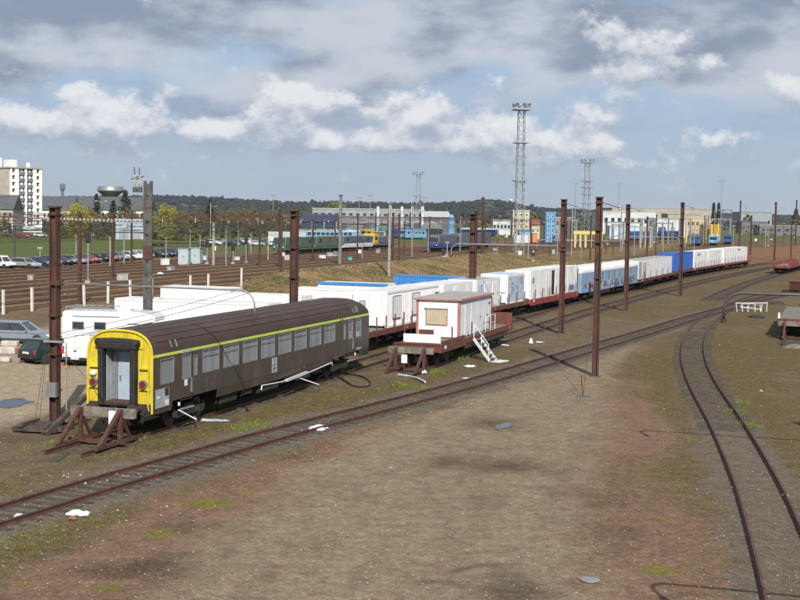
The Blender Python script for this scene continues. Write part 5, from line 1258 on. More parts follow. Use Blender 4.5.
# ------------------------------------------------------------------ locomotives and rail vehicles in the main yard
def rail_vehicle(label, p_, rz, Lv, Hv, body, lower, kind='cab', cat='locomotive', name='locomotive', z=.52, group='rail vehicles in the main yard', Wv=2.9, nose=None, band=None):
    t = thing(name, label, cat, (*p_, z), rz, group); hl = Lv / 2; w = Wv / 2
    MB().box(-hl, hl, -w, w, .85, 1.25).build('underframe', M[lower], t)
    if kind == 'cab':            # full-width body with cabs at both ends
        MB().prism([(-hl + .2, 1.25), (-hl + .05, 2.1), (-hl + .55, Hv - .15), (-hl + 1.0, Hv), (hl - 1.0, Hv), (hl - .55, Hv - .15), (hl - .05, 2.1), (hl - .2, 1.25)], -w, w).build('body', M[body], t, bevel=.08)
        for s in (-1, 1):
            MB().add([(s * (hl + .0), -1.3, 2.3), (s * (hl + .0), 1.3, 2.3), (s * (hl - .34), 1.28, 3.25), (s * (hl - .34), -1.28, 3.25)], [(0, 1, 2, 3) if s > 0 else (3, 2, 1, 0)]).build('windscreen', M['car_glass'], t)
            if nose: MB().box(s * hl - .12 if s > 0 else s * hl - .03, s * hl + .03 if s > 0 else s * hl + .12, -w + .1, w - .1, 1.28, 2.0).build('nose_panel', M[nose], t)
            for y in (-1.0, 1.0): MB().cyl((s * (hl + .0), y, 1.5), (s * (hl + .08), y, 1.5), .13, 10).build('headlight', M['lamp_white'], t)
        for i in range(5):
            x_ = -hl + Lv * (i + 1) / 6; MB().box(x_ - .5, x_ + .5, -w - .012, -w - .002, 2.2, 3.0).build('side_window' if i in (0, 4) else 'grille', M['car_glass' if i in (0, 4) else 'loco_grey'], t)
    elif kind == 'hood':         # switcher: cab and long hood
        MB().prism([(-hl + .3, 1.25), (-hl + .3, Hv - .35), (-hl + .5, Hv), (-hl + 3.0, Hv), (-hl + 3.1, 1.25)], -w, w).build('cab', M[body], t, bevel=.06)
        MB().box(-hl + 3.1, hl - .6, -w + .45, w - .45, 1.25, Hv - .75).build('hood', M[lower if lower != 'black' else body], t, bevel=.06)
        MB().box(-hl + .27, -hl + .30, -1.1, 1.1, 2.3, 3.1).build('windscreen', M['car_glass'], t)
        MB().box(-hl + .8, -hl + 2.4, -w - .012, -w - .002, 2.25, 3.0).build('side_window', M['car_glass'], t)
        for i in range(5): x_ = -hl + 4 + i * (Lv - 5.5) / 5; MB().box(x_, x_ + .9, -w + .44, -w + .448, 1.5, Hv - 1.1).build('hood_grille', M['loco_grey'], t)
        MB().bar((-hl + 3.2, -w + .05, 2.1), (hl - .3, -w + .05, 2.1), .04).build('walkway_rail', M['alu'], t)
        for y in (-.9, .9): MB().cyl((-hl + .26, y, 1.55), (-hl + .18, y, 1.55), .13, 10).build('headlight', M['lamp_white'], t)
    elif kind == 'coach':
        hs = [(-hl + 1.2 + i * 1.55, -hl + 2.3 + i * 1.55, 1.9, 2.8) for i in range(int((Lv - 2.6) / 1.55))]
        MB().wall(-hl, hl, 1.0, 3.1, hs, -w, .08).wall(-hl, hl, 1.0, 3.1, [], w, -.08).build('body', M[body], t)
        for a, b2, c2, d2 in hs: MB().box(a, b2, -w + .05, -w + .058, c2, d2).build('window', M['car_glass'], t)
        for s in (-1, 1): MB().prismx([(-w, 1.0), (w, 1.0)] + arch(w, 3.1, 3.75, 10), s * hl - .02, s * hl + .02).build('end_wall', M[body], t)
        MB().prismx(arch(w + .02, 3.08, 3.8, 10), -hl, hl).build('roof', M['hall_white' if body != 'loco_blue' else 'loco_grey'], t)
        MB().box(-hl - .04, -hl - .02, -1.25, 1.25, 2.0, 2.95).build('windscreen', M['car_glass'], t); MB().box(-hl - .05, -hl - .02, -1.35, 1.35, 1.05, 1.4).build('front_skirt', M[lower], t)
    if band: MB().box(-hl + .3, hl - .3, -w - .02, -w - .004, 1.3, 1.75).build('side_band', M[band], t)
    running_gear(t, -hl, hl, 0, True, 3.0, 2.0); end_gear(t, -hl, 0, -1); end_gear(t, hl, 0, 1)
    MB().box(-hl * .4, hl * .4, -1.1, 1.1, .35, .9).build('fuel_tank', M['black'], t)
    return t
lg = main_lines[9]; lb = main_lines[5]
def at_cols(line, a, b2): sa, sb = s_col(line, a, -1.4, 1.2), s_col(line, b2, -1.4, 1.2); q_, h_ = on_line(line, (sa + sb) / 2); return q_, h_, sb - sa
q, h, Lv = at_cols(lg, 283.5, 315); rail_vehicle('bright green locomotive standing behind the brown mast, leftmost of the pair', q, h, Lv - .8, 3.5, 'loco_green', 'loco_olive', nose='loco_green', z=.42)
q, h, Lv = at_cols(lg, 315.5, 344); rail_vehicle('second green locomotive, coupled right of the first', q, h, Lv - .8, 3.5, 'loco_olive', 'loco_green', nose='loco_green', z=.42)
q, h, Lv = at_cols(lg, 345, 375); rail_vehicle('grey locomotive with white lower band right of the green ones', q, h, Lv - .8, 3.4, 'loco_grey', 'plastic_white', band='plastic_white', z=.42)
q, h, Lv = at_cols(lg, 375.5, 394); rail_vehicle('yellow and grey rail machine at the end of the green locomotive line', q, h, Lv - .5, 3.8, 'mach_yellow', 'loco_grey', kind='hood', cat='rail machine', name='rail_machine')
q, h, Lv = at_cols(lb, 440, 455); rail_vehicle('bright blue locomotive with its cab towards the camera', q, h, Lv + 4, 3.9, 'loco_grey', 'loco_blue', nose='loco_blue', band='loco_blue')
q, h, Lv = at_cols(lb, 459, 492); rail_vehicle('long grey locomotive behind the bright blue cab', q, h, Lv - 1, 4.1, 'loco_grey', 'loco_grey')
for (px, yb, Lv, bodyc, low, kind, rz, lab, cat, nm) in [
    (326, 241, 22, 'rail_blue', 'hall_white', 'coach', YA - .9, 'light blue railcar parked in front of the grey depot', 'railcar', 'railcar'),
    (374, 240, 10, 'mach_yellow', 'black', 'hood', YA - .6, 'yellow track machine before the depot, left of the teal one', 'rail machine', 'rail_machine'),
    (389, 238.5, 9, 'teal', 'teal', 'hood', YA - .6, 'teal locomotive before the depot', 'locomotive', 'locomotive'),
    (401, 239, 13, 'loco_blue', 'loco_blue', 'cab', YA - .5, 'dark blue locomotive in front of the depot doors', 'locomotive', 'locomotive'),
    (413, 240, 12, 'rail_blue', 'rail_blue', 'cab', YA - .4, 'sky blue locomotive right of the dark blue one at the depot', 'locomotive', 'locomotive'),
    (697, 245.5, 18, 'loco_blue', 'loco_blue', 'cab', YA + .05, 'dark blue locomotive far right, left of the light blue railcar', 'locomotive', 'locomotive'),
    (714, 245, 20, 'rail_blue', 'rail_blue', 'coach', YA + .05, 'small light blue railcar far right below the yellow tanks', 'railcar', 'railcar'),
    (728, 244, 20, 'loco_blue', 'loco_blue', 'coach', YA + .05, 'violet blue railcar far right beside the light blue one', 'railcar', 'railcar'),
    (478, 236.5, 20, 'navy', 'navy', 'coach', YA - .7, 'navy coach behind the grey locomotive', 'coach', 'passenger_coach'),
    (640, 241, 16, 'loco_blue', 'loco_grey', 'cab', YA - .5, 'blue locomotive in front of the far grey hall', 'locomotive', 'locomotive'),
    (668, 240, 14, 'navy', 'loco_grey', 'cab', YA - .4, 'navy locomotive between gantries left of the brown mast', 'locomotive', 'locomotive')]:
    p_ = G(px, yb); rail_vehicle(lab, p_, rz, Lv, 3.9, bodyc, low, kind, cat, nm, z=.0)
# low flat wagon on the meadow and electric cabinets
q = G(182, 248)
fw = thing('flat_wagon', 'dark low flat wagon standing by the green meadow', 'wagon', (*q, 0), YA - .9, None)
MB().box(-8.5, 8.5, -1.3, 1.3, .95, 1.35).build('deck', M['wagon_dark'], fw); running_gear(fw, -8.5, 8.5, 0, True, 2.6)
for i, px in enumerate((184.5, 196)):
    p_ = G(px, 267 - i); t = thing('electric_cabinet', ('tall pale grey electric cabinet by the main lines, the left one', 'tall pale grey electric cabinet by the main lines, the right one')[i], 'cabinet', (*p_, zg(*p_)), -.15, 'electric cabinets')
    MB().box(-.85, .85, -.7, .7, 0, 2.6).build('case', M['cabinet'], t, bevel=.03); MB().box(-.95, .95, -.8, .8, 2.6, 2.72).build('lid', M['galv'], t)
    for s in (-1, 1): d = MB().box(min(s * .04, s * .8), max(s * .04, s * .8), -.74, -.70, .15, 2.5).build('door', M['cabinet'], t); MB().cbox((s * .12, -.76, 1.4), (.06, .05, .2)).build('handle', M['black'], d)
# ground signals and small boxes between the main lines
sig = [(88, 286, 14, 'dark trackside signal with round heads left of the concrete mast', 6.0), (246, 265, 12, 'slim trackside signal before the parked cars', 4.5), (233, 266, 8, 'short trackside signal with two heads by the concrete post', 3.5), (533, 263, 8, 'black square signal with white ring near the lattice tower', 0), (207, 266, 10, 'twin-headed signal left of the pale concrete post', 4), (768, 246, 10, 'tall trackside signal on the earth slope', 9), (443, 262, 0, 'low signal at the blue locomotive', 2.2)]
for px, yb, w_, lab, h_ in sig:
    p_ = G(px, yb); t = thing('railway_signal', lab, 'signal', (*p_, zg(*p_)), 0, 'trackside signals'); h_ = h_ or 2.3
    MB().cyl((0, 0, 0), (0, 0, h_), .09, 8).build('post', M['galv'], t)
    bd = MB().box(-.32, .32, -.12, .02, h_ - 1.3, h_).build('signal_board', M['black'], t, bevel=.05)
    MB().cyl((0, -.12, h_ - .35), (0, -.26, h_ - .35), .16, 12).build('lens_hood', M['black' if 'ring' not in lab else 'plastic_white'], bd)
    MB().cyl((0, -.12, h_ - .9), (0, -.26, h_ - .9), .14, 12).build('lens_hood', M['black'], bd)
    MB().box(-.3, .3, -.3, .3, 0, .3).build('base', M['concrete'], t)
# ------------------------------------------------------------------ parked cars far left
cols = [('silver', 'estate', 'car_silver'), ('dark blue', 'hatch', 'car_blue'), ('navy', 'estate', 'car_blue'), ('black', 'hatch', 'car_black'), ('dark teal', 'hatch', 'car_teal'), ('dark grey', 'saloon', 'car_grey'), ('red', 'hatch', 'car_red'), ('deep red', 'hatch', 'car_red'), ('black', 'saloon', 'car_black'), ('maroon', 'estate', 'car_maroon'), ('slate blue', 'hatch', 'car_grey'), ('white', 'hatch', 'car_white'), ('white', 'saloon', 'car_white'), ('silver', 'hatch', 'car_silver'), ('dark grey', 'hatch', 'car_black'), ('black', 'saloon', 'car_black'), ('dark blue', 'estate', 'car_blue')]
protos = {}
def park(label, p_, rz, kind, paint, group):
    k = (kind, paint)
    if k not in protos: protos[k] = car(label, (p_[0], p_[1], zg(*p_)), rz, kind, paint, group); return protos[k]
    c_ = copy_tree(protos[k], (p_[0], p_[1], zg(*p_)), rz, label); c_['group'] = group; return c_
vanp = G(4, 271); car('white panel van leading the far parked row at the left edge', (vanp[0] - 1, vanp[1] + 2), R(-25), 'van', 'car_white', 'cars in the far row', 'panel_van', 'van')
pxs = [26, 41, 52, 62, 67, 74, 81, 89, 97, 107, 119, 131, 137, 143, 157, 164, 173]
for i, ((cn, kd, pt), px) in enumerate(zip(cols, pxs)):
    p_ = G(px, 270.5 - (px - 20) * .083 - (.7 if i in (2, 4, 8, 12, 13) else 0)); park('%s parked car, %s from the left in the far row by the main lines' % (cn, words_n[i]), p_, R(-28 + (i * 37 % 11)), kd, pt, 'cars in the far row')
cols2 = ['car_silver', 'car_white', 'car_grey', 'car_black', 'car_blue', 'car_white', 'car_silver', 'car_teal', 'car_grey', 'car_white']
cn2 = ['silver', 'white', 'grey', 'black', 'dark blue', 'white', 'silver', 'teal', 'grey', 'white']
for i, px in enumerate((205, 213, 221, 232, 239, 248, 257, 264, 270, 276)):
    p_ = G(px, 247.5 - (i % 3) * 1.3); park('%s car, %s from the left in the second lot before the white lorry box' % (cn2[i], words_n[i]), p_, R(-20 + i * 5), ('hatch', 'saloon', 'estate')[i % 3], cols2[i], 'cars in the second lot')
for i in range(14):
    p_ = G(246 + i * 3.9, 232 - .12 * i); park('dark blue car, %s from the left in the distant row before the houses' % words_n[i], p_, R(-60), 'hatch', 'car_blue', 'cars in the distant blue row')
for i, (px, yb, pt, lab) in enumerate(((22, 239, 'car_red', 'red car parked below the apartment block, left one'), (26, 237.5, 'car_red', 'red car parked below the apartment block, right one'), (40, 238, 'car_white', 'white car parked right of the apartment block'), (62, 236, 'car_red', 'red car half hidden by the left brown mast'), (68, 235.5, 'car_white', 'white car just right of the left brown mast on the far street'), (91, 238, 'car_white', 'white car by the light blue hut'))):
    p_ = G(px, yb); park(lab, p_, R(5 + 10 * i), 'hatch', pt, 'cars on the far street')
# white lorry boxes
for (pa, pb, yb, yt, lab) in ((268, 290, 246, 231.5, 'white lorry box body behind the brown mast'), (291, 306, 243, 232, 'white lorry box right of the brown mast'), (513.5, 531, 246, 235, 'white box container at the foot of the cream tower building')):
    p_ = G((pa + pb) / 2, yb); sc_ = p_[1] / FPX; t = thing('box_trailer', lab, 'trailer', (*p_, 0), 0, 'white lorry boxes'); w_, h_ = (pb - pa) * sc_ / 2, HZ(*p_, pa, yt)
    MB().box(-w_, w_, 0, 2.5, .9, h_).build('box_body', M['hall_white'], t, bevel=.03); MB().box(-w_ + .1, w_ - .1, .2, 2.3, .7, .9).build('chassis', M['black'], t)
    for x_ in (-w_ * .6, w_ * .5): MB().cyl((x_, .1, .5), (x_, 2.4, .5), .5, 12).build('wheel', M['tyre'], t)
    for x_ in (-.3, .3): MB().box(w_ * x_ - .03, w_ * x_ + .03, -.03, 0, .95, h_ - .1).build('panel_joint', M['grey_panel'], t)

# ------------------------------------------------------------------ buildings
def building(label, px0, px1, D, yt, dep, wall, roofm, name='building', rz=0.0, roof='flat', rise=3.0, grid=None, doors=(), z0=0.0, cat='building', group=None, yb=None, over=.3):
    a, b2 = XD(px0, D), XD(px1, D); cx = (a[0] + b2[0]) / 2; wd = (b2[0] - a[0]) / math.cos(rz); h_ = HZ(cx, D, (px0 + px1) / 2, yt)
    t = thing(name, label, cat, (cx, D, z0), rz, group); hw = wd / 2; body_h = h_ - (rise if roof != 'flat' else 0)
    hs = []
    if grid:
        nc, nr, fw_, fh = grid[:4]; zlo = grid[4] if len(grid) > 4 else 1.0
        for i in range(nc):
            for j in range(nr):
                x_ = -hw + wd * (i + .5) / nc; z_ = zlo + (body_h - zlo - .4) * (j + .5) / nr; ww, hh = wd / nc * fw_ / 2, (body_h - zlo - .4) / nr * fh / 2
                hs.append((x_ - ww, x_ + ww, z_ - hh, z_ + hh))
    mb = MB().wall(-hw, hw, 0, body_h, hs, 0, .35)
    mb.add([(hw, 0, 0), (hw, dep, 0), (hw, dep, body_h), (hw, 0, body_h)], [(0, 1, 2, 3)]); mb.add([(-hw, dep, 0), (-hw, 0, 0), (-hw, 0, body_h), (-hw, dep, body_h)], [(0, 1, 2, 3)]); mb.add([(hw, dep, 0), (-hw, dep, 0), (-hw, dep, body_h), (hw, dep, body_h)], [(0, 1, 2, 3)])
    mb.build('wall', M[wall], t)
    for a, b2, c2, d2 in hs:
        w_ = MB().box(a, b2, .26, .3, c2, d2).build('window', M['car_glass'], t)
        MB().box(a - .05, b2 + .05, -.08, .02, c2 - .12, c2 - .02).build('sill', M[wall], w_)
    if roof == 'flat': MB().box(-hw - over, hw + over, -over, dep + over, body_h, body_h + .35).build('roof', M[roofm], t)
    elif roof == 'gable':
        MB().prismx([(-over - .3, body_h), (dep + over + .3, body_h), (dep / 2, body_h + rise)], -hw - over, hw + over).build('roof', M[roofm], t)
    elif roof == 'mono': MB().prismx([(-over - .3, body_h), (dep + over, body_h), (dep + over, body_h + rise)], -hw - over, hw + over).build('roof', M[roofm], t)
    elif roof == 'barrel': MB().prism([(-hw - over, body_h), (-hw * .6, body_h + rise * .7), (0, body_h + rise), (hw * .6, body_h + rise * .7), (hw + over, body_h)], -over, dep + over).build('roof', M[roofm], t)
    for (xa, xb, zz, mm) in doors: MB().box(-hw + wd * xa, -hw + wd * xb, -.12, -.02, .02, zz).build('door', M[mm], t)
    return t, hw, body_h
# apartment block, turned so that two faces show
Da = 480; ca = XD(10, Da); ab = thing('apartment_block', 'tall white apartment block with dark loggias at the left edge', 'building', (*ca, 0), R(47))
hb = HZ(*ca, 10, 168); Wf = 13.2; hs = []; nf = 9; fl = (hb - 2.2) / nf
for j in range(nf):
    z_ = 2.2 + j * fl
    hs += [(.9, 2.2, z_ + .8, z_ + 2.2), (10.9, 12.2, z_ + .8, z_ + 2.2), (3.7, 6.2, z_ + .3, z_ + 2.6), (7.0, 9.5, z_ + .3, z_ + 2.6)]
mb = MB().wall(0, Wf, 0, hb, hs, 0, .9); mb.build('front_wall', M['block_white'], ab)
for a, b2, c2, d2 in hs:
    lg_ = b2 - a > 2
    w_ = MB().box(a, b2, .78, .86, c2, d2).build('loggia' if lg_ else 'window', M['loggia' if lg_ else 'car_glass'], ab)
    if lg_: MB().box(a, b2, .02, .08, c2, c2 + .8).build('balustrade', M['loggia'], w_); MB().box(a + 1.0, a + 1.9, .70, .77, c2 + .1, d2 - .2).build('white_door', M['block_white'], w_)
    else: MB().box(a, a + (b2 - a) * .45, .70, .77, c2, d2).build('shutter', M['block_white'], w_)
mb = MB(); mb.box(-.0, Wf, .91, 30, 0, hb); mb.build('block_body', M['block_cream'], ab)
MB().box(-.3, Wf + .3, -.3, 30.3, hb, hb + .5).build('roof', M['concrete'], ab)
for (xa, xb, ya_, yb_, zz) in ((1, 4, 2, 6, 2.6), (2, 4, 14, 18, 3.2), (6, 8, 22, 26, 2.4), (1.0, 2.0, 9, 10, 3.4), (9, 10, 3, 4, 1.8)): MB().box(xa, xb, ya_, yb_, hb + .5, hb + .5 + zz).build('roof_hut', M['block_white'], ab)
building('long low white building with a slate roof right of the apartment block', 34, 72, 520, 196, 14, 'block_white', 'slate', roof='gable', rise=5.5, grid=(9, 2, .45, .5, 1.5))
building('further stretch of slate-roofed white housing behind the yellow willow', 72.5, 150, 540, 196.5, 14, 'block_white', 'slate', roof='gable', rise=5.5, grid=(14, 2, .45, .5, 1.5))
building('cream house with slate roof at the left edge before the apartment block', -20, 13, 455, 194.5, 12, 'block_cream', 'slate', roof='gable', rise=5.0, grid=(6, 2, .45, .45, 1.5))
t, hw, bh = building('pale blue technical hut with wide door on the meadow', 116, 143, 395, 220, 8, 'pale_blue', 'pale_blue', 'technical_hut', .12, doors=((.12, .45, 4.0, 'grey_panel'), (.62, .92, 3.4, 'grey_panel')))
for i, (px0, px1, D, yt) in enumerate(((250, 262, 700, 218), (264, 276, 700, 219), (277, 291, 690, 219), (243, 249, 720, 219.5))):
    building('low pale house wall behind bare trees, %s from the left' % words_n[(1, 2, 3, 0)[i]], px0, px1, D, yt, 9, 'block_cream', 'tan_roof', 'house', roof='gable', rise=2.2, grid=(4, 1, .4, .45, .8), group='low pale houses')
# depot
t, hw, bh = building('long pale grey railway depot hall with white roof masts', 312.5, 424, 560, 209.5, 45, 'hall_grey', 'hall_roof', 'depot_hall', grid=(16, 1, .5, .25, 7.0))
for px in (378, 390.5, 402, 412.5, 422.5):
    x_ = XD(px, 556)[0] - t.location.x; MB().box(x_ - .55, x_ + .55, -4.6, -3.5, 0, HZ(*XD(px, 556), px, 206.5)).build('roof_mast', M['hall_white'], t)
MB().box(-hw, hw, -.4, -.05, bh * .42, bh * .50).build('gutter_line', M['hall_dark'], t)
for k in range(9): MB().box(-hw + hw * 2 * (k + .1) / 9, -hw + hw * 2 * (k + .75) / 9, -.2, -.03, .02, bh * .38).build('hall_door', M['hall_grey' if k % 2 else 'hall_dark'], t)
building('dark depot wing with white roof edge right of the long grey hall', 424.5, 451, 565, 211, 40, 'hall_dark', 'hall_white', 'depot_hall', roof='mono', rise=2.6)
building('dark round-topped depot shed with open mouth', 421, 443, 545, 221, 25, 'black', 'hall_grey', 'depot_shed', roof='barrel', rise=3.2)
t, hw, bh = building('navy blue canopy roof in front of the grey depot', 300, 338, 520, 214, 16, 'navy', 'navy', 'blue_canopy', z0=0, roof='mono', rise=3.0, cat='canopy')
for k in range(4): MB().box(-hw + hw * 2 * k / 3.2, -hw + hw * 2 * k / 3.2 + .6, -1.2, -.5, 0, bh).build('canopy_post', M['struct_yellow' if k % 2 else 'galv'], t)
building('white flat-roofed building left of the cream tower', 493, 511, 640, 220.5, 16, 'hall_white', 'hall_white', grid=(5, 1, .6, .3, 1.5))
t, hw, bh = building('tall cream building behind the foot of the lattice tower', 513, 529.5, 560, 211, 12, 'block_cream', 'hall_white', grid=(3, 4, .25, .25, 1.0))
building('small yellow-cream house right of the cream tower building', 532, 540, 520, 219.5, 8, 'block_cream', 'red_tile', 'house', roof='gable', rise=2, grid=(2, 1, .3, .3, 1))
building('dark low shed with blue front below the cream tower', 520, 534, 500, 231, 10, 'silo_blue', 'hall_dark', 'shed')
building('orange and white kiosk right of the white box container', 533, 538, 450, 233, 4, 'orange', 'hall_white', 'kiosk')
t, hw, bh = building('bright blue industrial tower left of the brown masts', 546, 555.5, 455, 213, 6, 'silo_blue', 'silo_blue', 'blue_tower', cat='tower', grid=(2, 5, .2, .3, 2))
for k in range(3): MB().box(-hw + .3 + k * hw * .8, -hw + .6 + k * hw * .8, -.5, -.03, 0, bh).build('tower_rib', M['rail_blue'], t)
building('grey slab building behind the blue tower', 556, 573, 560, 218, 14, 'hall_grey', 'hall_roof', grid=(5, 2, .5, .4, 1))
t = thing('blue_silo', 'bright blue silo beside the dark depot wing', 'silo', (*XD(451.5, 500), 0), 0); hS = HZ(*XD(451.5, 500), 451, 214.5)
MB().lathe([(1.4, 0), (1.4, hS - 1.6), (.5, hS)], (0, 0, 0), 16).build('tank', M['silo_blue'], t); MB().lathe([(1.46, hS * .5), (1.46, hS * .5 + .3)], (0, 0, 0), 16).build('band', M['rail_blue'], t)
# yellow frame
p_ = G(575, 248.5); t = thing('yellow_gantry', 'ochre yellow steel frame of columns and beam between the brown masts', 'gantry', (*p_, 0), R(-12))
Lg = 26 / (FPX / p_[1]); hg = HZ(*p_, 578, 231)
for k in range(6): MB().box(k * Lg / 5 - .25, k * Lg / 5 + .25, -.25, .25, 0, hg - .9).build('column', M['struct_yellow'], t)
MB().box(-.5, Lg + .5, -.4, .4, hg - .9, hg).build('beam', M['struct_yellow'], t); MB().box(-.5, Lg + .5, 3, 3.6, hg - .9, hg).build('beam', M['struct_yellow'], t)
# large halls at right
building('broad pale grey hall with white front behind the gantries', 603, 656, 760, 211.5, 60, 'hall_white', 'hall_roof', 'depot_hall', grid=(8, 1, .5, .3, 3))
building('long flat tan-roofed hall on the horizon right of the pale hall', 612, 712, 1250, 208.8, 60, 'tan_roof', 'tan_roof', 'warehouse')
building('pale hall with blue lower panels behind the far gantries', 657, 688, 640, 219, 20, 'hall_white', 'hall_roof', 'depot_hall', doors=((.05, .3, 5, 'loco_blue'), (.45, .6, 5, 'silo_blue')))
building('tan brick hall left of the yellow tanks', 668, 700, 700, 214.5, 18, 'tan_roof', 'tan_roof', 'depot_hall', grid=(7, 1, .4, .3, 3))
building('blue and white low shed under the pale hall', 610, 640, 560, 226.5, 12, 'pale_blue', 'hall_white', 'shed', doors=((.1, .25, 3, 'hall_white'), (.5, .62, 3, 'hall_white'), (.8, .9, 3, 'navy')))
building('low dark shed at the foot of the far brown masts', 742, 768, 900, 222, 14, 'hall_dark', 'hall_dark', 'shed', grid=(6, 1, .4, .3, 1))
building('long dark brick range at the far right', 760, 830, 800, 226, 14, 'hall_dark', 'tan_roof', 'shed', grid=(9, 1, .35, .3, 1))
building('flat grey roofline on the right horizon', 740, 772, 1300, 212.5, 30, 'hall_grey', 'hall_dark', 'warehouse')
for i, px in enumerate((712, 715.5, 718.5)):
    p_ = XD(px, 560); h_ = HZ(*p_, px, 224); t = thing('yellow_tank', 'upright yellow tank above the small blue trains, %s of three' % ('left', 'middle', 'right')[i], 'tank', (*p_, 0), 0, 'yellow tanks')
    MB().lathe([(.55, 2.5), (.66, 2.8), (.66, h_ - .6), (.3, h_)], (0, 0, 0), 14).build('shell', M['mach_yellow'], t)
    for s in (-.8, .8): MB().box(s - .12, s + .12, -.12, .12, 0, 2.7).build('leg', M['struct_yellow'], t)
# portal gantries (electrical frames) in the far yard
gl = [(606, 640, 246, 221, 'galv'), (628, 655, 244, 218, 'galv'), (652, 672, 246, 222, 'galv'), (668, 690, 244, 218, 'galv'), (686, 704, 243, 220, 'struct_yellow'), (560, 576, 244, 219, 'galv'), (706, 730, 240, 218, 'galv'), (612, 626, 241, 224, 'steel'), (640, 650, 248, 226, 'concrete'), (714, 731, 234, 209, 'hall_dark')]
for i, (pa, pb, yb, yt, mm) in enumerate(gl):
    a, b2 = G(pa, yb), G(pb, yb); h_ = HZ(*a, pa, yt); L_ = math.hypot(b2[0] - a[0], b2[1] - a[1])
    t = thing('portal_gantry', 'steel portal gantry of the far yard, %s from the left' % ['second', 'fourth', 'sixth', 'seventh', 'eighth', 'first', 'ninth', 'third', 'fifth', 'dark last'][i], 'gantry', (*a, 0), math.atan2(b2[1] - a[1], b2[0] - a[0]), 'far portal gantries')
    for x_ in (0, L_ / 2, L_): MB().box(x_ - .22, x_ + .22, -.22, .22, 0, h_).build('leg', M[mm], t)
    MB().box(-.3, L_ + .3, -.15, .15, h_ - .6, h_ - .15).build('beam', M[mm], t)
    for x_ in (L_ * .25, L_ * .75): MB().lathe([(.08, -.5), (.22, -.3), (.1, -.1), (.22, .1), (.08, .4)], (x_, 0, h_ - 1.0), 7).build('insulator', M['ceramic'], t)
# water towers
p_ = XD(110.5, 900); t = thing('water_tower', 'wide grey bowl-shaped water tower above the conifers', 'water tower', (*p_, 0), 0); h_ = HZ(*p_, 110, 186.3)
MB().lathe([(3.2, 0), (3.0, h_ - 7.5), (5.0, h_ - 6.6), (8.2, h_ - 3.8), (8.6, h_ - 3.2)], (0, 0, 0), 28).build('stem', M['tank_grey'], t, smooth=False); MB().lathe([(8.7, h_ - 3.2), (8.9, h_ - 2.9), (8.4, h_ - .3), (7.6, h_)], (0, 0, 0), 28).build('rim', M['steel'], t)
p_ = XD(62.5, 2200); t = thing('water_tower', 'slim distant water tower with flared head on the skyline', 'water tower', (*p_, 0), 0); h_ = HZ(*p_, 62, 183.5)
MB().lathe([(2.5, 0), (2.2, h_ - 13)], (0, 0, 0), 14).build('stem', M['hall_dark'], t); MB().lathe([(2.3, h_ - 13), (4.4, h_ - 8), (4.4, h_ - 2), (3, h_)], (0, 0, 0), 14).build('tank', M['hall_dark'], t)
# lattice flood light towers
def lattice(label, px, D, yt, w0, w1, heads=8, mid=()):
    p_ = XD(px, D); h_ = HZ(*p_, px, yt); t = thing('floodlight_tower', label, 'light tower', (*p_, 0), .2, 'lattice floodlight towers')
    def hwz(z): return (w0 + (w1 - w0) * z / h_) / 2
    for sx in (-1, 1):
        for sy in (-1, 1): MB().bar((sx * hwz(0), sy * hwz(0), 0), (sx * hwz(h_), sy * hwz(h_), h_ - 1.5), .12, .12).build('leg', M['galv'], t)
    n = max(8, int(h_ / (w0 * 1.0))); mb = MB()
    for i in range(n):
        za, zb = (h_ - 1.5) * i / n, (h_ - 1.5) * (i + 1) / n; a, b2 = hwz(za), hwz(zb)
        for k in range(4):
            c0, c1 = ((-1, -1), (1, -1), (1, 1), (-1, 1))[k], ((1, -1), (1, 1), (-1, 1), (-1, -1))[k]
            mb.bar((c0[0] * a, c0[1] * a, za), (c1[0] * b2, c1[1] * b2, zb), .07); mb.bar((c0[0] * b2, c0[1] * b2, zb), (c1[0] * b2, c1[1] * b2, zb), .07)
    stuff(mb.build('lattice_bracing', M['galv'], t))
    pf = MB().box(-w0 * .95, w0 * .95, -w0 * .95, w0 * .95, h_ - 1.7, h_ - 1.5).build('platform', M['steel'], t)
    for z in (h_ - .9,): MB().ring(-w0 * .95, w0 * .95, -w0 * .95, w0 * .95, .06, -.03, .03).xf(Matrix.Translation((0, 0, z)) @ Matrix.Rotation(math.pi / 2, 4, 'X')).build('guard_rail', M['galv'], pf)
    for k in range(heads):
        a = 2 * math.pi * k / heads; f = MB().lathe([(.12, -.25), (.38, .25), (.40, .3)], (0, 0, 0), 10).xf(Matrix.Translation((w0 * .9 * math.cos(a), w0 * .9 * math.sin(a), h_ - .55)) @ Matrix.Rotation(a, 4, 'Z') @ Matrix.Rotation(R(115), 4, 'Y')).build('floodlight', M['steel'], t)
    for z in mid: MB().box(-w0 * .8, w0 * .8, -w0 * .8, w0 * .8, h_ * z, h_ * z + .15).build('rest_platform', M['steel'], t)
lattice('tallest grey lattice floodlight tower rising left of the brown masts', 519.5, 274, 102, 1.75, 1.2, 8, (.26, .50, .74))
lattice('second lattice floodlight tower with stacked platforms behind the brown masts', 586.5, 535, 158.5, 2.7, 1.6, 8, (.45, .56, .64, .72))
lattice('slender lattice floodlight tower above the depot roof', 418, 660, 171, 2.9, 1.5, 6, (.6,))
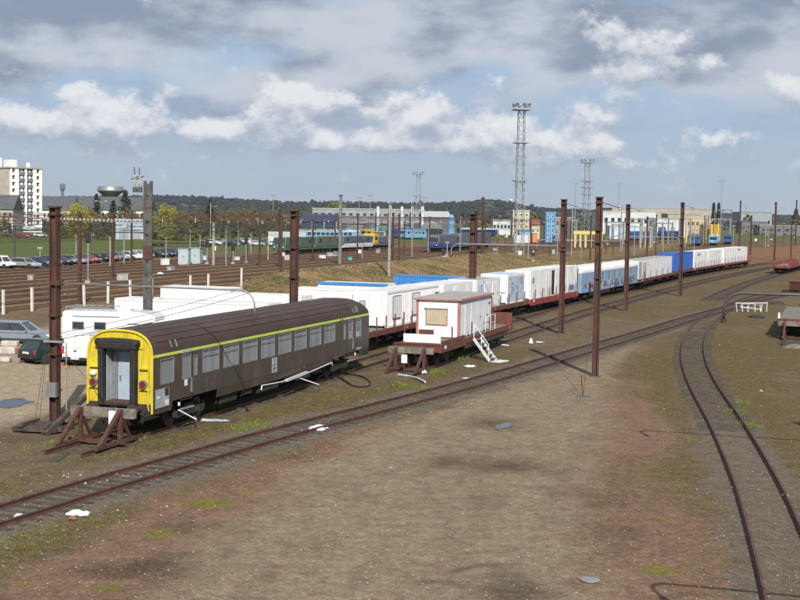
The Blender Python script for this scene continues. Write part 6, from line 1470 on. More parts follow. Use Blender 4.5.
for i, (px, yt, D, lab) in enumerate(((273, 195, 900, 'thin lamp mast above the low pale houses'), (370, 195, 900, 'thin lamp mast above the depot, left one'), (359, 197.5, 950, 'fainter lamp mast beside the depot lamp'), (423.5, 197, 850, 'thin lamp mast right of the slender lattice tower'), (575, 183, 900, 'thin tall lamp mast left of the second lattice tower'), (618.5, 183, 850, 'thin tall lamp mast right of the driveway mast'), (721, 181, 800, 'tall pale lamp mast at the right, above the yellow tanks'), (638, 208, 950, 'low wide lamp mast on the pale hall skyline'), (745.8, 204, 1000, 'thin aerial mast on the right horizon'))):
    p_ = XD(px, D); h_ = HZ(*p_, px, yt); t = thing('lamp_mast', lab, 'lamp mast', (*p_, 0), 0, 'distant lamp masts')
    MB().cyl((0, 0, 0), (0, 0, h_), .35, 8, .16).build('pole', M['galv'], t)
    if i != 8:
        MB().box(-1.9, 1.9, -.2, .2, h_ - .5, h_ - .2).build('cross_bar', M['steel'], t)
        for k in range(4): MB().cbox((-1.7 + k * 1.13, -.3, h_ + .1), (.7, .5, .9)).build('lamp_head', M['steel'], t)
p_ = XD(101, 400); h_ = HZ(*p_, 101, 201); t = thing('street_lamp', 'two-armed pale street lamp before the conifers', 'street lamp', (*p_, 0), 0)
MB().cyl((0, 0, 0), (0, 0, h_ - .6), .12, 8, .08).build('pole', M['galv'], t)
for s in (-1, 1): MB().tube([(0, 0, h_ - .7), (s * .5, 0, h_ - .15), (s * 1.3, 0, h_)], .06, 6).build('arm', M['galv'], t); MB().cbox((s * 1.5, 0, h_), (.6, .25, .15)).build('lamp_head', M['lamp_white'], t)
p_ = XD(516.5, 330); h_ = HZ(*p_, 512, 200); t = thing('street_lamp', 'white-headed street lamp leaning left of the tall lattice tower', 'street lamp', (*p_, 0), 0)
MB().cyl((0, 0, 0), (0, 0, h_ - .8), .13, 8, .08).build('pole', M['galv'], t); MB().tube([(0, 0, h_ - .9), (-.5, 0, h_ - .2), (-1.2, 0, h_)], .06, 6).build('arm', M['galv'], t); MB().cbox((-1.5, 0, h_), (.9, .35, .22)).build('lamp_head', M['lamp_white'], t, bevel=.06)

# ------------------------------------------------------------------ trees
def leaves(mb, c, rad, n, size, r_, drop=0.0):
    for _ in range(n):
        while True:
            d = (r_.uniform(-1, 1), r_.uniform(-1, 1), r_.uniform(-1, 1)); l = math.sqrt(sum(q * q for q in d))
            if .35 < l < 1: break
        p = (c[0] + d[0] * rad[0], c[1] + d[1] * rad[1], c[2] + d[2] * rad[2] - drop * r_.random() * l)
        a, b2 = r_.uniform(0, 6.28), r_.uniform(-1, 1); s = size * r_.uniform(.5, 1.2)
        u = Vector((math.cos(a), math.sin(a), b2)).normalized() * s; v = u.cross(Vector((r_.uniform(-1, 1), r_.uniform(-1, 1), r_.uniform(-.4, 1)))).normalized() * s * .7
        q = Vector(p); mb.add([tuple(q - u), tuple(q + v), tuple(q + u), tuple(q - v)], [(0, 1, 2, 3)])
def tree(label, px, D, yt, wpx, kind, seed, name=None, group='trees beyond the yard', base=0.0):
    r_ = random.Random(seed); p_ = XD(px, D); h_ = HZ(*p_, px, yt); w_ = wpx * D / FPX / 2; nm = name or {'willow': 'willow_tree', 'willow_green': 'willow_tree', 'conifer': 'conifer_tree', 'twig': 'bare_tree', 'shrub': 'bush'}[kind]
    t = thing(nm, label, 'tree' if kind != 'shrub' else 'bush', (*p_, base), r_.uniform(0, 6), group)
    tr = MB().tube([(0, 0, -.3), (r_.uniform(-.3, .3), 0, h_ * .3), (r_.uniform(-.4, .4), r_.uniform(-.3, .3), h_ * .8)], max(.12, h_ * .025), 7, .06)
    for k in range(7):
        a = r_.uniform(0, 6.28); z = h_ * r_.uniform(.15, .6); L_ = w_ * r_.uniform(.5, .9); tr.tube([(0, 0, z), (L_ * .5 * math.cos(a), L_ * .5 * math.sin(a), z + h_ * .12), (L_ * math.cos(a), L_ * math.sin(a), z + h_ * .22)], h_ * .012, 5, .03)
    tr.build('trunk', M['bark'], t); mb = MB(); sz = D * .0011
    if kind == 'conifer':
        n = 26
        for k in range(n):
            f = k / n; z = h_ * (.08 + .92 * f); rr = w_ * (1 - f) ** .8 + .2
            for j in range(5): a = r_.uniform(0, 6.28); q_ = rr * r_.uniform(.3, .8); leaves(mb, (q_ * math.cos(a), q_ * math.sin(a), z), (rr * .4 + .2, rr * .4 + .2, h_ * .05), 9, sz * .9, r_, .5)
    else:
        nc = {'willow': 60, 'willow_green': 54, 'twig': 44, 'shrub': 18}[kind]
        for k in range(nc):
            a = r_.uniform(0, 6.28); f = r_.random(); rr = w_ * math.sqrt(r_.random()) * .82; z = h_ * (.12 + .78 * f * math.sqrt(max(0, 1 - (rr / w_) ** 2)))
            s_ = w_ * r_.uniform(.16, .34); leaves(mb, (rr * math.cos(a), rr * math.sin(a), z), (s_, s_, s_ * (1.0 if kind != 'twig' else 1.3)), {'willow': 210, 'willow_green': 190, 'twig': 85, 'shrub': 80}[kind], sz * (.5 if kind != 'twig' else .36), r_, s_ * .8 if 'willow' in kind else .1)
    mb.build('crown', M[kind], t); return t
tree('large golden willow left of the conifers', 76, 410, 199, 40, 'willow', 1)
tree('greener willow behind the golden one', 90, 440, 203, 26, 'willow_green', 2)
tree('bright yellow willow right of the concrete mast', 168, 400, 202, 38, 'willow', 3)
tree('yellow-green willow half behind the concrete mast', 150, 405, 207, 16, 'willow_green', 4)
tree('dark conifer left of the water tower', 97, 470, 194, 19, 'conifer', 5)
tree('broad dark conifer under the water tower', 125, 440, 189.5, 25, 'conifer', 6)
tree('smaller dark conifer beside the broad one', 113, 455, 200, 14, 'conifer', 7)
tree('dark conifer standing alone right of the concrete mast', 210, 520, 198, 15, 'conifer', 8)
for i, (px, D, yt, w_) in enumerate(((105, 405, 207, 24), (120, 410, 206, 22), (138, 420, 205, 22), (188, 430, 204, 22), (198, 470, 207, 15), (52, 420, 210, 14), (224, 560, 208, 16), (238, 560, 209, 15), (253, 600, 206, 15), (266, 600, 208, 16), (280, 620, 207, 15), (293, 640, 207, 16), (6, 400, 214, 14), (308, 760, 207, 14), (182, 560, 206, 16), (216, 600, 206.5, 16), (231, 640, 206, 14), (246, 660, 207, 15), (273, 690, 207.5, 15), (300, 720, 208, 15), (236, 1000, 206, 16), (252, 1000, 206.5, 16))[:22]):
    tree('bare brown tree, %s of the leafless row before the houses' % words_n[i], px, D, yt, w_, 'twig', 20 + i)
for i, (px, D, yt, w_, kd) in enumerate(((100, 388, 206, 17, 'twig'), (110, 412, 208, 15, 'shrub'), (129, 418, 205, 18, 'twig'), (146, 415, 206, 15, 'willow_green'), (180, 390, 206, 16, 'twig'), (193, 396, 208, 15, 'willow_green'), (204, 410, 207, 14, 'twig'), (60, 395, 208, 14, 'willow_green'))):
    tree('spring thicket tree near the pale blue hut, %s of eight from the left' % words_n[(1, 2, 3, 4, 5, 6, 7, 0)[i]], px, D, yt, w_, kd, 140 + i, 'thicket_tree', 'thicket by the hut')
tree('golden brown tree above the depot canopy', 336, 800, 198.5, 26, 'willow_green', 40)
tree('green tree right of the cream tower building', 533, 640, 207, 12, 'willow_green', 41)
tree('slim dark cypress on the right skyline, left one', 713.5, 900, 203, 5, 'conifer', 42)
tree('slim dark cypress on the right skyline, right one', 718.5, 900, 203, 5, 'conifer', 43)
tree('distant dark tree mass on the right horizon', 748, 1000, 212.5, 14, 'shrub', 44, 'dark_tree')
tree('distant dark pine at the right edge skyline', 796, 1000, 209, 12, 'conifer', 45)
for i in range(12):
    px = 180 + i * 11; tree('low green bush, %s of the hedge line on the meadow edge' % words_n[i], px, 430 + (i % 4) * 14, 224 - (i % 3), 12, 'shrub', 60 + i, group='bushes of the meadow edge')
# ------------------------------------------------------------------ skyline: hills and far wood
prof = [(-260, 196), (-100, 196), (0, 197), (40, 196.5), (80, 197), (150, 195.5), (200, 197), (240, 199.5), (300, 202.5), (340, 201.5), (400, 203.5), (440, 203), (470, 201.5), (488, 199.5), (505, 201), (522, 205), (545, 207.5), (560, 207.5), (600, 209), (650, 209.5), (700, 210.5), (750, 212.5), (800, 213.5), (900, 214), (1100, 214)]
def ridge(px): return np.interp(px, [a for a, b2 in prof], [b2 for a, b2 in prof])
cols_ = np.arange(-260, 1101, 10); mb = MB(); ds = [1500, 1900, 2200, 2500, 2900]
for px in cols_:
    y_ = float(ridge(px)) + 3.2
    for D, f in zip(ds, (0, .45, 1.0, 1.25, .3)):
        p_ = XD(px, D); hz_ = HZ(*XD(px, 2200), px, y_); mb.v.append((*p_, max(-1.5, (hz_ if f <= 1 else hz_) * f - (1.5 if f == 0 else 0))))
for i in range(len(cols_) - 1):
    for j in range(4): a = i * 5 + j; mb.f.append([a, a + 5, a + 6, a + 1]); mb.m.append(0)
structure(mb.build('hills', M['hill'], smooth=True))
r_ = random.Random(77); mb = MB()
for k in range(3600):
    px = r_.uniform(-60, 860); D = r_.choice((1560, 1750, 1900, 2050, 2150, 2220, 2260)) + r_.uniform(-60, 60); f = np.interp(D, ds, (0, .45, 1, 1.25, .3)); p_ = XD(px, D)
    z = HZ(*XD(px, 2200), px, float(ridge(px)) + 3.2) * f - 1; hh = r_.uniform(4.5, 8.5) * (1.35 if r_.random() < .06 else 1) * np.interp(px, (500, 600, 720), (1, .6, .42)); ww = r_.uniform(3, 6.5)
    n = 6; ring_ = []; o = len(mb.v)
    for lv, (q_, zz) in enumerate(((.55, .0), (1.0, .35), (.75, .72))):
        for j in range(n): a = 2 * math.pi * j / n + lv * .5; kk = ww * q_ * r_.uniform(.75, 1.2); mb.v.append((p_[0] + kk * math.cos(a), p_[1] + kk * math.sin(a), z + hh * zz * r_.uniform(.9, 1.1)))
    mb.v.append((p_[0], p_[1], z + hh))
    for lv in range(2):
        for j in range(n): a, b2 = o + lv * n + j, o + lv * n + (j + 1) % n; mb.f.append([a, b2, b2 + n, a + n]); mb.m.append(0)
    for j in range(n): mb.f.append([o + 2 * n + j, o + 2 * n + (j + 1) % n, o + 3 * n]); mb.m.append(0)
stuff(mb.build('distant_woodland', M['forest'], smooth=True))
mb = MB()
for k in range(9000):
    s_, t_ = r_.uniform(108, 262), r_.uniform(44, 65); x_, y_ = ST(s_, t_)
    leaves(mb, (x_, y_, gz_at(x_, y_) + .05), (.5, .5, .07), 3, .085, r_)
for k in range(1500):
    s_, t_ = r_.uniform(70, 330), r_.choice((68.4, 72.9, 77.5, 82.1, 86.7, 91.3, 95.9, 100.5, 105.1, 110)) + r_.gauss(0, .5); x_, y_ = ST(s_, t_)
    leaves(mb, (x_, y_, gz_at(x_, y_) + .03), (.9, .9, .05), 3, .08, r_)
stuff(mb.build('dry_bank_grass', M['bank_grass']))
# mid-distance scrub between yard and houses
mb = MB()
for k in range(260):
    px = r_.uniform(-20, 820); D = r_.uniform(650, 1250); p_ = XD(px, D); hh = r_.uniform(2, 5.5)
    leaves(mb, (p_[0], p_[1], hh * .5), (hh * .8, hh * .8, hh * .55), 26, D * .0011, r_)
stuff(mb.build('distant_scrub', M['twig']))

# ------------------------------------------------------------------ plank wagon, red wagon and frame at the right
pw = flat_wagon('flat wagon with weathered grey planks at the right edge behind a buffer stop', line_R, 106.0, 121.5, .17, 'wagon_red', stakes=4, sill=.30, group=None, floor='black', stake_h=.1)
hl = 7.75
for k in range(44):
    x_ = -hl + .1 + k * (2 * hl - .2) / 44; MB().box(x_ + .01, x_ + .335, -1.33, 1.33, 1.205, 1.262 + (k * 7 % 5) * .004).build('plank', M['old_wood'], pw)
MB().cbox((-hl + .25, 1.35, 1.45), (.15, .15, .5)).build('corner_stake', M['plastic_white'], pw)
p_, h_ = on_line(line_R, 104.7); buffer_stop('low buffer stop of rusty posts before the plank wagon at right', p_, h_, .1)
MB_ = None
for (sa, sb, lab) in ((231.5, 246, 'bright red low-sided wagon at the far right behind the plank wagon'), (247.3, 262, 'second bright red wagon running out of the right edge')):
    w_ = flat_wagon(lab, line_Q, sa, sb, .17, 'bright_red', stakes=8, sill=.42, group='bright red wagons', stake_h=.75)
    for y in (-1.44, 1.44): MB().box(-7.1, 7.1, y - .03, y + .03, 1.27, 1.75).build('side_board', M['bright_red'], w_)
# rusty skip-like structure by the plank wagon
p_ = G(797, 291.5); t = thing('rusty_skip', 'rusty red steel skip at the right edge above the plank wagon', 'skip', (*p_, 0), YA); MB().prism([(-1.8, .2), (-2.2, 1.3), (2.2, 1.3), (1.8, .2)], -.9, .9).build('tub', M['rust'], t); MB().box(-2.3, 2.3, -1, 1, 1.3, 1.4).build('rim', M['wagon_red'], t)
# white tubular frames lying beside the junction
p_ = G(752, 312); t = thing('tubular_trestle', 'tangle of white tubular frames standing beside the track junction', 'trestle', (*p_, 0), .1); r = random.Random(9)
for k in range(5):
    x_ = -1.5 + k * .62; y_ = r.uniform(-.3, .4); h_ = r.uniform(.75, 1.0); le = r.uniform(-.2, .2)
    MB().tube([(x_, y_, 0), (x_ + le, y_, h_), (x_ + .55 + le, y_ + .1, h_ + .02), (x_ + .6, y_ + .1, .02)], .04, 6).build('tube_leg', M['plastic_white'], t)
MB().tube([(-1.7, 0, .85), (1.6, .1, .9)], .04, 6).build('tube_rail', M['plastic_white'], t); MB().tube([(-1.2, .1, .5), (.9, .1, .25)], .04, 6).build('tube_rail', M['plastic_white'], t)
# dark heaps right of the frames
def heap(label, px, py, rx, ry, h_, m_, seed):
    r = random.Random(seed); mb = MB(); n = 14; p_ = G(px, py); o = 0
    for lv, (q_, z) in enumerate(((1, -.05), (.75, .45), (.4, .85))):
        for j in range(n): a = 2 * math.pi * j / n; k = q_ * r.uniform(.8, 1.15); mb.v.append((rx * k * math.cos(a), ry * k * math.sin(a), h_ * z * r.uniform(.85, 1.15)))
    mb.v.append((0, 0, h_))
    for lv in range(2):
        for j in range(n): a, b2 = lv * n + j, lv * n + (j + 1) % n; mb.f.append([a, b2, b2 + n, a + n]); mb.m.append(0)
    for j in range(n): mb.f.append([2 * n + j, 2 * n + (j + 1) % n, 3 * n]); mb.m.append(0)
    o = mb.build('spoil_heap', M[m_]); o.location = (*p_, zg(*p_)); return tag(o, label, 'heap', 'small spoil heaps')
heap('small dark heap below the white tubular frames', 757, 317.5, .9, .9, .28, 'black', 1)
heap('dark heap in the grass between frames and plank wagon', 776, 304, 1.0, 1.6, .35, 'wagon_dark', 2)
heap('straw-coloured heap before the plank wagon buffer stop', 796, 347, .9, .8, .25, 'old_wood', 3)
# ------------------------------------------------------------------ pipes, hoses and litter near the coach
PIPE = ((9.98, 1.10), (14.3, .99), (18.9, 1.26))
def coach_pt(x_, y_, z): c_, s_ = math.cos(YA), math.sin(YA); return (p0[0] + x_ * c_ - y_ * s_, p0[1] + x_ * s_ + y_ * c_, z)
tag(MB().tube([coach_pt(PIPE[0][0], -1.5, PIPE[0][1] - .2), coach_pt(PIPE[0][0] + .05, -1.5, PIPE[0][1]), coach_pt((PIPE[0][0] + PIPE[1][0]) / 2, -1.5, (PIPE[0][1] + PIPE[1][1]) / 2 - .03), coach_pt(*PIPE[1][:1], -1.5, PIPE[1][1]), coach_pt(PIPE[2][0], -1.5, PIPE[2][1]), coach_pt(PIPE[2][0] + .1, -1.5, PIPE[2][1] - .15)], .026, 7).build('white_pipe', M['plastic_white']), 'long white plastic pipe running along the lower side of the coach', 'pipe')
tag(MB().tube([coach_pt(PIPE[1][0], -1.52, PIPE[1][1]), (*G(318.7, 384.5, .55), .55), (*G(320, 386, .3), .05)], .026, 7).build('white_pipe', M['plastic_white']), 'white pipe branching off the coach pipe down to the ground', 'pipe')
tag(MB().box(-1.3, 1.3, -.08, .08, -.05, .05).xf(Matrix.Translation(coach_pt(PIPE[1][0] - .3, -1.58, PIPE[1][1] + .1)) @ Matrix.Rotation(YA, 4, 'Z') @ Matrix.Rotation(-.04, 4, 'Y')).build('grey_gutter', M['gutter']), 'grey-blue gutter piece lying on the white coach pipe', 'gutter')
hp = [G(315, 386), G(322, 379), G(335, 379), G(352, 387), G(366, 387), G(371, 384), G(362, 379), G(347, 377)]
hp = smooth(hp, .4); tag(MB().tube([(x_, y_, gz_at(x_, y_) + .05) for x_, y_ in hp], .045, 6).build('black_hose', M['hose']), 'black hose coiled on the dirt at the far end of the coach', 'hose')
e_ = G(207, 424.5); m_ = G(193, 422); q1, q2 = coach_pt(2.0, -1.46, 1.08), coach_pt(2.7, -1.9, .62)
tag(MB().tube([q1, q2, (m_[0], m_[1], gz_at(*m_) + .16), (e_[0], e_[1], gz_at(*e_) + .05)], .028, 6).build('white_hose', M['plastic_white']), 'white hose dropping from the coach to the ground near the yellow end', 'hose')
def crumple(label, px, py, rx, ry, h_, m_, seed, cat='litter', name='plastic_sheet', group='pieces of litter'):
    r = random.Random(seed); p_ = G(px, py); mb = MB(); n = 7; V_ = []
    for i in range(n):
        for j in range(n):
            u, v = (i / (n - 1) - .5) * 2, (j / (n - 1) - .5) * 2; k = r.uniform(.75, 1.1) * (1 - .25 * abs(u * v)); V_.append((rx * u * k, ry * v * k, .015 + h_ * r.random() * (1 - .8 * max(abs(u), abs(v)) ** 2)))
    fs = [(i * n + j, (i + 1) * n + j, (i + 1) * n + j + 1, i * n + j + 1) for i in range(n - 1) for j in range(n - 1)]
    mb.add(V_, fs); mb.add([(x_, y_, z - .02) for x_, y_, z in V_], [f[::-1] for f in fs]); o = mb.build(name, M[m_]); o.location = (*p_, zg(*p_) + .02); return tag(o, label, cat, group)
crumple('white plastic sheet beside the foreground track, below the coach', 318, 429, .42, .75, .16, 'plastic_white', 1)
crumple('crumpled white plastic by the track at lower left', 78, 515, .38, .28, .14, 'plastic_white', 2)
crumple('grey scrap beside the lower rail at the far left', 18, 518, .14, .18, .12, 'gutter', 3)
crumple('pale sheet lying near the coach at the white hose end', 210, 424, .5, .35, .05, 'gutter', 4)
crumple('pale blue scrap left of that sheet by the hose', 222, 424, .35, .25, .05, 'pale_blue', 14)
crumple('white scrap in the grass below the access steps', 470, 367, .4, .6, .10, 'plastic_white', 5)
crumple('thin white strip in the grass below the cabin wagon', 468, 379, .38, .25, .05, 'plastic_white', 6)
crumple('white bag at the cabin buffer stop', 424, 374, .18, .22, .28, 'plastic_white', 7, name='plastic_bag')
crumple('white sheet by the track right of the access steps', 505, 346, .32, .4, .08, 'plastic_white', 8)
crumple('white bucket-like scrap right of the access steps', 531, 344, .16, .16, .45, 'plastic_white', 9)
crumple('pale sack beyond the white scrap near the driveway mast shadow', 540, 343, .35, .3, .12, 'gutter', 10)
crumple('white stone on the grass right of the curved track', 761, 391, .11, .16, .10, 'chip', 11, 'stone', 'white_stone')
crumple('grey stone beside the right rail in the lower right corner', 785, 496, .12, .14, .12, 'rubble', 12, 'stone', 'grey_stone')
crumple('brown scrap next to the crumpled white plastic', 73, 520, .16, .12, .14, 'brick', 13)
p_ = G(590, 580); o = MB().lathe([(.20, -.02), (.245, .02), (.23, .035), (.05, .03)], (0, 0, 0), 24).build('metal_disc', M['galv']); o.location = (*p_, zg(*p_) + .02); tag(o, 'round pale metal disc lying on the dirt near the bottom', 'disc')
p_ = G(205, 300)
# pallet-like timber pile left of the coach buffers
q = G(42, 430); t = thing('timber_pile', 'pile of old sleepers lying at the foot of the left brown mast', 'timber pile', (*q, 0), R(-12))
for k in range(6): MB().box(-1.0 + (k % 3) * .05, .9 + (k % 2) * .15, -.62 + k * .24, -.42 + k * .24, .02 + (k % 2) * .02, .18 + (k % 3) * .03).build('timber', M['sleeper'], t)
for x_ in (-.6, .5): MB().box(x_ - .1, x_ + .1, -.7, .8, .2, .34).build('cross_timber', M['sleeper'], t)
t = thing('timber_prop', 'long dark timber leaning from the dirt up to the coach buffer beam', 'timber', (*G(78, 428), 0), 0); e = Vector((1.75, 2.6, 1.35)); MB().bar((-.9, -1.6, .0), tuple(Vector((.2, .6, 1.25))), .22, .18).build('baulk', M['sleeper'], t); MB().bar((-1.0, -1.5, .0), (-.7, -1.0, .12), .3, .08).build('shoe', M['sleeper'], t)
# bits by the cabin buffer stop
p_ = G(404, 374); t = thing('ground_frame', 'white painted lever plate at the cabin buffer stop', 'plate', (*p_, 0), YA); MB().box(-.02, .02, -.17, .17, .62, 1.1).build('plate', M['plastic_white'], t); MB().bar((0, 0, 0), (0, 0, .6), .06).build('post', M['rust'], t)
tag(MB().tube([(*G(398, 376), .08), (*G(408, 377), .06), (*G(418, 380), .1), (*G(425, 383), .06)], .06, 6).build('pale_pipe', M['gutter']), 'pale pipe lying in the weeds in front of the cabin wagon', 'pipe')
# ------------------------------------------------------------------ loose stones, chips and weeds
def rock(mb, x_, y_, z, s, r):
    o = len(mb.v); pts = [(1, 0, 0), (-1, 0, 0), (0, 1, 0), (0, -1, 0), (0, 0, .8), (0, 0, -.6)]; a = r.uniform(0, 3)
    for (u, v, w_) in pts: k = s * r.uniform(.6, 1.2); mb.v.append((x_ + k * (u * math.cos(a) - v * math.sin(a)), y_ + k * (u * math.sin(a) + v * math.cos(a)), z + k * w_ * .8))
    for f in ((0, 2, 4), (2, 1, 4), (1, 3, 4), (3, 0, 4), (2, 0, 5), (1, 2, 5), (3, 1, 5), (0, 3, 5)): mb.f.append([o + i for i in f]); mb.m.append(0)
r = random.Random(21)
def along(line, n, lo, hi, smin, smax, mb, z=.03, ymax=130):
    L_ = line[(line[:, 1] < ymax) & (line[:, 1] > 28)]
    for _ in range(n):
        i = r.randrange(1, len(L_) - 1); d = L_[i + 1] - L_[i]; d = d / (np.linalg.norm(d) + 1e-9); w_ = r.uniform(lo, hi) * r.choice((-1, 1)); f = r.random()
        x_, y_ = L_[i][0] - d[1] * w_ + d[0] * f, L_[i][1] + d[0] * w_ + d[1] * f
        if abs(abs(w_) - .752) < .09: continue
        rock(mb, x_, y_, z + r.uniform(0, .02), r.uniform(smin, smax), r)
mb = MB(); along(line_D, 9000, 0, 2.6, .018, .042, mb, -.005, 95); along(line_E, 3500, 0, 1.9, .014, .032, mb, -.008, 75); stuff(mb.build('ballast_stones', M['stone']))
mb = MB(); along(line_D, 200, .0, 4.5, .02, .05, mb, .03, 80); along(line_E, 80, 0, 3.0, .02, .05, mb, .03, 100); along(line_C, 80, 1.6, 4.5, .02, .06, mb, .03); along(line_B, 70, 1.5, 4, .02, .06, mb, .03)
for _ in range(130): p_ = G(r.gauss(78, 30), r.gauss(462, 9)); rock(mb, p_[0], p_[1], .03, r.uniform(.02, .075), r)
for _ in range(260): p_ = G(r.uniform(-10, 810), r.uniform(330, 605)); rock(mb, p_[0], p_[1], .02, r.uniform(.012, .035), r)
stuff(mb.build('white_chips', M['chip']))
for nm_, m_, cnt in (('dark_gravel', 'stone', 9000), ('pale_gravel', 'rubble', 1300), ('red_gravel', 'brick', 3500)):
    mb = MB()
    for _ in range(cnt): p_ = G(r.uniform(-20, 820), 385 + 255 * r.random()); rock(mb, p_[0], p_[1], gz_at(*p_) + .004, r.uniform(.010, .030), r)
    stuff(mb.build(nm_, M[m_]))
def tuft(mb, x_, y_, z, h_, n, r, spread):
    for _ in range(n):
        a = r.uniform(0, 6.28); d = spread * r.random(); bx_, by_ = x_ + d * math.cos(a), y_ + d * math.sin(a); l = h_ * r.uniform(.5, 1.1); w_ = .012 + .01 * r.random(); t_ = r.uniform(0, 6.28); lean = l * r.uniform(.1, .7)
        mb.add([(bx_ - w_ * math.cos(t_), by_ - w_ * math.sin(t_), z), (bx_ + w_ * math.cos(t_), by_ + w_ * math.sin(t_), z), (bx_ + lean * math.cos(a), by_ + lean * math.sin(a), z + l)], [(0, 1, 2)])
gz_cache = GZ
def zgrid(x_, y_):
    i = int(np.clip(np.searchsorted(gy, y_) - 1, 0, ny - 2)); j = int(np.clip(np.searchsorted(gx, x_) - 1, 0, nx - 2)); return float(GZ[i, j])
def gval(a, x_, y_):
    i = int(np.clip(np.searchsorted(gy, y_) - 1, 0, ny - 2)); j = int(np.clip(np.searchsorted(gx, x_) - 1, 0, nx - 2)); return float(a[i, j])
mb = MB(); mb2 = MB(); cnt = 0
for _ in range(60000):
    p_ = G(r.uniform(-20, 820), 318 + 300 * r.random() ** 1.3)
    if p_[1] > 130: continue
    g_ = gval(grs, *p_); m_ = gval(moss, *p_); rd = gval(road, *p_); lt = gval(lot, *p_)
    if m_ > .5 and r.random() < .3: tuft(mb2, p_[0], p_[1], zgrid(*p_) - .01, r.uniform(.01, .03), 4, r, .12)
    elif rd < .3 and lt < .3 and r.random() < max(0, g_ - .35) * .9: tuft(mb, p_[0], p_[1], zgrid(*p_) - .01, r.uniform(.02, .07), 5, r, .14)
stuff(mb.build('dry_grass', M['grass_blade']))
# taller green weeds at known spots
for (px, py, n, h_) in [(212, 412, 60, .35), (225, 409, 50, .3), (343, 371, 60, .35), (333, 373, 40, .3), (362, 368, 40, .25), (400, 385, 30, .3), (455, 360, 70, .4), (462, 357, 40, .4), (241, 428, 40, .2), (255, 426, 40, .18), (20, 533, 40, .07), (8, 543, 30, .07), (55, 527, 26, .06), (40, 532, 20, .05), (85, 522, 20, .06), (28, 452, 18, .08), (735, 412, 40, .18), (748, 425, 40, .2), (742, 402, 40, .15), (435, 373, 50, .3), (420, 388, 30, .2), (195, 421, 30, .2), (180, 425, 20, .2), (690, 440, 20, .12), (140, 442, 30, .25), (60, 447, 30, .15)]:
    p_ = G(px, py)
    for k in range(n): tuft(mb2, p_[0] + r.gauss(0, .28), p_[1] + r.gauss(0, .4), zgrid(*p_) - .01, h_ * r.uniform(.5, 1.1), 6, r, .10)
stuff(mb2.build('green_weeds', M['grass_bright']))

# ------------------------------------------------------------------ more slim posts and trackside boxes of the main yard
def nth(n): return words_n[n - 1] if n <= 20 else ('thirtieth' if n == 30 else ('twenty-' if n < 30 else 'thirty-') + words_n[n % 10 - 1])
thin = [(232, 263, 232, 'rust'), (238, 250, 222, 'galv'), (200, 262, 238, 'galv'), (268, 262, 240, 'concrete'), (298, 266, 246, 'galv'), (330, 258, 240, 'rust'), (362, 260, 246, 'galv'), (404, 256, 236, 'rust'), (428, 254, 226, 'galv'), (447, 258, 244, 'concrete'), (497, 257, 232, 'galv'), (505, 254, 236, 'rust'), (528, 262, 240, 'galv'), (543, 252, 226, 'rust'), (557, 256, 228, 'galv'), (568, 250, 222, 'pole'), (581, 259, 244, 'galv'), (600, 257, 230, 'galv'), (613, 255, 228, 'pole'), (622, 250, 232, 'galv'), (634, 256, 226, 'galv'), (663, 252, 226, 'galv'), (672, 249, 230, 'pole'), (694, 251, 226, 'galv'), (715, 248, 222, 'pole'), (733, 247, 226, 'galv'), (757, 246, 226, 'pole'), (765, 254, 236, 'galv'), (783, 250, 226, 'pole'), (110, 268, 240, 'concrete'), (124, 266, 232, 'galv'), (40, 268, 250, 'galv'), (76, 262, 238, 'galv'), (60, 285, 262, 'concrete'), (166, 262, 240, 'galv'), (190, 258, 232, 'galv')]
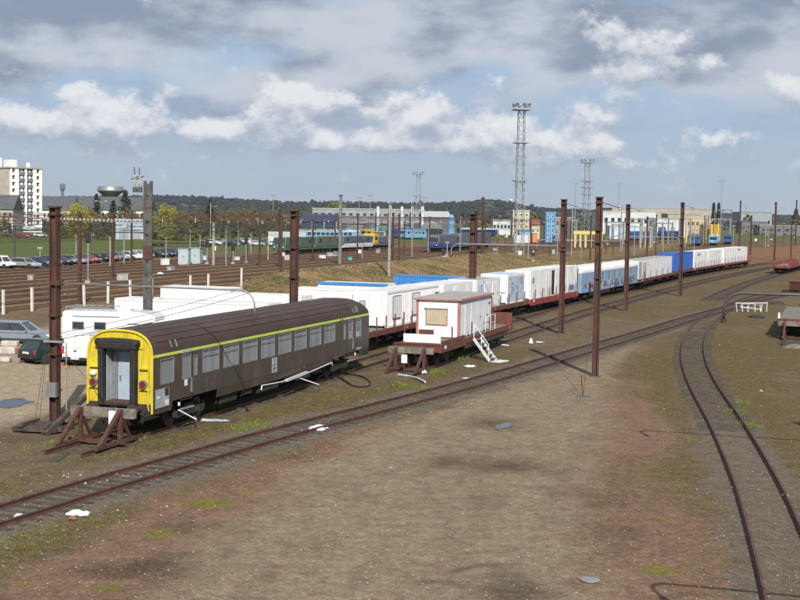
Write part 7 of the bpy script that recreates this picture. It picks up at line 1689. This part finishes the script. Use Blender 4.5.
for i, (px, yb, yt, m_) in enumerate(sorted(thin)):
    p_ = G(px, yb); h_ = HZ(*p_, px, yt); t = thing('slim_post', '%s post between the main lines, %s of the slim posts counted from the left' % ({'rust': 'rusty', 'galv': 'pale grey', 'concrete': 'concrete', 'pole': 'dark brown'}[m_], nth(i + 1)), 'post', (*p_, zg(*p_)), 0, 'slim posts of the main yard')
    MB().cyl((0, 0, -.2), (0, 0, h_), .11, 7, .08).build('shaft', M[m_], t); MB().cbox((0, 0, h_), (.3 if i % 4 else .8, .16, .3)).build('head', M['steel' if i % 2 else m_], t)
boxes = [(31, 283, 'concrete'), (122, 283, 'concrete'), (165, 267, 'plastic_white'), (171, 273, 'concrete'), (205, 262, 'cabinet'), (214, 252, 'plastic_white'), (237, 262, 'plastic_white'), (283, 258, 'plastic_white'), (288, 262, 'concrete'), (322, 260, 'plastic_white'), (330, 258, 'cabinet'), (336, 258, 'concrete'), (350, 262, 'teal'), (359, 255, 'plastic_white'), (378, 255, 'concrete'), (445, 259, 'concrete'), (494, 258, 'concrete'), (506, 238, 'plastic_white'), (495, 252, 'cabinet'), (520, 261, 'plastic_white'), (553, 255, 'concrete'), (607, 246, 'concrete'), (655, 244, 'cabinet'), (756, 241, 'plastic_white'), (771, 240, 'cabinet'), (795, 238, 'plastic_white')]
for i, (px, yb, m_) in enumerate(boxes):
    p_ = G(px, yb); k = .32 + (i * 13 % 7) * .06; t = thing('trackside_box', '%s trackside box between the main lines, %s box from the left' % ({'plastic_white': 'small white', 'cabinet': 'pale blue', 'concrete': 'concrete', 'teal': 'teal'}[m_], nth(sorted(b2[0] for b2 in boxes).index(px) + 1)), 'box', (*p_, zg(*p_)), i * .4, 'trackside boxes')
    MB().box(-k, k, -.35, .35, 0, .55 + (i % 3) * .2).build('case', M[m_], t, bevel=.04); MB().box(-k - .05, k + .05, -.4, .4, .55 + (i % 3) * .2, .63 + (i % 3) * .2).build('lid', M[m_], t)
# ------------------------------------------------------------------ air
hzm = bpy.data.materials.new('haze_air'); hzm.use_nodes = True; N_ = hzm.node_tree.nodes; N_.clear(); o_ = N_.new('ShaderNodeOutputMaterial'); pv = N_.new('ShaderNodeVolumePrincipled')
pv.inputs['Color'].default_value = (.80, .88, 1.0, 1); pv.inputs['Density'].default_value = .00003; pv.inputs['Anisotropy'].default_value = .1; hzm.node_tree.links.new(pv.outputs[0], o_.inputs['Volume'])
stuff(MB().box(-9500, 9500, -3500, 13000, -6, 95).build('haze', hzm))
